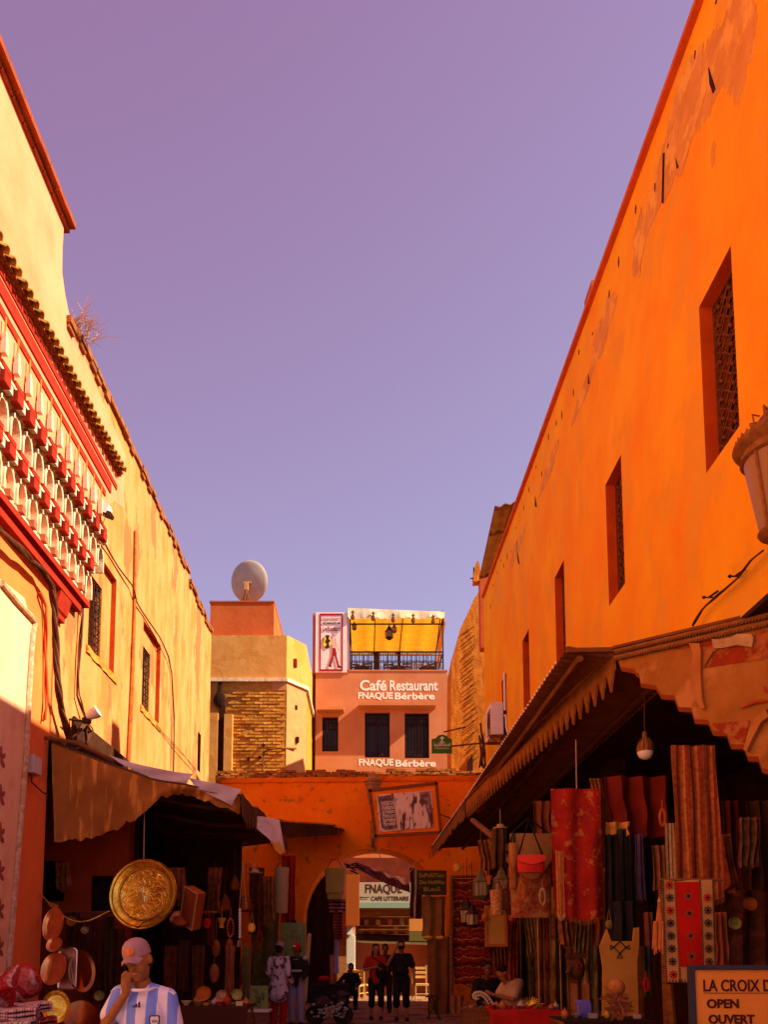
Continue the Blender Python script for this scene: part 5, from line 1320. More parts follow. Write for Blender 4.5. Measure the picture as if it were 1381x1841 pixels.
# small wooden goods, pendants
glow_g = M('lit amber glass', (.55,.20,.05), rough=.2, bump=0)
for i, (px, py, hh, Y) in enumerate(((404,1640,.34,14.2),(422,1602,.30,14.6),(441,1640,.36,14.0),(385,1625,.26,13.6))):
    p = A(px, py, Y); lantern('hanging_lantern', ['rusty red lantern left of the beaded tassel in the left stall','small orange lantern highest in the left stall','rusty lantern right of the beaded tassel in the left stall','tiny dark lantern near the orange pouf'][i], (p.x,p.y,p.z), hh, m_rust, 'lanterns in the left stall', glass=M('rust glass', (.30,.05,.015), rough=.3, bump=0), chain=.5)
c = A(432,1690,13.6); t = thing('beaded_tassel', 'white beaded tassel hanging on a looped cord in the left stall', 'tassel', c)
w = MB(); w.tube([A(436,1550,13.6), A(430,1632,13.6)], .006, 4); w.tube([A(436,1550,13.6), A(443,1632,13.6)], .006, 4); part('cord', w, m_woodl, t)
w = MB()
for k in range(10): w.ball(A(431, 1636+k*5.4, 13.6), (.024,.02,.03), 6, 5)
part('bead', w, m_sky_white, t, stuff=True)
w = MB()
for k in range(7): q = A(427+k, 1690, 13.6); w.tube([q, q+Vector((rnd.uniform(-.02,.02),0,-.12))], .006, 4)
part('thread', w, m_woodl, t, stuff=True)
for i, (px, py, r1) in enumerate(((385,1750,9),(388,1705,8),(412,1700,7))):
    c = A(px, py, 13.2+.3*i); w = MB(); w.ball(c, (r1*13.3/F, .05, r1*13.3/F*1.9), 14, 10); w.tube([c+Vector((0,0,.1)), c+Vector((0,0,.5))], .005, 4)
    solo('hanging_gourd', w, M('dull orange gourd', (.22,.055,.015), (.14,.03,.01), 5, bump=.1, rough=.5), ['lower of the dull orange gourds hanging in the left stall','upper dull orange gourd hanging in the left stall','dark gourd right of the other gourds in the left stall'][i], 'gourd', c, 'gourds in the left stall', True)
# table with small wares
def table(label, px0, px1, py, Y, dep, mat, cloth_m=None, fold=.35):
    a, b = A(px0, py, Y), A(px1, py, Y); t = thing('stall_table', label, 'table', ((a.x+b.x)/2, Y+dep/2, 0), 'market stall tables')
    w = MB(); w.bb(a.x, b.x, Y, Y+dep, a.z-.03, a.z); part('tabletop', w, mat, t)
    for x in (a.x+.04, b.x-.04):
        for y_ in (Y+.04, Y+dep-.04): w = MB(); w.bb(x-.02,x+.02,y_-.02,y_+.02,0,a.z-.03); part('leg', w, m_wood, t)
    if cloth_m:
        w = MB(); w.grid(lambda u, v: Vector((a.x-.02+(b.x-a.x+.04)*u, Y-.02-.02*abs(math.sin(u*22))*v, a.z+.006-fold*v)), 40, 4, (0,.008,0)); part('table_cover', w, cloth_m, t, True)
        w = MB(); w.bb(a.x-.01, b.x+.01, Y-.012, Y+dep, a.z+.001, a.z+.009); part('cover_top', w, cloth_m, t)
    return a, b
m_wares = [M('dull brass ware', (.40,.22,.04), rough=.5, metal=.4, bump=.1), M('dull copper ware', (.32,.11,.03), rough=.5, metal=.4, bump=.1), M('red glaze', (.22,.02,.01), rough=.5, bump=0), M('pale ceramic', (.60,.40,.24), rough=.5, bump=.02), M('brown ceramic', (.20,.07,.02), rough=.5, bump=.02), M('dull tin ware', (.34,.26,.20), rough=.5, metal=.4, bump=.1)]
def wares(n, a, b, Y, dep, names, seed, grp, where, smin=.04, smax=.09):
    rr = random.Random(seed); used_ = {}
    for k in range(n):
        kind = names[k % len(names)]; x = a.x + (b.x-a.x)*(k+.5)/n + rr.uniform(-.02,.02); y_ = Y + dep*rr.uniform(.12,.6); z = a.z+.011; s_ = rr.uniform(smin, smax); w = MB(); mt = m_wares[rr.randrange(6)]
        if kind == 'bowl': w.lathe([(s_*.4,0),(s_*.45,s_*.1),(s_,s_*.8),(s_*.92,s_*.8),(s_*.4,s_*.2),(0,s_*.18)], (x,y_,z), 16)
        elif kind == 'jar': w.lathe([(s_*.5,0),(s_*.8,s_*.5),(s_*.75,s_*1.1),(s_*.35,s_*1.5),(s_*.4,s_*1.7),(s_*.1,s_*1.75),(s_*.14,s_*2.0),(0,s_*2.05)], (x,y_,z), 14)
        elif kind == 'teapot':
            w.lathe([(s_*.6,0),(s_*.9,s_*.5),(s_*.6,s_*1.1),(s_*.3,s_*1.3),(s_*.1,s_*1.6),(0,s_*1.8)], (x,y_,z), 14); w.tube([(x+s_*.7,y_,z+s_*.4),(x+s_*1.3,y_,z+s_*.8),(x+s_*1.5,y_,z+s_*1.3)], [s_*.15,s_*.1,s_*.06], 6); w.tube([(x-s_*.6,y_,z+s_*.9),(x-s_*1.3,y_,z+s_*.9),(x-s_*1.2,y_,z+s_*.4),(x-s_*.75,y_,z+s_*.3)], s_*.06, 5)
        else: w.box((x,y_,z+s_*.4), (s_*1.5,s_*1.1,s_*.8)); w.box((x,y_,z+s_*.85), (s_*1.55,s_*1.15,s_*.1)); kind = 'box'
        pos = ['first','second','third','fourth','fifth','sixth','seventh','eighth','ninth','tenth','eleventh','twelfth'][k]
        solo({'bowl':'small_bowl','jar':'lidded_jar','teapot':'small_teapot','box':'trinket_box'}[kind], w, mt, '%s from left %s, small %s' % (pos, where, kind), kind, (x,y_,z), grp, True)
a, b = table('dark table of small wares behind the man on the phone', 318, 442, 1812, 11.2, .9, m_wood, M('dark table cloth', (.05,.015,.008), bump=.2))
wares(10, a, b, 11.2, .9, ['bowl','jar','bowl','box','teapot'], 21, 'small wares on the dark left table', 'on the dark left table', .05, .10)
a, b = table('small table with white top beside the patterned white shirt', 446, 484, 1817, 15.0, .5, m_sky_white)
# green painted panels
for (x0_,y0_,x1_,y1_,Y,lb_) in ((503,1659,549,1748,20.0,'light green panel with dark painted scrolls left of the arch'), (449,1772,482,1818,15.6,'low light green painted panel behind the patterned white shirt')):
    a, b = A(x0_,y1_,Y), A(x1_,y0_,Y); t = thing('painted_panel', lb_, 'panel', ((a.x+b.x)/2,Y,a.z), 'green painted panels'); w = MB(); w.bb(a.x,b.x,Y,Y+.03,a.z,b.z); part('board', w, M('pale green paint', (.20,.23,.07), (.15,.17,.05), 4, bump=.1), t)
    w = MB(); rr = random.Random(x0_)
    for k in range(26):
        q = Vector((rr.uniform(a.x+.08,b.x-.08), Y-.004, rr.uniform(a.z+.1,b.z-.1))); s_ = rr.uniform(.02,.05); d = rr.uniform(0,6.28)
        w.tube([q+Vector((s_*1.6*(u-.5)*math.cos(d)+s_*.5*math.sin(u*6), 0, s_*1.6*(u-.5)*2*abs(math.sin(d))+s_*.3*math.cos(u*6))) for u in [j/6 for j in range(7)]], .005, 4)
    part('painted_scroll', w, M('dark green ink', (.05,.06,.02), bump=0), t, stuff=True)
cloth('hanging_carpet', 'dark green carpet hanging behind the two talking men', 'carpet', 452,1640,500,1800,17.4, M('dark green carpet', (.06,.065,.012), (.10,.055,.012), 7, bump=.5, c3=(.10,.10,.02), s3=5, t3=.55), 2, .03)
cloth('hanging_carpet', 'brown dim carpet hanging at the left of the green carpet', 'carpet', 448,1560,474,1680,17.0, M('dim brown carpet', (.08,.022,.008), (.05,.014,.006), 7, bump=.5), 2, .03)
# stacked woven baskets hanging
def basket(label, x0_, y0_, x1_, y1_, Y, mat, grp, squash=1, taper=.8, name='woven_basket'):
    a, b = A(x0_,y1_,Y), A(x1_,y0_,Y); c = Vector(((a.x+b.x)/2, Y, a.z)); hw = (b.x-a.x)/2; h = b.z-a.z
    t = thing(name, label, 'basket', c, grp); w = MB(); prof = []
    for k in range(13):
        z = h*k/12; prof.append((hw*(taper+(1-taper)*(k/12)) * (1+.035*(k % 2)), z))
    w.lathe([(0.001,0)]+prof+[(hw*.9,h),(hw*.85,h*.2),(0.001,h*.15)], c, 20, None, 1, squash); part('body', w, mat, t, True)
    w = MB(); w.tube([c+Vector((-hw*.7,-hw*.5*squash,h)), c+Vector((-hw*.3,-hw*.3,h*1.3)), c+Vector((hw*.3,-hw*.3,h*1.3)), c+Vector((hw*.7,-hw*.5*squash,h))], .015, 5); part('handle', w, m_wood, t)
m_str = M('cream straw', (.50,.34,.17), (.40,.25,.11), 30, bump=.8, st=(1,1,3)); m_ol = M('olive straw', (.36,.27,.07), (.27,.19,.045), 30, bump=.8, st=(1,1,3))
for k in range(3):
    basket(['top','middle','bottom'][k] + ' basket of the three cream baskets hanging left of the arch', 493, 1560+26*k, 520-k, 1588+27*k, 17.5, m_str, 'cream baskets hanging in a column', .8, .9)
basket('round pale straw hat basket left of the cream baskets', 478, 1615, 494, 1648, 17.6, m_str, 'straw pieces', .6, .7)
basket('large olive basket hanging inside the arch on the left', 583, 1562, 621, 1617, 23.6, m_ol, 'baskets in the arch', 1, .68)
cloth('hanging_garment', 'pink and brown striped top hanging in the arch under the basket', 'garment', 591,1618,622,1640,23.7, MS('pink brown stripes', [(0,(.42,.12,.12)),(.45,(.06,.02,.02))], 2, .11, bump=.3), 2, .05)
cloth('hanging_garment', 'narrow red and brown striped scarf hanging in the arch', 'scarf', 600,1636,616,1690,23.75, MS('red brown stripes', [(0,(.24,.03,.02)),(.5,(.04,.012,.01))], 2, .09, bump=.3), 1, .03)
cloth('hanging_cloth', 'blue white cloth edge with a painted highlight in the arch', 'cloth', 601,1690,609,1750,24.9, M('blue white cloth', (.40,.42,.80), bump=.1), 1, .02)  # pale blue colour carries the highlight on the sheet edge
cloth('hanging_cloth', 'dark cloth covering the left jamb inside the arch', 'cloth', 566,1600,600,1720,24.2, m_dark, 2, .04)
w = MB(); a, b = A(548,1800,16.9), A(556,1682,16.9); w.tube([a, b], .045, 8); w.ball(b, .05, 8, 6); solo('pale_post', w, M('pale painted post', (.42,.30,.10), bump=.1), 'pale upright post beside the man in the red cap', 'post', (a.x,16.9,0), None, True)
# cart of goods with flowers
c = A(592,1800,17.0); t = thing('goods_cart', 'low cart heaped with dark goods and white flowers before the arch', 'cart', (c.x,17.3,0))
w = MB(); rr = random.Random(8)
for k in range(16): w.ball(c+Vector((rr.uniform(-.35,.35), rr.uniform(-.1,.5), rr.uniform(-.12,.22))), (rr.uniform(.1,.2),.14,rr.uniform(.06,.12)), 10, 7)
part('heap', w, M('dark bundled goods', (.05,.022,.028), (.09,.04,.035), 9, bump=.4), t, True, stuff=True)
w = MB()
for k in range(60): w.ball(c+Vector((rr.uniform(-.38,.38), rr.uniform(-.2,-.05), rr.uniform(-.35,-.02))), (rr.uniform(.015,.05),.03,rr.uniform(.012,.035)), 6, 4)
part('flowers', w, M('white flowers', (.50,.42,.38), (.25,.18,.12), 20, bump=.3), t, stuff=True)
w = MB(); w.bb(c.x-.42,c.x+.42,17.0,17.7,.45,.9); part('cart_box', w, m_black, t)
for dx in (-.3,.3): w = MB(); w.lathe([(.2,-.02),(.22,0),(.2,.02)], (c.x+dx,17.1,.24), 18, Matrix.Rotation(R(90),3,'X')); part('wheel', w, m_iron, t)
w = MB(); q = A(583,1760,17.0); w.ball(q, (.14,.12,.07), 12, 8); w.bb(q.x-.08,q.x+.1,16.82,16.9,q.z,q.z+.03); solo('red_hat', w, m_red_cloth, 'red and white hat lying on top of the goods cart', 'hat', q, None, True)

# ------------------------------------------------------------ beyond the arch: cafe ground floor
gz = lambda px, py, Y=29.6: A(px, py, Y)
w = MB(); a, b = gz(560,1700), gz(800,1560)
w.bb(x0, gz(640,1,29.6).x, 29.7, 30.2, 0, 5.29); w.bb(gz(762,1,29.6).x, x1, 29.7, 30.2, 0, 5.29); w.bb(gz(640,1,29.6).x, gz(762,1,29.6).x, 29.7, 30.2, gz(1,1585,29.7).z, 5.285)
part('ground_floor_wall', w, M('maroon painted render', (.12,.022,.010), (.08,.014,.008), 3, bump=.3), cb_)  # shade of the ground floor is put into this dark maroon colour
w = MB(); w.bb(gz(640,1).x, gz(762,1).x, 31.5, 31.6, 0, 4.4); w.bb(gz(640,1).x-.1, gz(640,1).x, 30.2, 31.6, 0, 4.4); w.bb(gz(762,1).x, gz(762,1).x+.1, 30.2, 31.6, 0, 4.4); w.bb(gz(640,1).x-.1, gz(762,1).x+.1, 30.2, 31.6, gz(1,1585,29.7).z+.5, gz(1,1585,29.7).z+.6)
part('shop_interior', w, m_dark, cb_)
sg2 = thing('cafe_sign', 'white cafe sign with black capitals seen through the arch', 'sign', gz(690,1606,29.5))
a, b = gz(643,1623,29.5), gz(740,1586,29.5); w = MB(); w.bb(a.x,b.x,29.5,29.55,a.z,b.z); part('board', w, M('white sign board', (.40,.32,.25), bump=.02), sg2)
q = gz(657,1605,29.496); text(sg2, "FNAQUE", .46, m_ink, q, width=gz(716,1,29.48).x-q.x, ext=.002, bold=.008)
q = gz(667,1619,29.496); text(sg2, "CAFE LITTERAIRE", .22, m_ink, q, width=gz(727,1,29.48).x-q.x, ext=.002, bold=.006)
w = MB(); s_ = 29.48/F; q = gz(646,1613.5,29.48); w.prism([q+Vector((x*s_,0,z*s_)) for x, z in ((0,0),(4,2.2),(4,.8),(18,.8),(18,-.8),(4,-.8),(4,-2.2))], (0,.006,0)); part('arrow', w, m_ink, sg2)
w = MB(); a, b = gz(643,1633,29.45), gz(738,1624,29.45); w.bb(a.x,b.x,29.2,29.5,a.z,b.z); solo('teal_awning_box', w, M('pale teal paint', (.22,.36,.28), bump=.05), 'narrow pale teal strip right under the white cafe sign', 'awning box', (0,29.4,a.z))
sh = thing('shop_shelves', 'dim wooden shop shelves with framed goods under the teal strip', 'shelves', gz(690,1680,30.0))
a, b = gz(643,1682,30.0), gz(738,1634,30.0)
w = MB(); w.bb(a.x,b.x,30.05,30.1,a.z,b.z); part('back_board', w, m_wood, sh)
for k in range(3): w = MB(); z = a.z+(b.z-a.z)*(k+.02)/3; w.bb(a.x,b.x,29.8,30.05,z,z+.04); part('shelf', w, m_wood, sh)
rr = random.Random(4)
for k in range(9):
    x = a.x+(b.x-a.x)*(k+.5)/9; z = a.z + (b.z-a.z)*(.06+.34*(k%2)); w = MB(); w.bb(x-.08,x+.08,29.9,29.94,z,z+rr.uniform(.18,.28)); part('framed_good', w, M('dim picture %d' % (k%3), [(.24,.11,.03),(.12,.10,.04),(.20,.05,.02)][k%3], bump=.1), sh)
w = MB(); a, b = A(636,1678,28.6), A(768,1695,28.6)
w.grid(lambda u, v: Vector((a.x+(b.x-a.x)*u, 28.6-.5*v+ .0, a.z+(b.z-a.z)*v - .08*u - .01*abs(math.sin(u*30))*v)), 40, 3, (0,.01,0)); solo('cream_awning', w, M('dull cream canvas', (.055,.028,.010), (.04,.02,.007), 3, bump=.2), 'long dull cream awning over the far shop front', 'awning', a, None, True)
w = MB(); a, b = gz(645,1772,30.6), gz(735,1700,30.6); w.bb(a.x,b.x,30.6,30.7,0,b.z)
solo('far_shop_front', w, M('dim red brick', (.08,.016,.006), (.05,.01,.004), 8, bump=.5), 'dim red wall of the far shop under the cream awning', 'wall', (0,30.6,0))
w = MB(); a, b = A(736,1674,27.5), A(760,1652,27.5); w.bb(a.x,b.x,27.5,27.53,a.z,b.z); solo('white_notice', w, m_tan, 'small cream notice board on the right inside the arch view', 'notice', (a.x,27.5,a.z))
w = MB(); a, b = A(736,1692,27.45), A(768,1675,27.45); w.bb(a.x,b.x,27.45,27.5,a.z,b.z); solo('green_board', w, M('dull green', (.09,.08,.02), bump=.1), 'dull green board just under the small cream notice', 'panel', (a.x,27.4,a.z))
w = MB(); a, b = A(622,1664,27.2), A(646,1572,27.2); w.bb(a.x,b.x,27.2,27.6,a.z,b.z); solo('orange_pillar', w, M('lit orange pillar', (.42,.09,.014), bump=.2), 'orange pillar standing just beyond the left side of the arch', 'pillar', (a.x,27.2,a.z))
lt = thing('lattice_screen', 'tall pink and cream lattice screen beyond the arch', 'screen', A(631,1742,27.0)); a, b = A(623,1744,27.0), A(639,1666,27.0)
w = MB(); w.bb(a.x,b.x,27.0,27.03,a.z,b.z); part('backing', w, M('pink board', (.60,.25,.14), bump=.05), lt)
w = MB(); 
for k in range(16):
    z = a.z + (b.z-a.z-.3)*k/16
    w.tube([(a.x,26.98,z),(b.x,26.98,z+.28)], .012, 4); w.tube([(b.x,26.98,z),(a.x,26.98,z+.28)], .012, 4)
part('lattice', w, m_whitep, lt)
w = MB(); q0, q1 = A(624,1680,26.95), A(634,1665,26.95); w.bb(q0.x,q1.x,26.93,26.95,q0.z,q1.z); part('paper_notice', w, m_whitep, lt)
w = MB()
for k in range(10):
    a, b = A(606,1790-9*k,26.2+.25*k), A(623,1782-9*k,26.2+.25*k); w.bb(a.x,b.x,26.2+.25*k,26.6+.25*k,0 if k == 0 else a.z-.2,b.z)
solo('far_steps', w, M('dim stone steps', (.30,.12,.04), bump=.4), 'flight of stone steps inside the arch on the left', 'steps', A(612,1790,26.2))
dr = thing('dark_drape', 'dark red black drape slung across the top of the arch view', 'drape', A(690,1570,26.6)); w = MB()
w.grid(lambda u, v: A(640+96*u, 1549+30*u+4*math.sin(u*3)+(14+13*u)*v, 26.6)+Vector((0,-.5*v+.06*math.sin(u*23),0)), 34, 5, (0,.02,0)); part('cloth', w, M('dark maroon canvas', (.10,.018,.012), (.05,.012,.01), 5, bump=.4), dr, True)
w = MB(); w.tube([A(650,1560,26.4), A(690,1578,26.4), A(738,1604,26.4)], .03, 5); part('edge_pole', w, m_iron, dr)
w = MB(); w.tube([A(680,1522,23.9), A(684,1545,23.7), A(692,1568,23.6), A(712,1581,23.6), A(732,1575,23.6), A(742,1562,23.6), A(748,1546,23.8)], .012, 5); solo('looped_wire', w, m_woodl, 'thin looped wire hanging across the mouth of the arch', 'wire', A(680,1522,23.9), None, True)
w = MB()
for k in range(7): q = A(622+rnd.uniform(0,18), 1556+rnd.uniform(-4,10), 24.0); w.tube([q, q+Vector((rnd.uniform(-.2,.3),0,rnd.uniform(-.12,.1))), q+Vector((rnd.uniform(.1,.4),0,rnd.uniform(-.2,.05)))], .022, 5)
solo('wire_tangle', w, m_black, 'tangle of black wires above the olive basket in the arch', 'cable', A(630,1560,24))
# wooden rush chair and draped table beyond the arch
c = A(757,1790,26.6); rail_chair((c.x, 26.6, .0), .15, 'pale wooden high backed chair in the sunlit strip beyond the arch', 'pale wooden chairs beyond the arch', m_woodl, 1.25)
c = A(640,1790,27.4); rail_chair((c.x, 27.6, .0), -.4, 'pale wooden chair behind the sitting child beyond the arch', 'pale wooden chairs beyond the arch', m_woodl, 1.1)
c = A(655,1790,28.0); rail_chair((c.x, 28.2, .0), .9, 'pale wooden chair half hidden by the woman in red', 'pale wooden chairs beyond the arch', m_woodl, 1.1)
dt = thing('draped_table', 'high table draped with dark red cloth right beyond the arch', 'table', A(786,1790,25.6))
a, b = A(776,1722,25.6), A(796,1722,25.6); w = MB(); w.grid(lambda u, v: Vector((a.x+(b.x-a.x)*u, 25.6+.03*math.sin(u*14), a.z-(a.z-.05)*v)), 16, 6, (0,.4,0)); part('cover', w, M('dark drape', (.10,.02,.012), bump=.3), dt, True)
w = MB(); w.bb(a.x-.12,b.x+.02,25.5,26.1,a.z,a.z+.05); part('tabletop', w, m_wood, dt)
fs_ = thing('folding_stand', 'small black folding stand on the ground right of the walkers', 'stand', A(780,1826,18.6))
for p, q in (((770,1790),(772,1826)),((772,1794),(790,1826)),((788,1794),(768,1828)),((776,1790),(792,1824))):
    w = MB(); a, b = A(*p,18.6), A(*q,18.6); b.z = 0.02; w.tube([a,b], .012, 5); part('leg', w, m_iron, fs_)
w = MB(); a, b = A(766,1792,18.5), A(786,1790,18.5); w.tube([a,b], .018, 5); w.bb(a.x,b.x,18.5,18.8,a.z,a.z+.015); part('top_rail', w, m_iron, fs_)
# brown hanging cloths right of the arch
cloth('hanging_garment', 'long brown robe hanging under the dark exposition board', 'robe', 757,1612,802,1682,20.7, M('brown wool', (.20,.085,.018), (.15,.06,.012), 5, bump=.3), 2, .05)
cloth('hanging_garment', 'long brown woollen cloth hanging below the robe down to the ground', 'robe', 768,1684,812,1822,20.6, M('dull orange brown wool', (.19,.07,.016), (.14,.05,.012), 5, bump=.3), 2, .06)
for (px, nm) in ((770,'left'),(792,'right')):
    w = MB(); c = A(px,1686,20.45); w.ball(c, (.13,.08,.06), 10, 6); solo('leather_slipper', w, m_patch, nm + ' leather slipper on the ledge between the two brown robes', 'slipper', c, 'slippers between the robes', True)

# ------------------------------------------------------------ right stalls: backs, shelves, rugs
m_rugA = MS('red black dashed rug', [(0,(.20,.016,.008)),(.2,(.34,.085,.018)),(.28,(.10,.01,.006)),(.5,(.26,.02,.008)),(.66,(.46,.16,.035)),(.72,(.16,.012,.006)),(.88,(.30,.03,.01))], 2, .42, wob=.22, nz=.6, bump=.6)
cloth('hanging_carpet', 'large red and orange dashed carpet hanging right of the arch', 'carpet', 813,1580,884,1772,17.2, m_rugA, 1, .03)
w = MB(); w.tube([A(810,1576,17.2), A(886,1576,17.2)], .035, 6); w.tube([A(812,1576,17.15), A(812,1790,17.15)], .05, 6); solo('carpet_frame', w, m_wood, 'dark wooden frame carrying the dashed carpet', 'frame', A(812,1790,17.2))
for i, (px, py, hh, Y, sm) in enumerate(((866,1617,.55,13.6,6),(903,1612,.52,13.2,6),(841,1665,.50,13.6,4),(850,1668,.40,12.8,4),(834,1648,.34,15.0,6))):
    p = A(px, py, Y); lantern('hanging_lantern', ['grey green lantern with onion top near the dashed carpet','dim lantern with onion top beside the patchwork bag','slim dark lantern hanging in front of the dashed carpet','square black lantern right of the slim one','small far lantern at the left end of the right stalls'][i], (p.x,p.y,p.z), hh, M('grey green metal', (.10,.075,.03), bump=.2) if i < 2 else m_iron, 'lanterns in the right stalls', sm, M('milky glass', (.24,.17,.09), rough=.4, bump=0), .7)
def bag(label, x0_, y0_, x1_, y1_, Y, mat, flap, grp='bags in the right stalls', strap=None, strapm=None, dep=.12):
    a, b = A(x0_,y1_,Y), A(x1_,y0_,Y); c = Vector(((a.x+b.x)/2,Y,a.z)); wd, h = b.x-a.x, b.z-a.z
    t = thing('hanging_bag', label, 'bag', c, grp)
    def fn(u, v):
        aa = u*2*math.pi; k = .75+.25*math.sin(math.pi*min(1,v*1.2+.1)); return Vector((c.x+wd/2*math.copysign(abs(math.cos(aa))**.6,math.cos(aa))*(.94+.06*math.sin(v*3)), Y+dep/2*k*math.copysign(abs(math.sin(aa))**.8,math.sin(aa)), a.z+h*v))
    w = MB(); w.grid(fn, 24, 8); w.prism([fn(k/24,0) for k in range(24)], (0,0,.01)); part('body', w, mat, t, True)
    w = MB(); w.grid(lambda u, v: Vector((a.x+wd*u, Y-dep/2-.012-.015*math.sin(math.pi*u), b.z-h*.55*v*(.55+.45*math.sin(math.pi*u)))), 14, 6, (0,.01,0)); part('flap', w, flap, t, True)
    w = MB(); sp_ = strap or (px_ := ((x0_+x1_)/2, y0_-50)); q = A(sp_[0], sp_[1], Y); w.tube([Vector((a.x+.02,Y,b.z)), q, Vector((b.x-.02,Y,b.z))], .014, 5); part('strap', w, strapm or m_black, t)
    return t
bag('bright red leather satchel with dark straps in front of patchwork bag', 930,1538,979,1569,9.2, M('bright red leather', (.62,.025,.012), (.42,.015,.008), 8, rough=.4, bump=.15), M('red leather flap', (.66,.045,.02), rough=.4, bump=.1), strap=(951,1474))
m_pw = M('patchwork weave', (.22,.05,.015), (.10,.02,.008), 18, lo=.42, hi=.58, bump=.5, c3=(.30,.12,.03), s3=9, t3=.55)
bag('large patchwork cloth bag with fringe behind the red satchel', 918,1500,990,1650,9.6, m_pw, M('olive patch flap', (.17,.11,.03), (.22,.06,.02), 20, bump=.4), strap=(951,1470))
bag('narrow tan striped bag at the left of the patchwork bag', 916,1516,928,1598,9.5, M('tan stripe cloth', (.36,.12,.03), (.24,.07,.02), 16, bump=.3), M('tan stripe flap', (.40,.14,.03), bump=.3), strap=(925,1490), dep=.06)
bag('small dark woven bag right of the patchwork bag', 980,1520,1000,1570,9.7, m_pw, m_pw, strap=(985,1495), dep=.08)
basket('spotted straw basket below the dim lanterns', 882,1600,906,1645,12.0, M('spotted straw', (.26,.085,.02), (.46,.26,.10), 40, lo=.5, hi=.6, bump=.4), 'spotted baskets', 1, .9)
basket('flared dark drum basket next to the spotted basket', 904,1598,930,1645,11.6, M('dark spotted leather', (.06,.015,.008), (.30,.12,.04), 50, lo=.58, hi=.65, bump=.3), 'spotted baskets', 1, .55)
fm_ = thing('framed_mirror', 'pale yellow square mirror in an orange frame below the baskets', 'mirror', A(895,1700,12.6))
a, b = A(873,1702,12.6), A(912,1628,12.6); w = MB(); t = .045
w.bb(a.x,a.x+t,12.6,12.65,a.z,b.z); w.bb(b.x-t,b.x,12.6,12.65,a.z,b.z); w.bb(a.x+t,b.x-t,12.6,12.65,a.z,a.z+t); w.bb(a.x+t,b.x-t,12.6,12.65,b.z-t,b.z); part('frame', w, M('orange wood', (.38,.12,.02), bump=.2), fm_)
w = MB(); w.bb(a.x+t,b.x-t,12.62,12.64,a.z+t,b.z-t); part('mirror_glass', w, M('yellowed mirror', (.50,.26,.05), (.40,.19,.03), 2, rough=.5, bump=.02), fm_)
rolls = [(921,12,'red',(.20,.02,.01)),(937,13,'black',(.02,.012,.01)),(952,15,'grey olive',(.10,.08,.03)),(968,10,'dark brown',(.06,.022,.01)),(979,11,'red brown',(.16,.03,.012)),(991,13,'yellow patterned',(.42,.17,.025)),(1007,9,'black edge',(.015,.01,.008)),(1019,13,'dull brown',(.13,.045,.015)),(1036,12,'orange brown',(.26,.085,.02)),(1051,10,'olive striped',(.14,.09,.03)),(1066,9,'pale green',(.22,.17,.06))]
for i, (px, hw, nm, col) in enumerate(rolls):
    Y = (14.9 if px < 960 else 10.9) + .12*(i % 3); a, b = A(px-hw*.55, 1700, Y), A(px+hw*.55, 1560+ (i*37 % 50), Y); x = (a.x+b.x)/2; r_ = (b.x-a.x)/2
    t = thing('rolled_carpet', '%s rolled carpet standing upright in the right stall' % nm, 'carpet', (x,Y,0), 'rolled carpets standing in the right stall')
    mt = M('rug %s' % nm, col, tuple(c_*.5 for c_ in col), 9, lo=.42, hi=.58, bump=.6, c3=tuple(min(.6,c_*1.8) for c_ in col), s3=6, t3=.6, st3=(1,1,.35))
    w = MB(); n = 10; w.tube([(x+.01*math.sin(k), Y, b.z*k/n) for k in range(n+1)], [r_*(1+.05*math.sin(k*1.7+i)) for k in range(n+1)], 16); part('roll', w, mt, t, True)
    w = MB(); w.tube([(x+r_*.3*math.cos(q)*(q/12), Y+r_*.3*math.sin(q)*(q/12), b.z+.006) for q in [k*.6 for k in range(20)]], .008, 4); w.tube([(x-r_*.4, Y-r_*.94, 0.02), (x-r_*.4, Y-r_*.94, b.z)], .008, 4); part('rolled_edge', w, m_woodl, t)
m_rc = M('red pile carpet', (.26,.012,.006), (.14,.008,.005), 3, bump=.7, bscale=90, c3=(.34,.09,.02), s3=9, t3=.645, edge=.04)
def fringe(x0_, x1_, py, Y, n, l, parentmat, label, cat='fringe'):
    w = MB(); a, b = A(x0_,py,Y), A(x1_,py,Y)
    for k in range(n): p = a.lerp(b, k/(n-1)); w.tube([p, p+Vector((rnd.uniform(-.01,.01),0,-l))], .004, 3, False)
    return w
def carpet(name, label, x0_, y0_, x1_, y1_, Y, mat, fm_at=None, **kw):
    a, b = A(x0_,y0_,Y), A(x1_,y1_,Y); t = thing(name, label, 'carpet', ((a.x+b.x)/2,Y,b.z)); w = MB(); sd = rnd.random()*9; fo, am = kw.get('folds',2), kw.get('amp',.03); sl = kw.get('slant',0); tp = kw.get('taper',0)
    def fn(u, v):
        wd_ = b.x-a.x; return Vector((a.x+wd_*(u+tp*v*(.5-u))+sl*v + wd_*.07*noise.noise(Vector((v*2, sd, u*.5)))*(.3+v), Y+am*math.sin(u*fo*6.283+sd+v*.8)*(.4+.6*v)+am*.6*noise.noise(Vector((u*3,v*3,sd))), a.z+(b.z-a.z)*v - .05*math.sin(u*3.1)*v + .04*noise.noise(Vector((u*3,sd,1)))*v))
    w.grid(fn, 30, 14, (0,.018,0)); part('pile', w, mat, t, True)
    w = MB()
    for k in range(40): p = fn(k/39,1); w.tube([p, p+Vector((rnd.uniform(-.008,.008),0,-.05))], .004, 3, False)
    part('fringe', w, fm_at or m_woodl, t, stuff=True); return t, fn
carpet('hanging_carpet', 'large red carpet with orange flowered lower half beside the dark clothes', 992,1418,1086,1646,8.9, m_rc, M('rust fringe', (.30,.08,.02)), folds=2, amp=.05, slant=.03)
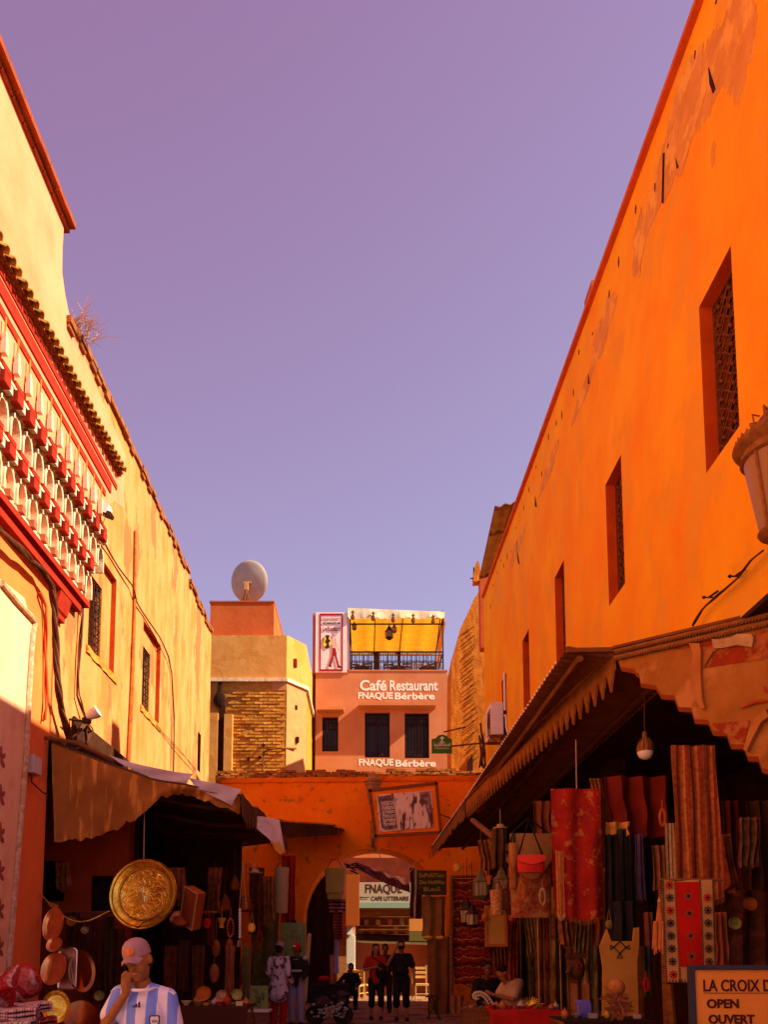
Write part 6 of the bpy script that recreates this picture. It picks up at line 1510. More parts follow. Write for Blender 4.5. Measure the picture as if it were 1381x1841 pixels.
carpet('hanging_carpet', 'narrow orange striped carpet edge left of the large red carpet', 1000,1530,1016,1640,8.8, MS('orange stripe rug', [(0,(.44,.13,.02)),(.5,(.28,.05,.012)),(.7,(.50,.20,.04))], 0, .05, bump=.4), folds=1, amp=.01)
m_st = MS('brown orange striped rug', [(0,(.30,.065,.014)),(.14,(.40,.115,.022)),(.24,(.22,.035,.010)),(.42,(.34,.075,.016)),(.55,(.44,.15,.035)),(.62,(.26,.045,.012)),(.8,(.38,.10,.02)),(.9,(.18,.028,.008))], 0, .22, wob=.012, nz=.3, bump=.5)
carpet('hanging_carpet', 'wide brown orange striped carpet folded and hanging in the near right stall', 1207,1340,1298,1612,7.6, m_st, M('rust fringe', (.30,.08,.02)), folds=3, amp=.035, slant=.02)
carpet('hanging_carpet', 'cream and grey striped strip beside the wide striped carpet', 1196,1480,1226,1582,7.75, MS('cream grey stripes', [(0,(.44,.26,.11)),(.3,(.10,.045,.02)),(.5,(.50,.32,.15)),(.8,(.22,.11,.04))], 0, .07, bump=.3), folds=1, amp=.01)
cloth('hanging_drape', 'wide dull red drape hanging behind the light bulb', 'drape', 1086,1396,1212,1500,9.4, M('dull red drape', (.12,.010,.005), (.08,.008,.004), 4, bump=.3), 3, .08, rag=.15, slant=.0)
cloth('hanging_drape', 'orange brown ragged cloth under the red drape', 'drape', 1090,1478,1136,1505,9.3, m_patch, 2, .05, rag=.3)
for i, (x0_,y0_,x1_,y1_,lb_,col) in enumerate(((1086,1500,1116,1690,'black robe nearest the red carpet',(.012,.008,.007)),(1112,1490,1132,1640,'charcoal robe second from the red carpet',(.022,.016,.013)),(1130,1505,1146,1700,'dark green black robe in the middle of the row',(.014,.014,.008)),(1144,1500,1160,1620,'dark violet grey robe in the row',(.075,.052,.10)),(1158,1520,1180,1690,'black robe at the right end of the row',(.010,.006,.005)),(1104,1620,1150,1715,'black folded garment hanging low over the cream tunic',(.012,.009,.010)))):
    cloth('hanging_garment', lb_, 'robe', x0_,y0_,x1_,y1_, 8.7+.12*i if i < 5 else 8.2, M('robe %d' % i, col, tuple(q*1.7 for q in col), 6, bump=.3), 2, .05, 'dark robes hanging in the right stall')
# cream tunic with embroidered neck
tn = thing('cream_tunic', 'ochre cream tunic with black embroidered diamond at the neck', 'tunic', A(1115,1841,7.8)); Y = 7.8
o_ = [(1094,1694),(1098,1716),(1104,1725),(1120,1694+32),(1141,1692),(1148,1668),(1150,1694),(1149,1770),(1152,1860),(1082,1860),(1084,1790),(1082,1740),(1079,1712)]
w = MB(); pts = [A(a,b,Y) for a, b in [(1092,1670),(1100,1692),(1104,1692),(1139,1692),(1141,1668),(1150,1667),(1150,1700),(1146,1730),(1150,1862),(1084,1862),(1085,1740),(1079,1702)]]
w.prism(pts, (0,.03,0)); part('cloth', w, M('ochre cream wool', (.46,.22,.035), (.36,.16,.025), 3, bump=.3), tn)
w = MB(); cxp, cyp = 1115, 1703
for q in ([(0,-11),(11,0),(0,11),(-11,0),(0,-11)],[(-11,0),(-17,-4),(-17,4),(-11,0)],[(11,0),(17,-4),(17,4),(11,0)],[(0,11),(-5,19),(5,19),(0,11)]): w.tube([A(cxp+a, cyp+b, Y-.008) for a, b in q], .006, 4)
part('embroidery', w, m_black, tn)
# tassel
ts = thing('orange_tassel', 'orange silk tassel hanging left of the flowered runner', 'tassel', A(1183,1720,6.9)); w = MB()
for k in range(5): q = A(1186,1612,6.9); w.tube([q, A(1181+k*2.2,1655,6.9), A(1178+k*3.4,1660,6.9)], .005, 4)
part('cord', w, M('orange silk', (.60,.20,.05), (.46,.13,.03), 20, bump=.2), ts)
w = MB()
for k in range(26): x = rnd.uniform(1176,1194); w.tube([A(x,1656,6.9+rnd.uniform(-.02,.02)), A(x-rnd.uniform(0,3),1656+rnd.uniform(40,60),6.9)], .006, 4)
part('threads', w, M('orange silk', (.60,.20,.05)), ts, stuff=True)
w = MB(); w.ball(A(1186,1620,6.9), .018, 8, 6); part('knot', w, m_woodl, ts)
# flowered runner
rn = thing('flowered_runner', 'cream runner with red and black flowers and a red centre strip', 'runner', A(1240,1765,7.0)); Y = 7.0
a, b = A(1199,1766,Y), A(1281,1582,Y); w = MB()
def _rn(u, v): return Vector((a.x+(b.x-a.x)*u, Y+.012*math.sin(u*5+v*3), b.z+(a.z-b.z)*v))
w.grid(_rn, 12, 24, (0,.012,0)); part('cloth', w, M('cream embroidery cloth', (.52,.26,.09), (.44,.20,.06), 8, bump=.3), rn, True)
w = MB(); w.grid(lambda u, v: _rn(.26+.48*u, .02+.83*v)+Vector((0,-.008,0)), 6, 18, (0,.004,0)); part('red_centre', w, M('bright red centre', (.50,.010,.006), (.34,.008,.005), 3, bump=.2), rn, True)
def flower(u, v, s_, col, nm):
    p = _rn(u, v) + Vector((0,-.012,0)); w = MB()
    for k in range(8):
        t_ = 2*math.pi*k/8; w.prism([p+Vector((0,0,0)), p+Vector((s_*math.cos(t_-.3)*.8,0,s_*math.sin(t_-.3)*.8)), p+Vector((s_*math.cos(t_),0,s_*math.sin(t_))), p+Vector((s_*math.cos(t_+.3)*.8,0,s_*math.sin(t_+.3)*.8))], (0,.002,0))
    part('flower', w, col, rn)
    w = MB(); w.ball(p+Vector((0,-.003,0)), (s_*.3,.003,s_*.3), 8, 4); part('flower_centre', w, m_black, rn)
m_fr = M('red thread', (.46,.015,.01), bump=.2); m_fk = M('dark olive thread', (.09,.05,.02), bump=.2)
for k in range(8):
    flower(.13, .05+.125*k, .040, m_fr if k in (0,2,7) else m_fk, '')
    if k: flower(.87, .05+.125*k, .040, m_fr if k in (1,) else m_fk, '')
flower(.5, .93, .036, m_fk, '')
for v in (.16,.33,.55,.75): flower(.5, v, .05, M('brown thread', (.20,.03,.012), bump=.2), '')
w = MB()
for k in range(42):
    for u in (0,.26,.74,1): q = _rn(u, (k+.5)/42)+Vector((0,-.006,0)); w.ball(q, (.012,.004,.010), 5, 3)
for k in range(18): q = _rn(k/17, .985)+Vector((0,-.008,0)); w.tube([q+Vector((0,0,-.012)), q+Vector((0,0,.012))], .005, 4)
part('scalloped_edge', w, m_fk, rn, stuff=True)
w = MB(); w.tube([A(1186,1582,7.02), A(1300,1582,7.02)], .015, 6); w.tube([A(1190,1700,8.0), A(1190,1582,7.6)], .01, 4); solo('runner_rail', w, m_wood, 'thin rod holding the flowered runner', 'rail', A(1240,1582,7.0))
# shop sign
sgn = thing('shop_sign', 'orange framed shop sign LA CROIX with opening words, bottom right', 'sign', A(1320,1841,5.5)); Y = 5.5
a, b = A(1246,1900,Y), A(1480,1735,Y)
w = MB(); w.bb(a.x+.03,b.x-.03,Y,Y+.03,a.z,b.z-.03); part('board', w, M('orange signboard', (.62,.26,.045), (.54,.20,.03), 1.5, bump=.05), sgn)
w = MB(); w.bb(a.x,a.x+.035,Y-.015,Y+.04,a.z,b.z); w.bb(a.x+.035,b.x,Y-.015,Y+.04,b.z-.035,b.z); part('frame', w, M('navy black frame', (.025,.022,.035), bump=.1), sgn)
m_navy = M('black red lettering', (.06,.012,.014), bump=0)
q = A(1266,1782,Y-.004); text(sgn, "LA CROIX D'A", .115, m_navy, q, width=A(1392,1,Y).x-A(1266,1,Y).x, ext=.002, bold=.002)
q = A(1272,1812,Y-.004); text(sgn, "OPEN", .085, m_navy, q, width=(1329-1272)*Y/F, ext=.002, bold=.003)
q = A(1275,1840,Y-.004); text(sgn, "OUVERT", .085, m_navy, q, width=(1357-1275)*Y/F, ext=.002, bold=.003)
w = MB(); p, q = A(1266,1785,Y-.004), A(1381,1781,Y-.004); w.bb(p.x,q.x,Y-.006,Y-.001,p.z-.003,p.z); part('rule_line', w, m_navy, sgn)
w = MB(); 
for x in (a.x+.1, b.x-.1): w.bb(x-.02,x+.02,Y+.03,Y+.07,0,1.2)
part('post', w, m_wood, sgn, stuff=True)
# dark wares under runner
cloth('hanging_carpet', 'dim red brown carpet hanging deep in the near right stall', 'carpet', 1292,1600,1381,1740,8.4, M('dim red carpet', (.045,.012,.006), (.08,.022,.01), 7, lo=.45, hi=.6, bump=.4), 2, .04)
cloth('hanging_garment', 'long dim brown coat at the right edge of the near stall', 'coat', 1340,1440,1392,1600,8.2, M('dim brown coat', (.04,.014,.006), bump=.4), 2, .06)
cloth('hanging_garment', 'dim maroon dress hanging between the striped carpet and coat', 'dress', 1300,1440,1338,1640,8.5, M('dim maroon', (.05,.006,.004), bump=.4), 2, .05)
w = MB(); w.tube([A(1150,1700,7.9), A(1155,1860,7.9)], .03, 6); w.tube([A(1190,1600,7.7), A(1200,1860,7.7)], .03, 6); w.tube([A(1203,1770,7.3), A(1212,1860,7.3)], .035, 6); solo('stall_posts', w, m_wood, 'wooden posts behind the cream tunic and flowered runner', 'posts', A(1190,1860,7.8)); bpy.data.objects['stall_posts']['kind'] = 'stuff'
# dried wreath, purple scarf, carved head, ceramics
c = A(1112,1800,6.9); t = thing('dried_wreath', 'brown bundle of dried leaves with a round gourd on top', 'dried plants', c); w = MB(); rr = random.Random(2)
for k in range(120):
    a = rr.uniform(0,6.28); l = rr.uniform(.06,.15); d = Vector((math.cos(a), rr.uniform(-.6,.2), math.sin(a)*1.1)).normalized(); p = c+Vector((rr.uniform(-.05,.05),0,rr.uniform(-.1,.06)))
    q = p+d*l; n_ = d.cross(Vector((0,1,0))).normalized()*rr.uniform(.008,.02); w.add([p, p.lerp(q,.5)+n_, q, p.lerp(q,.5)-n_], [(0,1,2,3)])
part('leaves', w, M('dry brown leaves', (.20,.06,.018), (.09,.025,.01), 9, bump=.2, rough=.5), t, stuff=True)
w = MB(); w.ball(c+Vector((0,.03,.12)), .075, 14, 10); part('gourd', w, M('pale orange gourd', (.38,.15,.04), (.3,.1,.02), 4, rough=.4, bump=.05), t, True)
t = thing('purple_scarf', 'violet blue turban scarf rolled up on the right stall table', 'scarf', A(1050,1822,7.2)); w = MB()
for k in range(5): c = A(1040+k*4.6,1818,7.2); w.tube([c+Vector((.012*math.sin(q*1.5),.02,.085*math.cos(q))) + Vector((0,-.03*math.sin(q),0)) for q in [j*math.pi/6-.5 for j in range(9)]], .020, 7)
part('fold', w, M('violet blue cotton', (.13,.10,.42), (.09,.07,.30), 6, bump=.4), t, True, stuff=True)
hd = thing('wooden_bust', 'dark carved wooden head with painted eye beside the rolled carpets', 'carving', A(1040,1770,9.6)); c = A(1036,1740,9.6); w = MB()
w.ball(c, (.11,.13,.17), 16, 12); w.box(c+Vector((0,0,.15)), (.22,.2,.06)); w.tube([c+Vector((-.08,-.08,.02)), c+Vector((-.13,-.1,-.06)), c+Vector((-.08,-.08,-.08))], .03, 6); w.tube([c+Vector((0,0,-.12)), c+Vector((.0,.02,-.3))], .07, 8); part('head', w, M('dark carved wood', (.10,.035,.012), (.06,.02,.008), 8, bump=.3, rough=.5), hd, True)
w = MB(); w.tube([c+Vector((.01+.032*math.cos(q),-.125,.03+.032*math.sin(q))) for q in [2*math.pi*k/12 for k in range(13)]], .006, 4); part('painted_eye', w, m_red_cloth, hd)
cloth('hanging_carpet', 'brown folded blanket draped under the carved head', 'blanket', 1022,1768,1068,1860,9.3, M('brown blanket', (.17,.06,.02), (.11,.04,.012), 4, bump=.3), 2, .05)
# right tables with wares
a, b = table('round brass topped drum table at the right stall front', 835, 884, 1815, 12.2, .5, m_brass, m_wood, .5)
wares(4, a, b, 12.2, .5, ['bowl','box'], 31, 'wares on the drum table', 'on the drum table of the right stall', .03, .05)
a, b = table('table with red cover and metal dishes at the right stall', 884, 1012, 1818, 9.2, .6, m_wood, M('red cover', (.42,.015,.01), (.28,.01,.008), 5, bump=.3), .4)
wares(11, a, b, 9.2, .6, ['bowl','teapot','jar','bowl'], 33, 'metal dishes on the red covered table', 'on the red covered right table', .035, .07)
a, b = table('dark table in front of the dried leaves', 1018, 1180, 1838, 6.8, .6, m_wood, M('black cover', (.02,.008,.006), bump=.2), .4)
wares(6, a, b, 6.8, .6, ['jar','bowl','box'], 35, 'pots on the dark front table', 'on the dark front table at right', .03, .055)
# antler-like shiny ornament
c = A(953,1808,9.1); w = MB()
for k in range(9): a_ = -1.2+2.4*k/8; w.tube([c, c+Vector((.05*math.sin(a_),0,.05*math.cos(a_))), c+Vector((.10*math.sin(a_*1.2),-.01,.09*math.cos(a_)+.02))], [.008,.006,.003], 5)
solo('brass_ornament', w, m_brass, 'branching shiny brass ornament on the red covered table', 'ornament', c, None, True)
# curved ribbed white carving held up at the seated men
c = A(866,1792,12.9); rc_ = thing('ribbed_carving', 'curved pale ribbed fan lying between the two seated men', 'fan', c); w = MB(); pts = [A(x,y,12.9) for x, y in ((858,1797),(852,1795),(850,1789),(855,1784),(864,1783),(873,1787),(881,1795),(888,1806))]
w.tube(pts, .018, 6); pt2 = [A(x,y,12.9) for x, y in ((862,1795),(858,1796),(856,1792),(860,1790),(866,1790),(871,1794),(876,1800),(880,1809))]; w.tube(pt2, .014, 6); part('rim', w, m_white, rc_, True)
w = MB()
for p, q in zip(pts[1:], pt2[1:]): w.tube([p,q], .010, 4)
for (p, q), (p2, q2) in zip(zip(pts[1:],pt2[1:]), zip(pts[2:],pt2[2:])): w.tube([(p+p2)/2,(q+q2)/2], .010, 4)
part('rib', w, m_white, rc_, stuff=True)
# stall shelving frame for the far right stall and a second hanging row
for i, (x0_,y0_,x1_,y1_,col,lb_) in enumerate(((884,1490,912,1560,(.07,.03,.012),'dim brown cloth behind the onion lanterns'),(958,1440,990,1500,(.16,.04,.015),'orange brown flag cloth under the toothed valance'),(1060,1640,1078,1780,(.16,.11,.03),'olive embroidered strip right of the red carpet'),(1150,1700,1172,1790,(.05,.06,.02),'dark green strip behind the orange tassel'),(886,1710,914,1770,(.12,.03,.012),'dull red folded cloth above the seated man'))):
    cloth('hanging_cloth', lb_, 'cloth', x0_,y0_,x1_,y1_, (10.4+.3*i if i < 3 else (8.3 if i == 3 else 15.2)), M('stall hanging %d' % i, col, tuple(q*.6 for q in col), 6, bump=.4), 2, .04, 'cloths hung in the right stalls')
# beams inside right stall
for i, (p, q) in enumerate((((880,1512),(930,1560)),((850,1475),(912,1525)))):
    w = MB(); w.tube([A(*p,14), A(*q,11)], .05, 6); solo('stall_beam', w, m_wood, ['lower slanting beam inside the right stall roof','upper slanting beam inside the right stall roof'][i], 'beam', A(*p,14))

cloth('dark_filler_sheet', 'dark sheet put in beside the white cafe sign inside the arch view', 'curtain', 737,1560,766,1652,27.6, m_dark, 2, .04)  # dark sheet put in where the view beside the sign goes dark

# extra small goods crowding the stalls
def small(kind, label, px, py, Y, r_, mat, grp):
    c = A(px, py, Y); R_ = r_*Y/F; w = MB()
    if kind == 'plate':
        w.lathe([(0,-.02),(R_*.6,-.02),(R_,.012),(R_*1.02,.0),(R_*.6,-.035),(0,-.035)], c, 24, Matrix.Rotation(R(84),3,'X')); nm, ct = 'wall_plate', 'plate'
    elif kind == 'pouch':
        w.ball(c, (R_, R_*.5, R_*1.2), 12, 8); w.tube([c+Vector((-R_*.5,0,R_)), c+Vector((0,0,R_*4)), c+Vector((R_*.5,0,R_))], .006, 4); nm, ct = 'hanging_pouch', 'pouch'
    elif kind == 'beads':
        for k in range(22):
            a = 2*math.pi*k/22; w.ball(c+Vector((R_*.6*math.sin(a), 0, R_*1.8*math.cos(a))), .016, 6, 4)
        w.tube([c+Vector((0,0,R_*1.8)), c+Vector((0,0,R_*4))], .005, 4); nm, ct = 'bead_necklace', 'necklace'
    elif kind == 'drum':
        w.lathe([(R_*.6,0),(R_*.45,R_*.9),(R_,R_*1.9),(R_*1.02,R_*2.2),(0,R_*2.2)], c, 18); w.tube([c+Vector((0,0,R_*2.2)), c+Vector((0,0,R_*5))], .006, 4); nm, ct = 'clay_drum', 'drum'
    elif kind == 'hat':
        w.lathe([(R_*1.5,0),(R_*1.45,.02),(R_*.8,.03),(R_*.7,R_*.9),(0,R_)], c, 20); w.tube([c+Vector((0,0,R_)), c+Vector((0,0,R_*4))], .006, 4); nm, ct = 'straw_hat', 'hat'
    solo(nm, w, mat, label, ct, c, grp, True)
G1, G2 = 'small goods hung in the left stalls', 'small goods hung in the right stalls'
mo = M('orange glazed plate', (.50,.13,.02), (.34,.07,.012), 12, rough=.35, bump=.05); mg = M('green glazed plate', (.12,.14,.03), (.30,.20,.05), 14, rough=.35, bump=.05); mw = M('cream glazed plate', (.50,.34,.18), (.30,.10,.03), 16, rough=.35, bump=.05)
for it in (('plate','orange plate on the dim wall just under the chain',128,1656,12.5,9,mo,G1), ('plate','cream plate between the tin tray and dim scarves',152,1672,12.4,7,mw,G1), ('plate','green plate low between the scarves near the striped shirt',178,1790,12.3,9,mg,G1),
    ('pouch','red pouch hanging just right of the leather pouf',372,1660,12.6,8,m_red_cloth,G1), ('pouch','tan pouch under the rusty lantern right of the beaded tassel',452,1668,13.4,7,m_patch,G1), ('beads','long amber bead necklace left of the beaded tassel',414,1668,13.2,9,mo,G1),
    ('beads','dark red bead necklace beside the green carpet',466,1690,14.6,8,m_red_cloth,G1), ('drum','clay drum hanging under the orange lantern in the left stall',398,1668,13.8,8,m_patch,G1), ('hat','straw hat high in the left stall near the crumpled cloth',458,1570,14.8,9,m_str,G1),
    ('plate','large orange plate leaning at the back of the dark left table',366,1786,12.2,13,mo,G1), ('plate','cream plate leaning on the dark left table',398,1790,12.2,10,mw,G1), ('plate','green plate leaning at the right end of the dark left table',426,1788,12.2,10,mg,G1),
    ('pouch','dark pouch hanging beside the cream baskets',527,1662,20.5,7,m_black,G1),
    ('pouch','orange pouch below the dim onion lantern in the right stall',872,1650,12.4,6,mo,G2), ('drum','clay drum hanging left of the patchwork bag',898,1560,11.8,8,m_patch,G2), ('beads','amber beads hanging over the patchwork bag',938,1602,9.3,8,mo,G2), ('beads','cream beads hanging at the right side of the patchwork bag',976,1612,9.3,8,mw,G2),
    ('plate','orange plate fixed between the rolled carpets and red carpet',1012,1690,10.6,8,mo,G2), ('plate','cream plate above the wooden bust',1046,1680,10.5,8,mw,G2), ('pouch','olive pouch at the lower corner of the red carpet',1096,1662,8.6,7,M('olive cloth', (.12,.09,.02), bump=.3),G2),
    ('beads','red beads hanging right of the cream tunic',1163,1770,7.6,6,m_red_cloth,G2), ('hat','straw hat high inside the right stall under the awning',900,1490,13.0,9,m_str,G2), ('pouch','small tan pouch under the far end of the right awning',822,1560,17.0,7,m_patch,G2), ('drum','painted drum standing out above the framed mirror',880,1590,12.3,7,mo,G2),
    ('plate','green plate in the deep shade right of the striped carpet',1322,1660,8.3,11,mg,G2), ('plate','dim orange plate above the green plate at the right edge',1350,1625,8.1,12,mo,G2), ('beads','long amber beads left of the striped carpet',1192,1470,8.0,8,mo,G2)):
    small(*it)
for i, (x0_, x1_, y0_, y1_, Y, col, lb_) in enumerate(((1058,1092,1560,1700,9.6,(.20,.05,.02),'rust cloth half hidden between the red carpet and black robes'), (1172,1196,1520,1600,8.6,(.30,.11,.03),'tan cloth left of the cream striped strip'), (1160,1180,1640,1760,8.4,(.16,.05,.02),'rust strip behind the orange tassel'), (812,836,1790,1822,17.0,(.24,.09,.03),'tan cloth bundle under the dashed carpet'), (1286,1310,1640,1740,7.4,(.26,.06,.02),'rust strip at the right side of the flowered runner'), (404,420,1700,1790,13.0,(.22,.06,.02),'rust strip above the dark left table'), (436,450,1700,1800,13.6,(.14,.10,.03),'olive strip left of the dark green carpet'))):
    cloth('hanging_cloth', lb_, 'cloth', x0_, y0_, x1_, y1_, Y, M('extra cloth %d' % i, col, tuple(q*.6 for q in col), 8, bump=.4), 2, .04, 'cloths crowding the stalls')

w = MB(); a, b = A(640,1680,28.1), A(768,1680,28.1); w.bb(a.x, b.x+.6, 28.12, 29.68, a.z+.16, a.z+.20)  # slab added to keep the sun off the far shop front
solo('shop_shade_slab', w, m_wood, 'flat slab added behind the long dull cream awning to shade the shop front', 'roof', (a.x,28.2,a.z))
GC = 'overlapping cloths in the market stalls'
for i, (x0_, x1_, y0_, y1_, Y, col, sl, lb_) in enumerate((
    (884,906,1648,1740,13.6,(.30,.09,.02),.05,'orange brown scarf hanging left of the framed mirror'), (915,936,1655,1760,12.8,(.20,.03,.012),-.04,'dark red scarf right of the framed mirror'),
    (940,962,1640,1720,11.8,(.34,.17,.04),.06,'mustard scarf hanging below the patchwork bag'), (966,990,1648,1735,11.6,(.24,.06,.02),-.05,'rust scarf at the lower right of the patchwork bag'),
    (1002,1030,1640,1702,10.2,(.36,.12,.03),.04,'orange scarf under the bottom edge of the red carpet'), (1036,1062,1648,1718,10.0,(.16,.10,.03),-.04,'olive scarf under the red carpet near the wooden bust'),
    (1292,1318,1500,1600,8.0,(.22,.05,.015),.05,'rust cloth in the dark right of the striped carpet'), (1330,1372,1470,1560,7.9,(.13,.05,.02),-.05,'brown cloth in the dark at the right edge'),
    (858,884,1510,1566,14.5,(.26,.08,.02),.06,'rust cloth high behind the onion top lanterns'), (1060,1082,1400,1436,9.5,(.34,.10,.03),.03,'orange cloth corner above the red carpet top'),
    (96,122,1550,1600,12.9,(.22,.07,.02),.03,'brown cloth nailed over the dark square hole'), (300,330,1560,1625,13.1,(.18,.05,.015),.05,'rust cloth behind the right edge of the large tray'),
    (374,398,1560,1640,13.5,(.14,.04,.015),-.04,'dark rust cloth above the red pouch'), (470,492,1575,1660,16.0,(.24,.08,.02),.04,'brown cloth left of the cream baskets'), (436,458,1700,1770,14.2,(.28,.05,.02),-.03,'dull red cloth behind the white topped table'))):
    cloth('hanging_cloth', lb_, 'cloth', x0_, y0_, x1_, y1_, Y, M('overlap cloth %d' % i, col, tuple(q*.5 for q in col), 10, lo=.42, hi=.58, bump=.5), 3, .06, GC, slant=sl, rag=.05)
# ================================================================== PEOPLE
def voxel_body(prims, voxel, name, mat, off, smooth_it=3, flare=None):
    w = MB()
    for p in prims:
        if p[0] == 'e': w.ball(p[1], p[2], 18, 12, p[3] if len(p) > 3 else None)
        elif p[0] == 'c':
            a, b = Vector(p[1]), Vector(p[2]); n = max(2, int((b-a).length/.04))
            w.tube([a.lerp(b, k/n) for k in range(n+1)], [p[3]+(p[4]-p[3])*k/n for k in range(n+1)], 14); w.ball(a, p[3], 12, 8); w.ball(b, p[4], 12, 8)
        elif p[0] == 'b': w.box(p[1], p[2], p[3] if len(p) > 3 else None)
        elif p[0] == 'l': w.lathe(p[2], p[1], 24, None, p[3], p[4])
    me = bpy.data.meshes.new(name); me.from_pydata(w.v, [], w.f)
    bm = bmesh.new(); bm.from_mesh(me); bmesh.ops.remove_doubles(bm, verts=bm.verts, dist=1e-6); bmesh.ops.recalc_face_normals(bm, faces=bm.faces); bm.to_mesh(me); bm.free()
    o = bpy.data.objects.new('tmp', me); COL.objects.link(o)
    m = o.modifiers.new('r', 'REMESH'); m.mode = 'VOXEL'; m.voxel_size = voxel; m.use_smooth_shade = True
    s_ = o.modifiers.new('s', 'SMOOTH'); s_.iterations = smooth_it; s_.factor = .5
    dg = bpy.context.evaluated_depsgraph_get(); m2 = bpy.data.meshes.new_from_object(o.evaluated_get(dg)); bpy.data.objects.remove(o)
    m2.name = name; m2.materials.clear(); m2.materials.append(mat)
    for p in m2.polygons: p.use_smooth = True
    return m2
BASE = dict(head=(0,-.02,1.64), neck=(0,.01,1.50), shL=(.175,.01,1.42), elL=(.23,.04,1.14), wrL=(.22,-.05,.90), shR=(-.175,.01,1.42), elR=(-.23,.04,1.14), wrR=(-.22,-.05,.90),
            chest=(0,0,1.28), waist=(0,0,1.08), pelvis=(0,.01,.94), hipL=(.09,.01,.90), knL=(.10,-.03,.50), anL=(.10,.03,.09), hipR=(-.09,.01,.90), knR=(-.10,-.03,.50), anR=(-.10,.03,.09))
def person(label, loc, rz, J=None, s=1.0, top=None, bottom=None, skin=None, hair=None, sleeves='short', legs='long', cap=None, vox=.014, shoe=None, top_len=.92, bulk=1.0, extra=None, dress=0, handdir=None, name='person'):
    j = dict(BASE); j.update(J or {}); j = {k: Vector(v)*s for k, v in j.items()}; sk = skin or m_skin; B = bulk*s
    t = thing(name, label, 'person', loc, None, rz); W[t.name] = Vector((0,0,0))
    def put(nm, me, par=None): 
        o = bpy.data.objects.new(nm, me); COL.objects.link(o); o.parent = par or t; return o
    h = j['head']; hr = j.get('_hr', None); up = (h - j['neck']).normalized(); fw = Vector(j.get('face', Vector((0,-1,0)))).normalized(); fw = (fw - up*fw.dot(up)).normalized(); rt_ = fw.cross(up)
    H = lambda x, y, z: h + rt_*(-x*s) + fw*(-y*s) + up*z*s      # local head frame, +y backwards
    body = [('e', H(0,.005,.02), (.078*s,.09*s,.10*s)), ('e', H(0,-.035,-.045), (.058*s,.055*s,.075*s)), ('c', H(0,-.085,.0), H(0,-.108,-.035), .010*s, .015*s), ('e', H(0,-.07,-.105), (.03*s,.025*s,.022*s)),
            ('e', H(.08,.005,-.01), (.014*s,.022*s,.032*s)), ('e', H(-.08,.005,-.01), (.014*s,.022*s,.032*s)), ('c', H(-.035,-.083,.022), H(.035,-.083,.022), .012*s, .012*s), ('c', H(-.02,-.088,-.068), H(.02,-.088,-.068), .010*s, .010*s),
            ('c', h+Vector((0,0,-.06))*s, j['neck']+Vector((0,.01,-.06))*s, .050*s, .058*s),
            ('c', j['shL'], j['shR'], .050*B, .050*B), ('c', j['neck']+Vector((0,.015,-.05))*s, j['shL'], .045*B, .048*B), ('c', j['neck']+Vector((0,.015,-.05))*s, j['shR'], .045*B, .048*B), ('e', j['chest'], (.155*B,.10*B,.17*s)), ('e', j['waist'], (.125*B,.09*B,.14*s)), ('e', j['pelvis'], (.15*B,.10*B,.12*s)),
            ('c', j['chest'], j['pelvis'], .10*B, .11*B)]
    for S_ in 'LR':
        sh, el, wr, hp, kn, an = (j[k+S_] for k in ('sh','el','wr','hip','kn','an'))
        d = (wr-el).normalized(); hd_ = Vector(handdir[S_]).normalized() if handdir and S_ in handdir else d
        body += [('c', sh, el, .048*B, .038*B), ('c', el, wr, .038*B, .025*B), ('c', wr, wr+hd_*.055*s, .026*s, .033*s)]
        side = hd_.cross(Vector((0,1,0))); side = (side if side.length > .1 else hd_.cross(Vector((1,0,0)))).normalized(); nrm_ = hd_.cross(side).normalized()
        for k in range(4):
            o_ = (k-1.5)*.017*s; a = wr+hd_*.07*s+side*o_; L_ = (.055,.068,.062,.048)[k]*s
            b = a+hd_*L_*.55; body += [('c', a, b, .0095*s, .009*s), ('c', b, b+(hd_+nrm_*.55).normalized()*L_*.55, .009*s, .0075*s)]
        body += [('c', wr+hd_*.02*s, wr+hd_*.055*s+side*.04*s*(1 if S_ == 'L' else -1), .013*s, .010*s)]
        body += [('c', hp, kn, .080*B, .052*B), ('c', kn, an, .052*B, .034*B), ('c', an+Vector((0,.03,-.04))*s, an+(fwf := Vector(j.get('foot'+S_, (0,-1,0))).normalized())*.14*s+Vector((0,0,-.05))*s, .036*s, .026*s)]
    put('body', voxel_body(body, vox, 'body', sk, None))
    if top:
        g_ = .016*s
        tp = [('c', j['shL'], j['shR'], .050*B+g_, .050*B+g_), ('c', j['neck']+Vector((.02,.015,-.075))*s, j['shL'], .045*B+g_, .048*B+g_), ('c', j['neck']+Vector((-.02,.015,-.075))*s, j['shR'], .045*B+g_, .048*B+g_), ('e', j['chest'], (.155*B+g_,.10*B+g_*1.3,.17*s+g_)), ('e', j['waist'], (.14*B+g_,.10*B+g_*1.3,.15*s+g_)), ('c', j['chest'], j['pelvis'], .11*B+g_, .12*B+g_)]
        if top_len < .9: tp += [('c', j['pelvis']+Vector((.04*s,0,0)), Vector((.05*s, j['pelvis'].y, top_len*s)), .12*B+g_, .15*B+g_), ('c', j['pelvis']-Vector((.04*s,0,0)), Vector((-.05*s, j['pelvis'].y, top_len*s)), .12*B+g_, .15*B+g_)]
        for S_ in 'LR':
            sh, el, wr = (j[k+S_] for k in ('sh','el','wr'))
            tp += [('c', sh, sh.lerp(el, .72) if sleeves == 'short' else el, .050*B+g_, .046*B+g_*1.3)]
            if sleeves == 'long': tp += [('c', el, el.lerp(wr, .88), .042*B+g_, .032*B+g_)]
        if sleeves == 'none': tp = [q for q in tp if not (q[0] == 'c' and (q[1] == j['shL'] or q[1] == j['shR']) and q[2] != j['shR'])]
        put('shirt', voxel_body(tp, vox*.95, 'shirt', top, None))
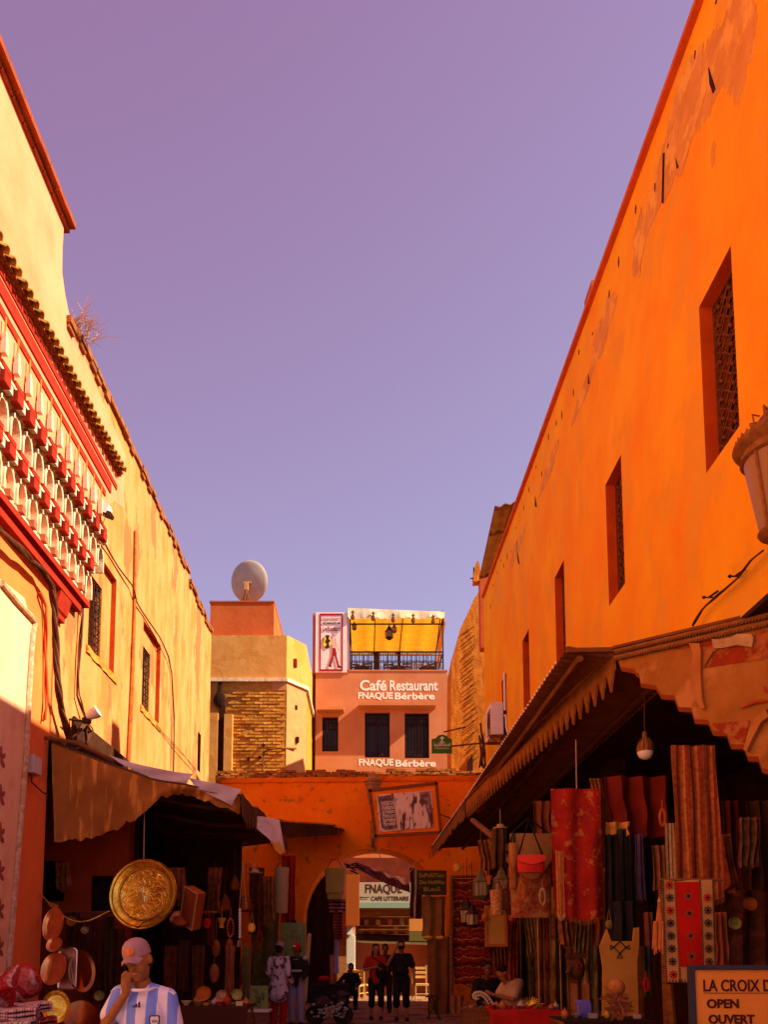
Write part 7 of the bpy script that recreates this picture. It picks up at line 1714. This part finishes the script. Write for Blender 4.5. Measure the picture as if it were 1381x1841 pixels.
    if bottom:
        g_ = .014*s; bt = [('e', j['pelvis'], (.155*B+g_,.11*B+g_,.13*s))]
        for S_ in 'LR':
            hp, kn, an = (j[k+S_] for k in ('hip','kn','an')); bt += [('c', hp, kn if legs == 'long' else hp.lerp(kn, 1.0), .084*B+g_, .060*B+g_)]
            if legs == 'long': bt += [('c', kn, an+Vector((0,0,.02)), .060*B+g_, .048*B+g_)]
            elif legs == 'mid': bt += [('c', kn, kn.lerp(an,.35), .060*B+g_, .06*B+g_)]
        put('trousers', voxel_body(bt, vox, 'trousers', bottom, None))
    if hair:
        long_ = hair == 'long'; hp_ = [('e', H(0,.02,.04), (.084*s,.090*s,.092*s)), ('e', H(0,.05,-.02), (.075*s,.06*s,.07*s))]
        if long_: hp_ += [('c', H(.05,.05,0), H(.07,.04,-.2), .04*s, .035*s), ('c', H(-.05,.05,0), H(-.07,.04,-.2), .04*s, .035*s), ('c', H(0,.07,0), H(0,.07,-.2), .05*s, .05*s)]
        put('hair', voxel_body(hp_, vox*.8, 'hair', m_hair, None))
    w = MB()
    for S_ in 'LR':
        an = j['an'+S_]; w.ball(an+Vector(j.get('foot'+S_, (0,-1,0))).normalized()*.06*s+Vector((0,0,-.045))*s, (.047*s,.125*s,.045*s), 12, 8)
    put('shoes', (lambda m_: m_)(w.mesh('shoes', Vector((0,0,0)), [shoe or m_black], True)))
    if cap:
        cm, bm_ = cap; w = MB(); rot_ = Matrix((rt_, -fw, up)).transposed()
        w.lathe([(.094*s,-.012*s),(.093*s,.03*s),(.082*s,.066*s),(.055*s,.092*s),(.02*s,.104*s),(.001,.105*s)], H(0,.005,.045), 24, rot_, .93, 1.08); co = put('cap', w.mesh('cap', Vector((0,0,0)), [cm], True))
        if bm_:
            w = MB(); w.grid(lambda u, v: H((u-.5)*.15*(1-.25*v), -.085-.085*v*math.sqrt(max(0,1-(2*u-1)**2*.75)), .045-.022*v-.03*(2*u-1)**2), 12, 5, up*.006*s); put('brim', w.mesh('brim', Vector((0,0,0)), [bm_], True), co)
    if extra: extra(t, j, H, put, s)
    return t

def eyes(t, j, H, put, s):
    w = MB(); w.ball(H(.031,-.078,.0), .0125*s, 10, 8); w.ball(H(-.031,-.078,.0), .0125*s, 10, 8)
    e_ = put('eyeball', w.mesh('eyeball', Vector((0,0,0)), [M('eye white', (.5,.40,.34), rough=.3, bump=0)], True)); e_['kind'] = 'stuff'
    w = MB()
    for x in (.031,-.031): w.ball(H(x,-.0895,-.003), .0055*s, 8, 6)
    put('iris', w.mesh('iris', Vector((0,0,0)), [m_hair], True), e_)['kind'] = 'stuff'
    w = MB()
    for sx_ in (1,-1): w.tube([H(sx_*x, -.094+.012*abs(x-.03)*10, .022+.004*k) for k, x in enumerate((.012,.03,.050))], [.004*s,.0055*s,.003*s], 5)
    put('eyebrows', w.mesh('eyebrows', Vector((0,0,0)), [m_hair], True))['kind'] = 'stuff'
    w = MB(); w.tube([H(x, -.098+.5*abs(x)**1.5*3, -.068+(.0 if abs(x)>.01 else .001)) for x in (-.022,-.01,0,.01,.022)], [.002,.006,.0065,.006,.002], 6)
    put('lips', w.mesh('lips', Vector((0,0,0)), [M('lip colour', (.26,.07,.04), bump=0)], True))

# ---- foreground man on the phone
fg = Vector((A(257,1800,4.5).x, 4.5, 0))
loc_ = lambda px, py, Y: A(px, py, Y) - fg
m_shirt = MS('blue and white football shirt', [(0,(.62,.52,.60)),(.5,(.16,.22,.62))], 0, .108, nz=.05, phase=.12, bump=.15, bscale=14)
def football(t, j, H, put, s):
    eyes(t, j, H, put, s)
    w = MB(); nk = j['neck']+Vector((0,-.005,-.075))*s
    w.tube([nk+Vector((.078*s*math.cos(a), -.02*s+.078*s*math.sin(a), (.012*math.sin(a)+.018)*s)) for a in [2*math.pi*k/24 for k in range(25)]], .011*s, 7); put('collar', w.mesh('collar', Vector((0,0,0)), [M('white shirt cotton', (.70,.58,.62), bump=.1)], True))
    # three white shoulder stripes on each side
    for S_, sg_ in (('L',1),('R',-1)):
        for k in range(3):
            sh, el = j['sh'+S_], j['el'+S_]; w = MB(); d = (el-sh).normalized()
            nb_ = j['neck']+Vector((sg_*.02,.015,-.075))*s; yo = (-.040+.017*k)*s; r0 = .060*s; pts = [nb_.lerp(sh, q) + Vector((0, yo, math.sqrt(max(.0001, r0*r0-yo*yo))-.001)) for q in (.45,.65,.85)]
            pts += [sh + Vector((sg_*math.sin(q)*r0*1.02, yo, math.cos(q)*math.sqrt(r0*r0-yo*yo))) for q in (.3,.7,1.1)]
            w.tube(pts, .0045*s, 5); put('shoulder_stripe', w.mesh('shoulder_stripe', Vector((0,0,0)), [M('white shirt cotton', (.70,.58,.62))], True))
    # three-bar mark on the chest and the crest
    fy = lambda x, z: j['chest'].y - (.10*BK + .021*s + .002)*math.sqrt(max(.05, 1-((x-j['chest'].x)/(.175*BK))**2))*math.sqrt(max(.2,1-((z-j['chest'].z)/(.2*s))**2)) - .004
    c = Vector((-.005, 0, j['chest'].z+.065*s)); w = MB()
    for k, (x0_, h_) in enumerate(((-.020,.012),(-.006,.022),(.010,.034))):
        q = [(x0_,0),(x0_+.012,0),(x0_+.012-.008+.004,h_),(x0_-.008+.002,h_*.9)]; 
        w.prism([Vector((c.x+x, fy(c.x+x, c.z+z)-.004, c.z+z)) for x, z in [(x0_,0),(x0_+.013,0),(x0_+.008,h_),(x0_-.001,h_*.75)]], (0,.004,0))
    put('chest_mark', w.mesh('chest_mark', Vector((0,0,0)), [M('dark navy print', (.03,.015,.05), bump=0)]))['kind'] = 'stuff'
    cc = Vector((.095, 0, j['chest'].z-.02*s)); P2 = lambda x, z, d=0: Vector((cc.x+x, fy(cc.x+x, cc.z+z)-.003-d, cc.z+z))
    sh_ = [(-.022,.03),(.022,.03),(.026,.02),(.025,-.012),(.016,-.028),(0,-.036),(-.016,-.028),(-.025,-.012),(-.026,.02)]
    w = MB(); w.prism([P2(*p) for p in sh_], (0,.004,0)); cr_ = put('crest', w.mesh('crest', Vector((0,0,0)), [M('dark navy print', (.03,.015,.05))]))
    w = MB(); w.prism([P2(x*.8, z*.8, .002) for x, z in sh_], (0,.003,0)); put('crest_field', w.mesh('crest_field', Vector((0,0,0)), [M('white shirt cotton', (.70,.58,.62))]), cr_)
    me = text_mesh("AFA", .022, M('dark navy print', (.03,.015,.05)), ext=.001, align='CENTER'); o = put('crest_letters', me, cr_); o.location = P2(0,-.008,.006); o.rotation_euler = (R(90),0,0)
    put('beard', voxel_body([('e', H(0,-.036,-.088), (.053,.055,.040)), ('c', H(-.022,-.094,-.056), H(.022,-.094,-.056), .0065, .0065), ('c', H(-.056,-.01,-.05), H(-.05,-.03,-.09), .012, .014), ('c', H(.056,-.01,-.05), H(.05,-.03,-.09), .012, .014)], .006, 'beard', M('short dark stubble', (.10,.036,.014), (.15,.055,.02), 60, bump=.3), None))
    # cap badge, phone
    w = MB(); 
    def bd(u, v): a = (u-.5)*.85; hh = math.sqrt(max(0,1-(2*u-1)**2)); zz = .078+(v-.5)*.044*hh; return H(.094*math.sin(a)*.93, -.1035*math.cos(a)-.001+.012*max(0,(zz-.07)/.03), zz)
    w.grid(bd, 10, 5, Vector((0,.002,0))); put('cap_badge', w.mesh('cap_badge', Vector((0,0,0)), [M('orange embroidery', (.55,.16,.03), (.40,.10,.02), 40, bump=.4)], True))
    w = MB(); w.box(H(-.098,-.012,-.065), (.012,.042,.10), Matrix.Rotation(R(18),3,'X')); put('phone', w.mesh('phone', Vector((0,0,0)), [m_black]))
BK = .98
hs_ = (1.60-.0)/1.745
hz_ = loc_(250,1700,4.5)
Jf = dict(head=((A(251,1728,4.5).x-fg.x)/.88, -.035, 1.680), face=(-.16,-1,-.10), neck=(.0,-.012,1.56), shL=(.155,.01,1.44), shR=(-.150,.02,1.46), chest=(.0,0,1.32), waist=(0,0,1.14), pelvis=(0,.01,1.0), hipL=(.09,.01,.96), hipR=(-.09,.01,.96),
          elR=tuple((loc_(190,1840,4.40))/.88), wrR=tuple((loc_(226,1786,4.40))/.88), elL=(.215,.02,1.18), wrL=(.25,-.08,.95))
m_cap = M('dusty mauve cap cotton', (.34,.19,.20), (.26,.13,.15), 12, bump=.3)
pman = person('man in pale cap and blue white striped football shirt holding a phone to his ear', tuple(fg), 0, Jf, .88, m_shirt, M('dark denim', (.04,.05,.09), bump=.2), M('foreground skin', (.30,.11,.035), (.22,.075,.024), 16, rough=.5, bump=.1, bscale=90), 'short', 'short', 'long', (m_cap, m_cap), vox=.0075, bulk=BK, extra=football, handdir={'R': (-.06,.10,1)})

# ---- mid-distance people
def at_ground(px, Y): return (A(px, 1800, Y).x, Y, .022)
m_pat = M('white shirt with dark print', (.62,.46,.48), (.52,.36,.38), 5, bump=.3, c3=(.14,.04,.05), s3=9, t3=.60, edge=.02)
p_ = person('person seen from behind in patterned white shirt and grey knit cap', at_ground(501,16.0), R(160), dict(elL=(.24,.0,1.16), wrL=(.20,-.18,1.02), wrR=(-.24,-.12,.95), neck=(.01,0,1.49)), 1.0, m_pat, m_red_cloth, m_skin2, 'short', 'long', 'long', (M('grey knit wool', (.34,.24,.20), (.26,.18,.15), 30, bump=.5), None), .014, top_len=.72, bulk=1.06)
def vest(t, j, H, put, s):
    eyes(t, j, H, put, s)
    w = MB(); w.box(j['chest']+Vector((0,-.128,-.10)), (.30,.02,.05)); put('vest_band', w.mesh('vest_band', Vector((0,0,0)), [M('grey reflective band', (.42,.34,.28), bump=.1)]))
    w = MB()
    for sx_ in (1,-1): w.ball(j['sh'+('L' if sx_ > 0 else 'R')]+Vector((sx_*.02,-.01,.02)), (.07,.08,.055), 12, 8)
    put('shoulder_panel', w.mesh('shoulder_panel', Vector((0,0,0)), [M('grey shirt cotton', (.40,.30,.27), bump=.2)], True))['kind'] = 'stuff'
    w = MB(); w.prism([j['neck']+Vector((-.05,-.09,-.07)), j['neck']+Vector((.05,-.09,-.07)), j['neck']+Vector((0,-.125,-.22))], (0,.02,0)); put('undershirt', w.mesh('undershirt', Vector((0,0,0)), [M('grey shirt cotton', (.40,.30,.27))]))
    w = MB(); w.ball(H(0,-.088,.085), (.04,.012,.024), 10, 6); put('cap_badge', w.mesh('cap_badge', Vector((0,0,0)), [m_sky_white], True))
person('man in red cap and dark vest with pale trousers, facing the patterned shirt', at_ground(533,16.9), R(-12), dict(face=(-.3,-1,-.5), wrR=(-.08,-.22,1.05), elR=(-.25,-.02,1.14), wrL=(.18,-.22,1.02)), 1.0, M('dark vest', (.03,.018,.014), bump=.3), M('pale violet trousers', (.34,.25,.32), bump=.2), m_skin2, 'short', 'long', 'long', (M('red cap', (.45,.02,.015), bump=.2), M('dark red brim', (.25,.012,.01), bump=.1)), .013, bulk=1.08, extra=vest)
def chestbag(t, j, H, put, s):
    eyes(t, j, H, put, s); w = MB(); w.ball(j['waist']+Vector((.11,-.13,.05)), (.13,.09,.20), 14, 10); b_ = put('shoulder_bag', w.mesh('shoulder_bag', Vector((0,0,0)), [m_black], True))
    w = MB(); w.tube([j['waist']+Vector((.16,-.14,.2)), j['shR']+Vector((.08,-.08,.05)), j['shR']+Vector((.06,.06,.06))], .014, 5); put('strap', w.mesh('strap', Vector((0,0,0)), [m_black]), b_)
person('woman with long dark hair in red top and dark cropped trousers walking this way', at_ground(676,18.3), R(4), dict(elR=(-.26,.0,1.16), wrR=(-.06,-.20,1.22), elL=(.26,.0,1.16), wrL=(.10,-.22,1.18), knL=(.11,-.10,.52), anL=(.11,-.02,.11), anR=(-.10,.16,.10), face=(.05,-1,-.35)), 1.01, M('red jersey', (.36,.018,.012), bump=.2), m_black, m_skin, 'long', 'short', 'mid', None, .013, bulk=1.04, extra=chestbag)
person('person in dark clothes walking just behind the woman in red', at_ground(693,20.6), R(0), dict(knL=(.10,-.10,.52), anL=(.10,-.04,.11), anR=(-.10,.14,.10)), 1.03, M('dark jacket', (.03,.014,.012), bump=.2), M('dark trousers', (.03,.014,.012), bump=.2), m_skin2, 'short', 'long', 'long', None, .016)
def camera_(t, j, H, put, s):
    eyes(t, j, H, put, s); w = MB(); c = H(0,-.13,.0); w.box(c, (.13,.05,.08)); w.lathe([(.03,0),(.034,.06),(.03,.06)], c+Vector((0,-.02,0)), 12, Matrix.Rotation(R(90),3,'X')); put('camera', w.mesh('camera', Vector((0,0,0)), [m_black]))
    w = MB(); w.ball(j['waist']+Vector((0,-.14,.02)), (.12,.06,.10), 12, 8); put('waist_bag', w.mesh('waist_bag', Vector((0,0,0)), [m_black], True))
person('man in black shirt and black shorts raising a camera to his face', at_ground(722,18.2), R(-4), dict(elR=(-.30,-.06,1.24), wrR=(-.12,-.16,1.58), elL=(.27,.02,1.14), wrL=(.28,-.06,.88), knR=(-.11,-.08,.50), anR=(-.11,.03,.10), anL=(.12,.02,.09)), 1.05, m_black, M('black shorts', (.016,.010,.010), bump=.2), m_skin, 'short', 'short', 'mid', None, .013, bulk=1.12, extra=camera_, handdir={'R': (.3,0,1)})
seat = dict(pelvis=(0,.05,.50), waist=(0,.05,.64), chest=(0,.02,.84), neck=(0,.0,1.06), head=(0,-.04,1.20), shL=(.17,.01,.98), shR=(-.17,.01,.98), elL=(.24,-.04,.74), wrL=(.16,-.26,.66), elR=(-.24,-.04,.74), wrR=(-.16,-.26,.66), hipL=(.09,.03,.48), hipR=(-.09,.03,.48), knL=(.13,-.38,.50), knR=(-.13,-.38,.50), anL=(.13,-.36,.09), anR=(-.13,-.36,.09))
person('child in dark clothes sitting on a chair with one arm stretched left', at_ground(631,22.4), R(0), dict(seat, elR=(-.32,-.05,.80), wrR=(-.48,-.12,.66)), .98, m_black, m_black, m_skin2, 'short', 'long', 'long', None, .016)
q = at_ground(631,22.5); rail_chair((q[0], 22.52, .02), R(0), 'small chair the child in dark clothes sits on', 'pale wooden chairs beyond the arch', m_wood, .95)
p_w = person('seated man in cream shirt bending over his hands at the right stall', at_ground(922,13.4), R(-62), dict(seat, head=(0,-.20,1.14), face=(0,-1,-.7), neck=(0,-.10,1.02), chest=(0,-.03,.84), wrL=(.05,-.42,.80), elL=(.2,-.16,.72), wrR=(-.05,-.42,.82), elR=(-.22,-.14,.74)), 1.06, M('cream shirt', (.58,.36,.22), (.48,.28,.15), 5, bump=.4), M('dark trousers', (.03,.014,.012)), m_skin, 'short', 'short', 'short', None, .012, bulk=1.1, extra=eyes)
c = at_ground(926,13.5)
def stool(label, c, h=.44):
    t = thing('low_stool', label, 'stool', c, 'stools of the seated men'); w = MB(); w.lathe([(.18,h-.05),(.19,h-.02),(.18,h)], c, 18); part('seat', w, m_wood, t)
    for k in range(3): a = 2.1*k; w = MB(); w.tube([(c[0]+.17*math.cos(a), c[1]+.17*math.sin(a), c[2]), (c[0]+.12*math.cos(a), c[1]+.12*math.sin(a), c[2]+h-.05)], .018, 6); part('leg', w, m_wood, t)
stool('wooden stool under the seated man in cream shirt', (c[0]+.02, c[1]+.06, c[2]), .40)
person('seated man in black at the left of the man in cream shirt', at_ground(876,14.2), R(10), dict(seat, head=(.0,-.05,1.22)), 1.04, m_black, m_black, m_skin2, 'short', 'long', 'long', None, .014, bulk=1.15, extra=eyes)
c = at_ground(876,14.25); stool('wooden stool under the seated man in black', (c[0], c[1]+.05, c[2]), .40)
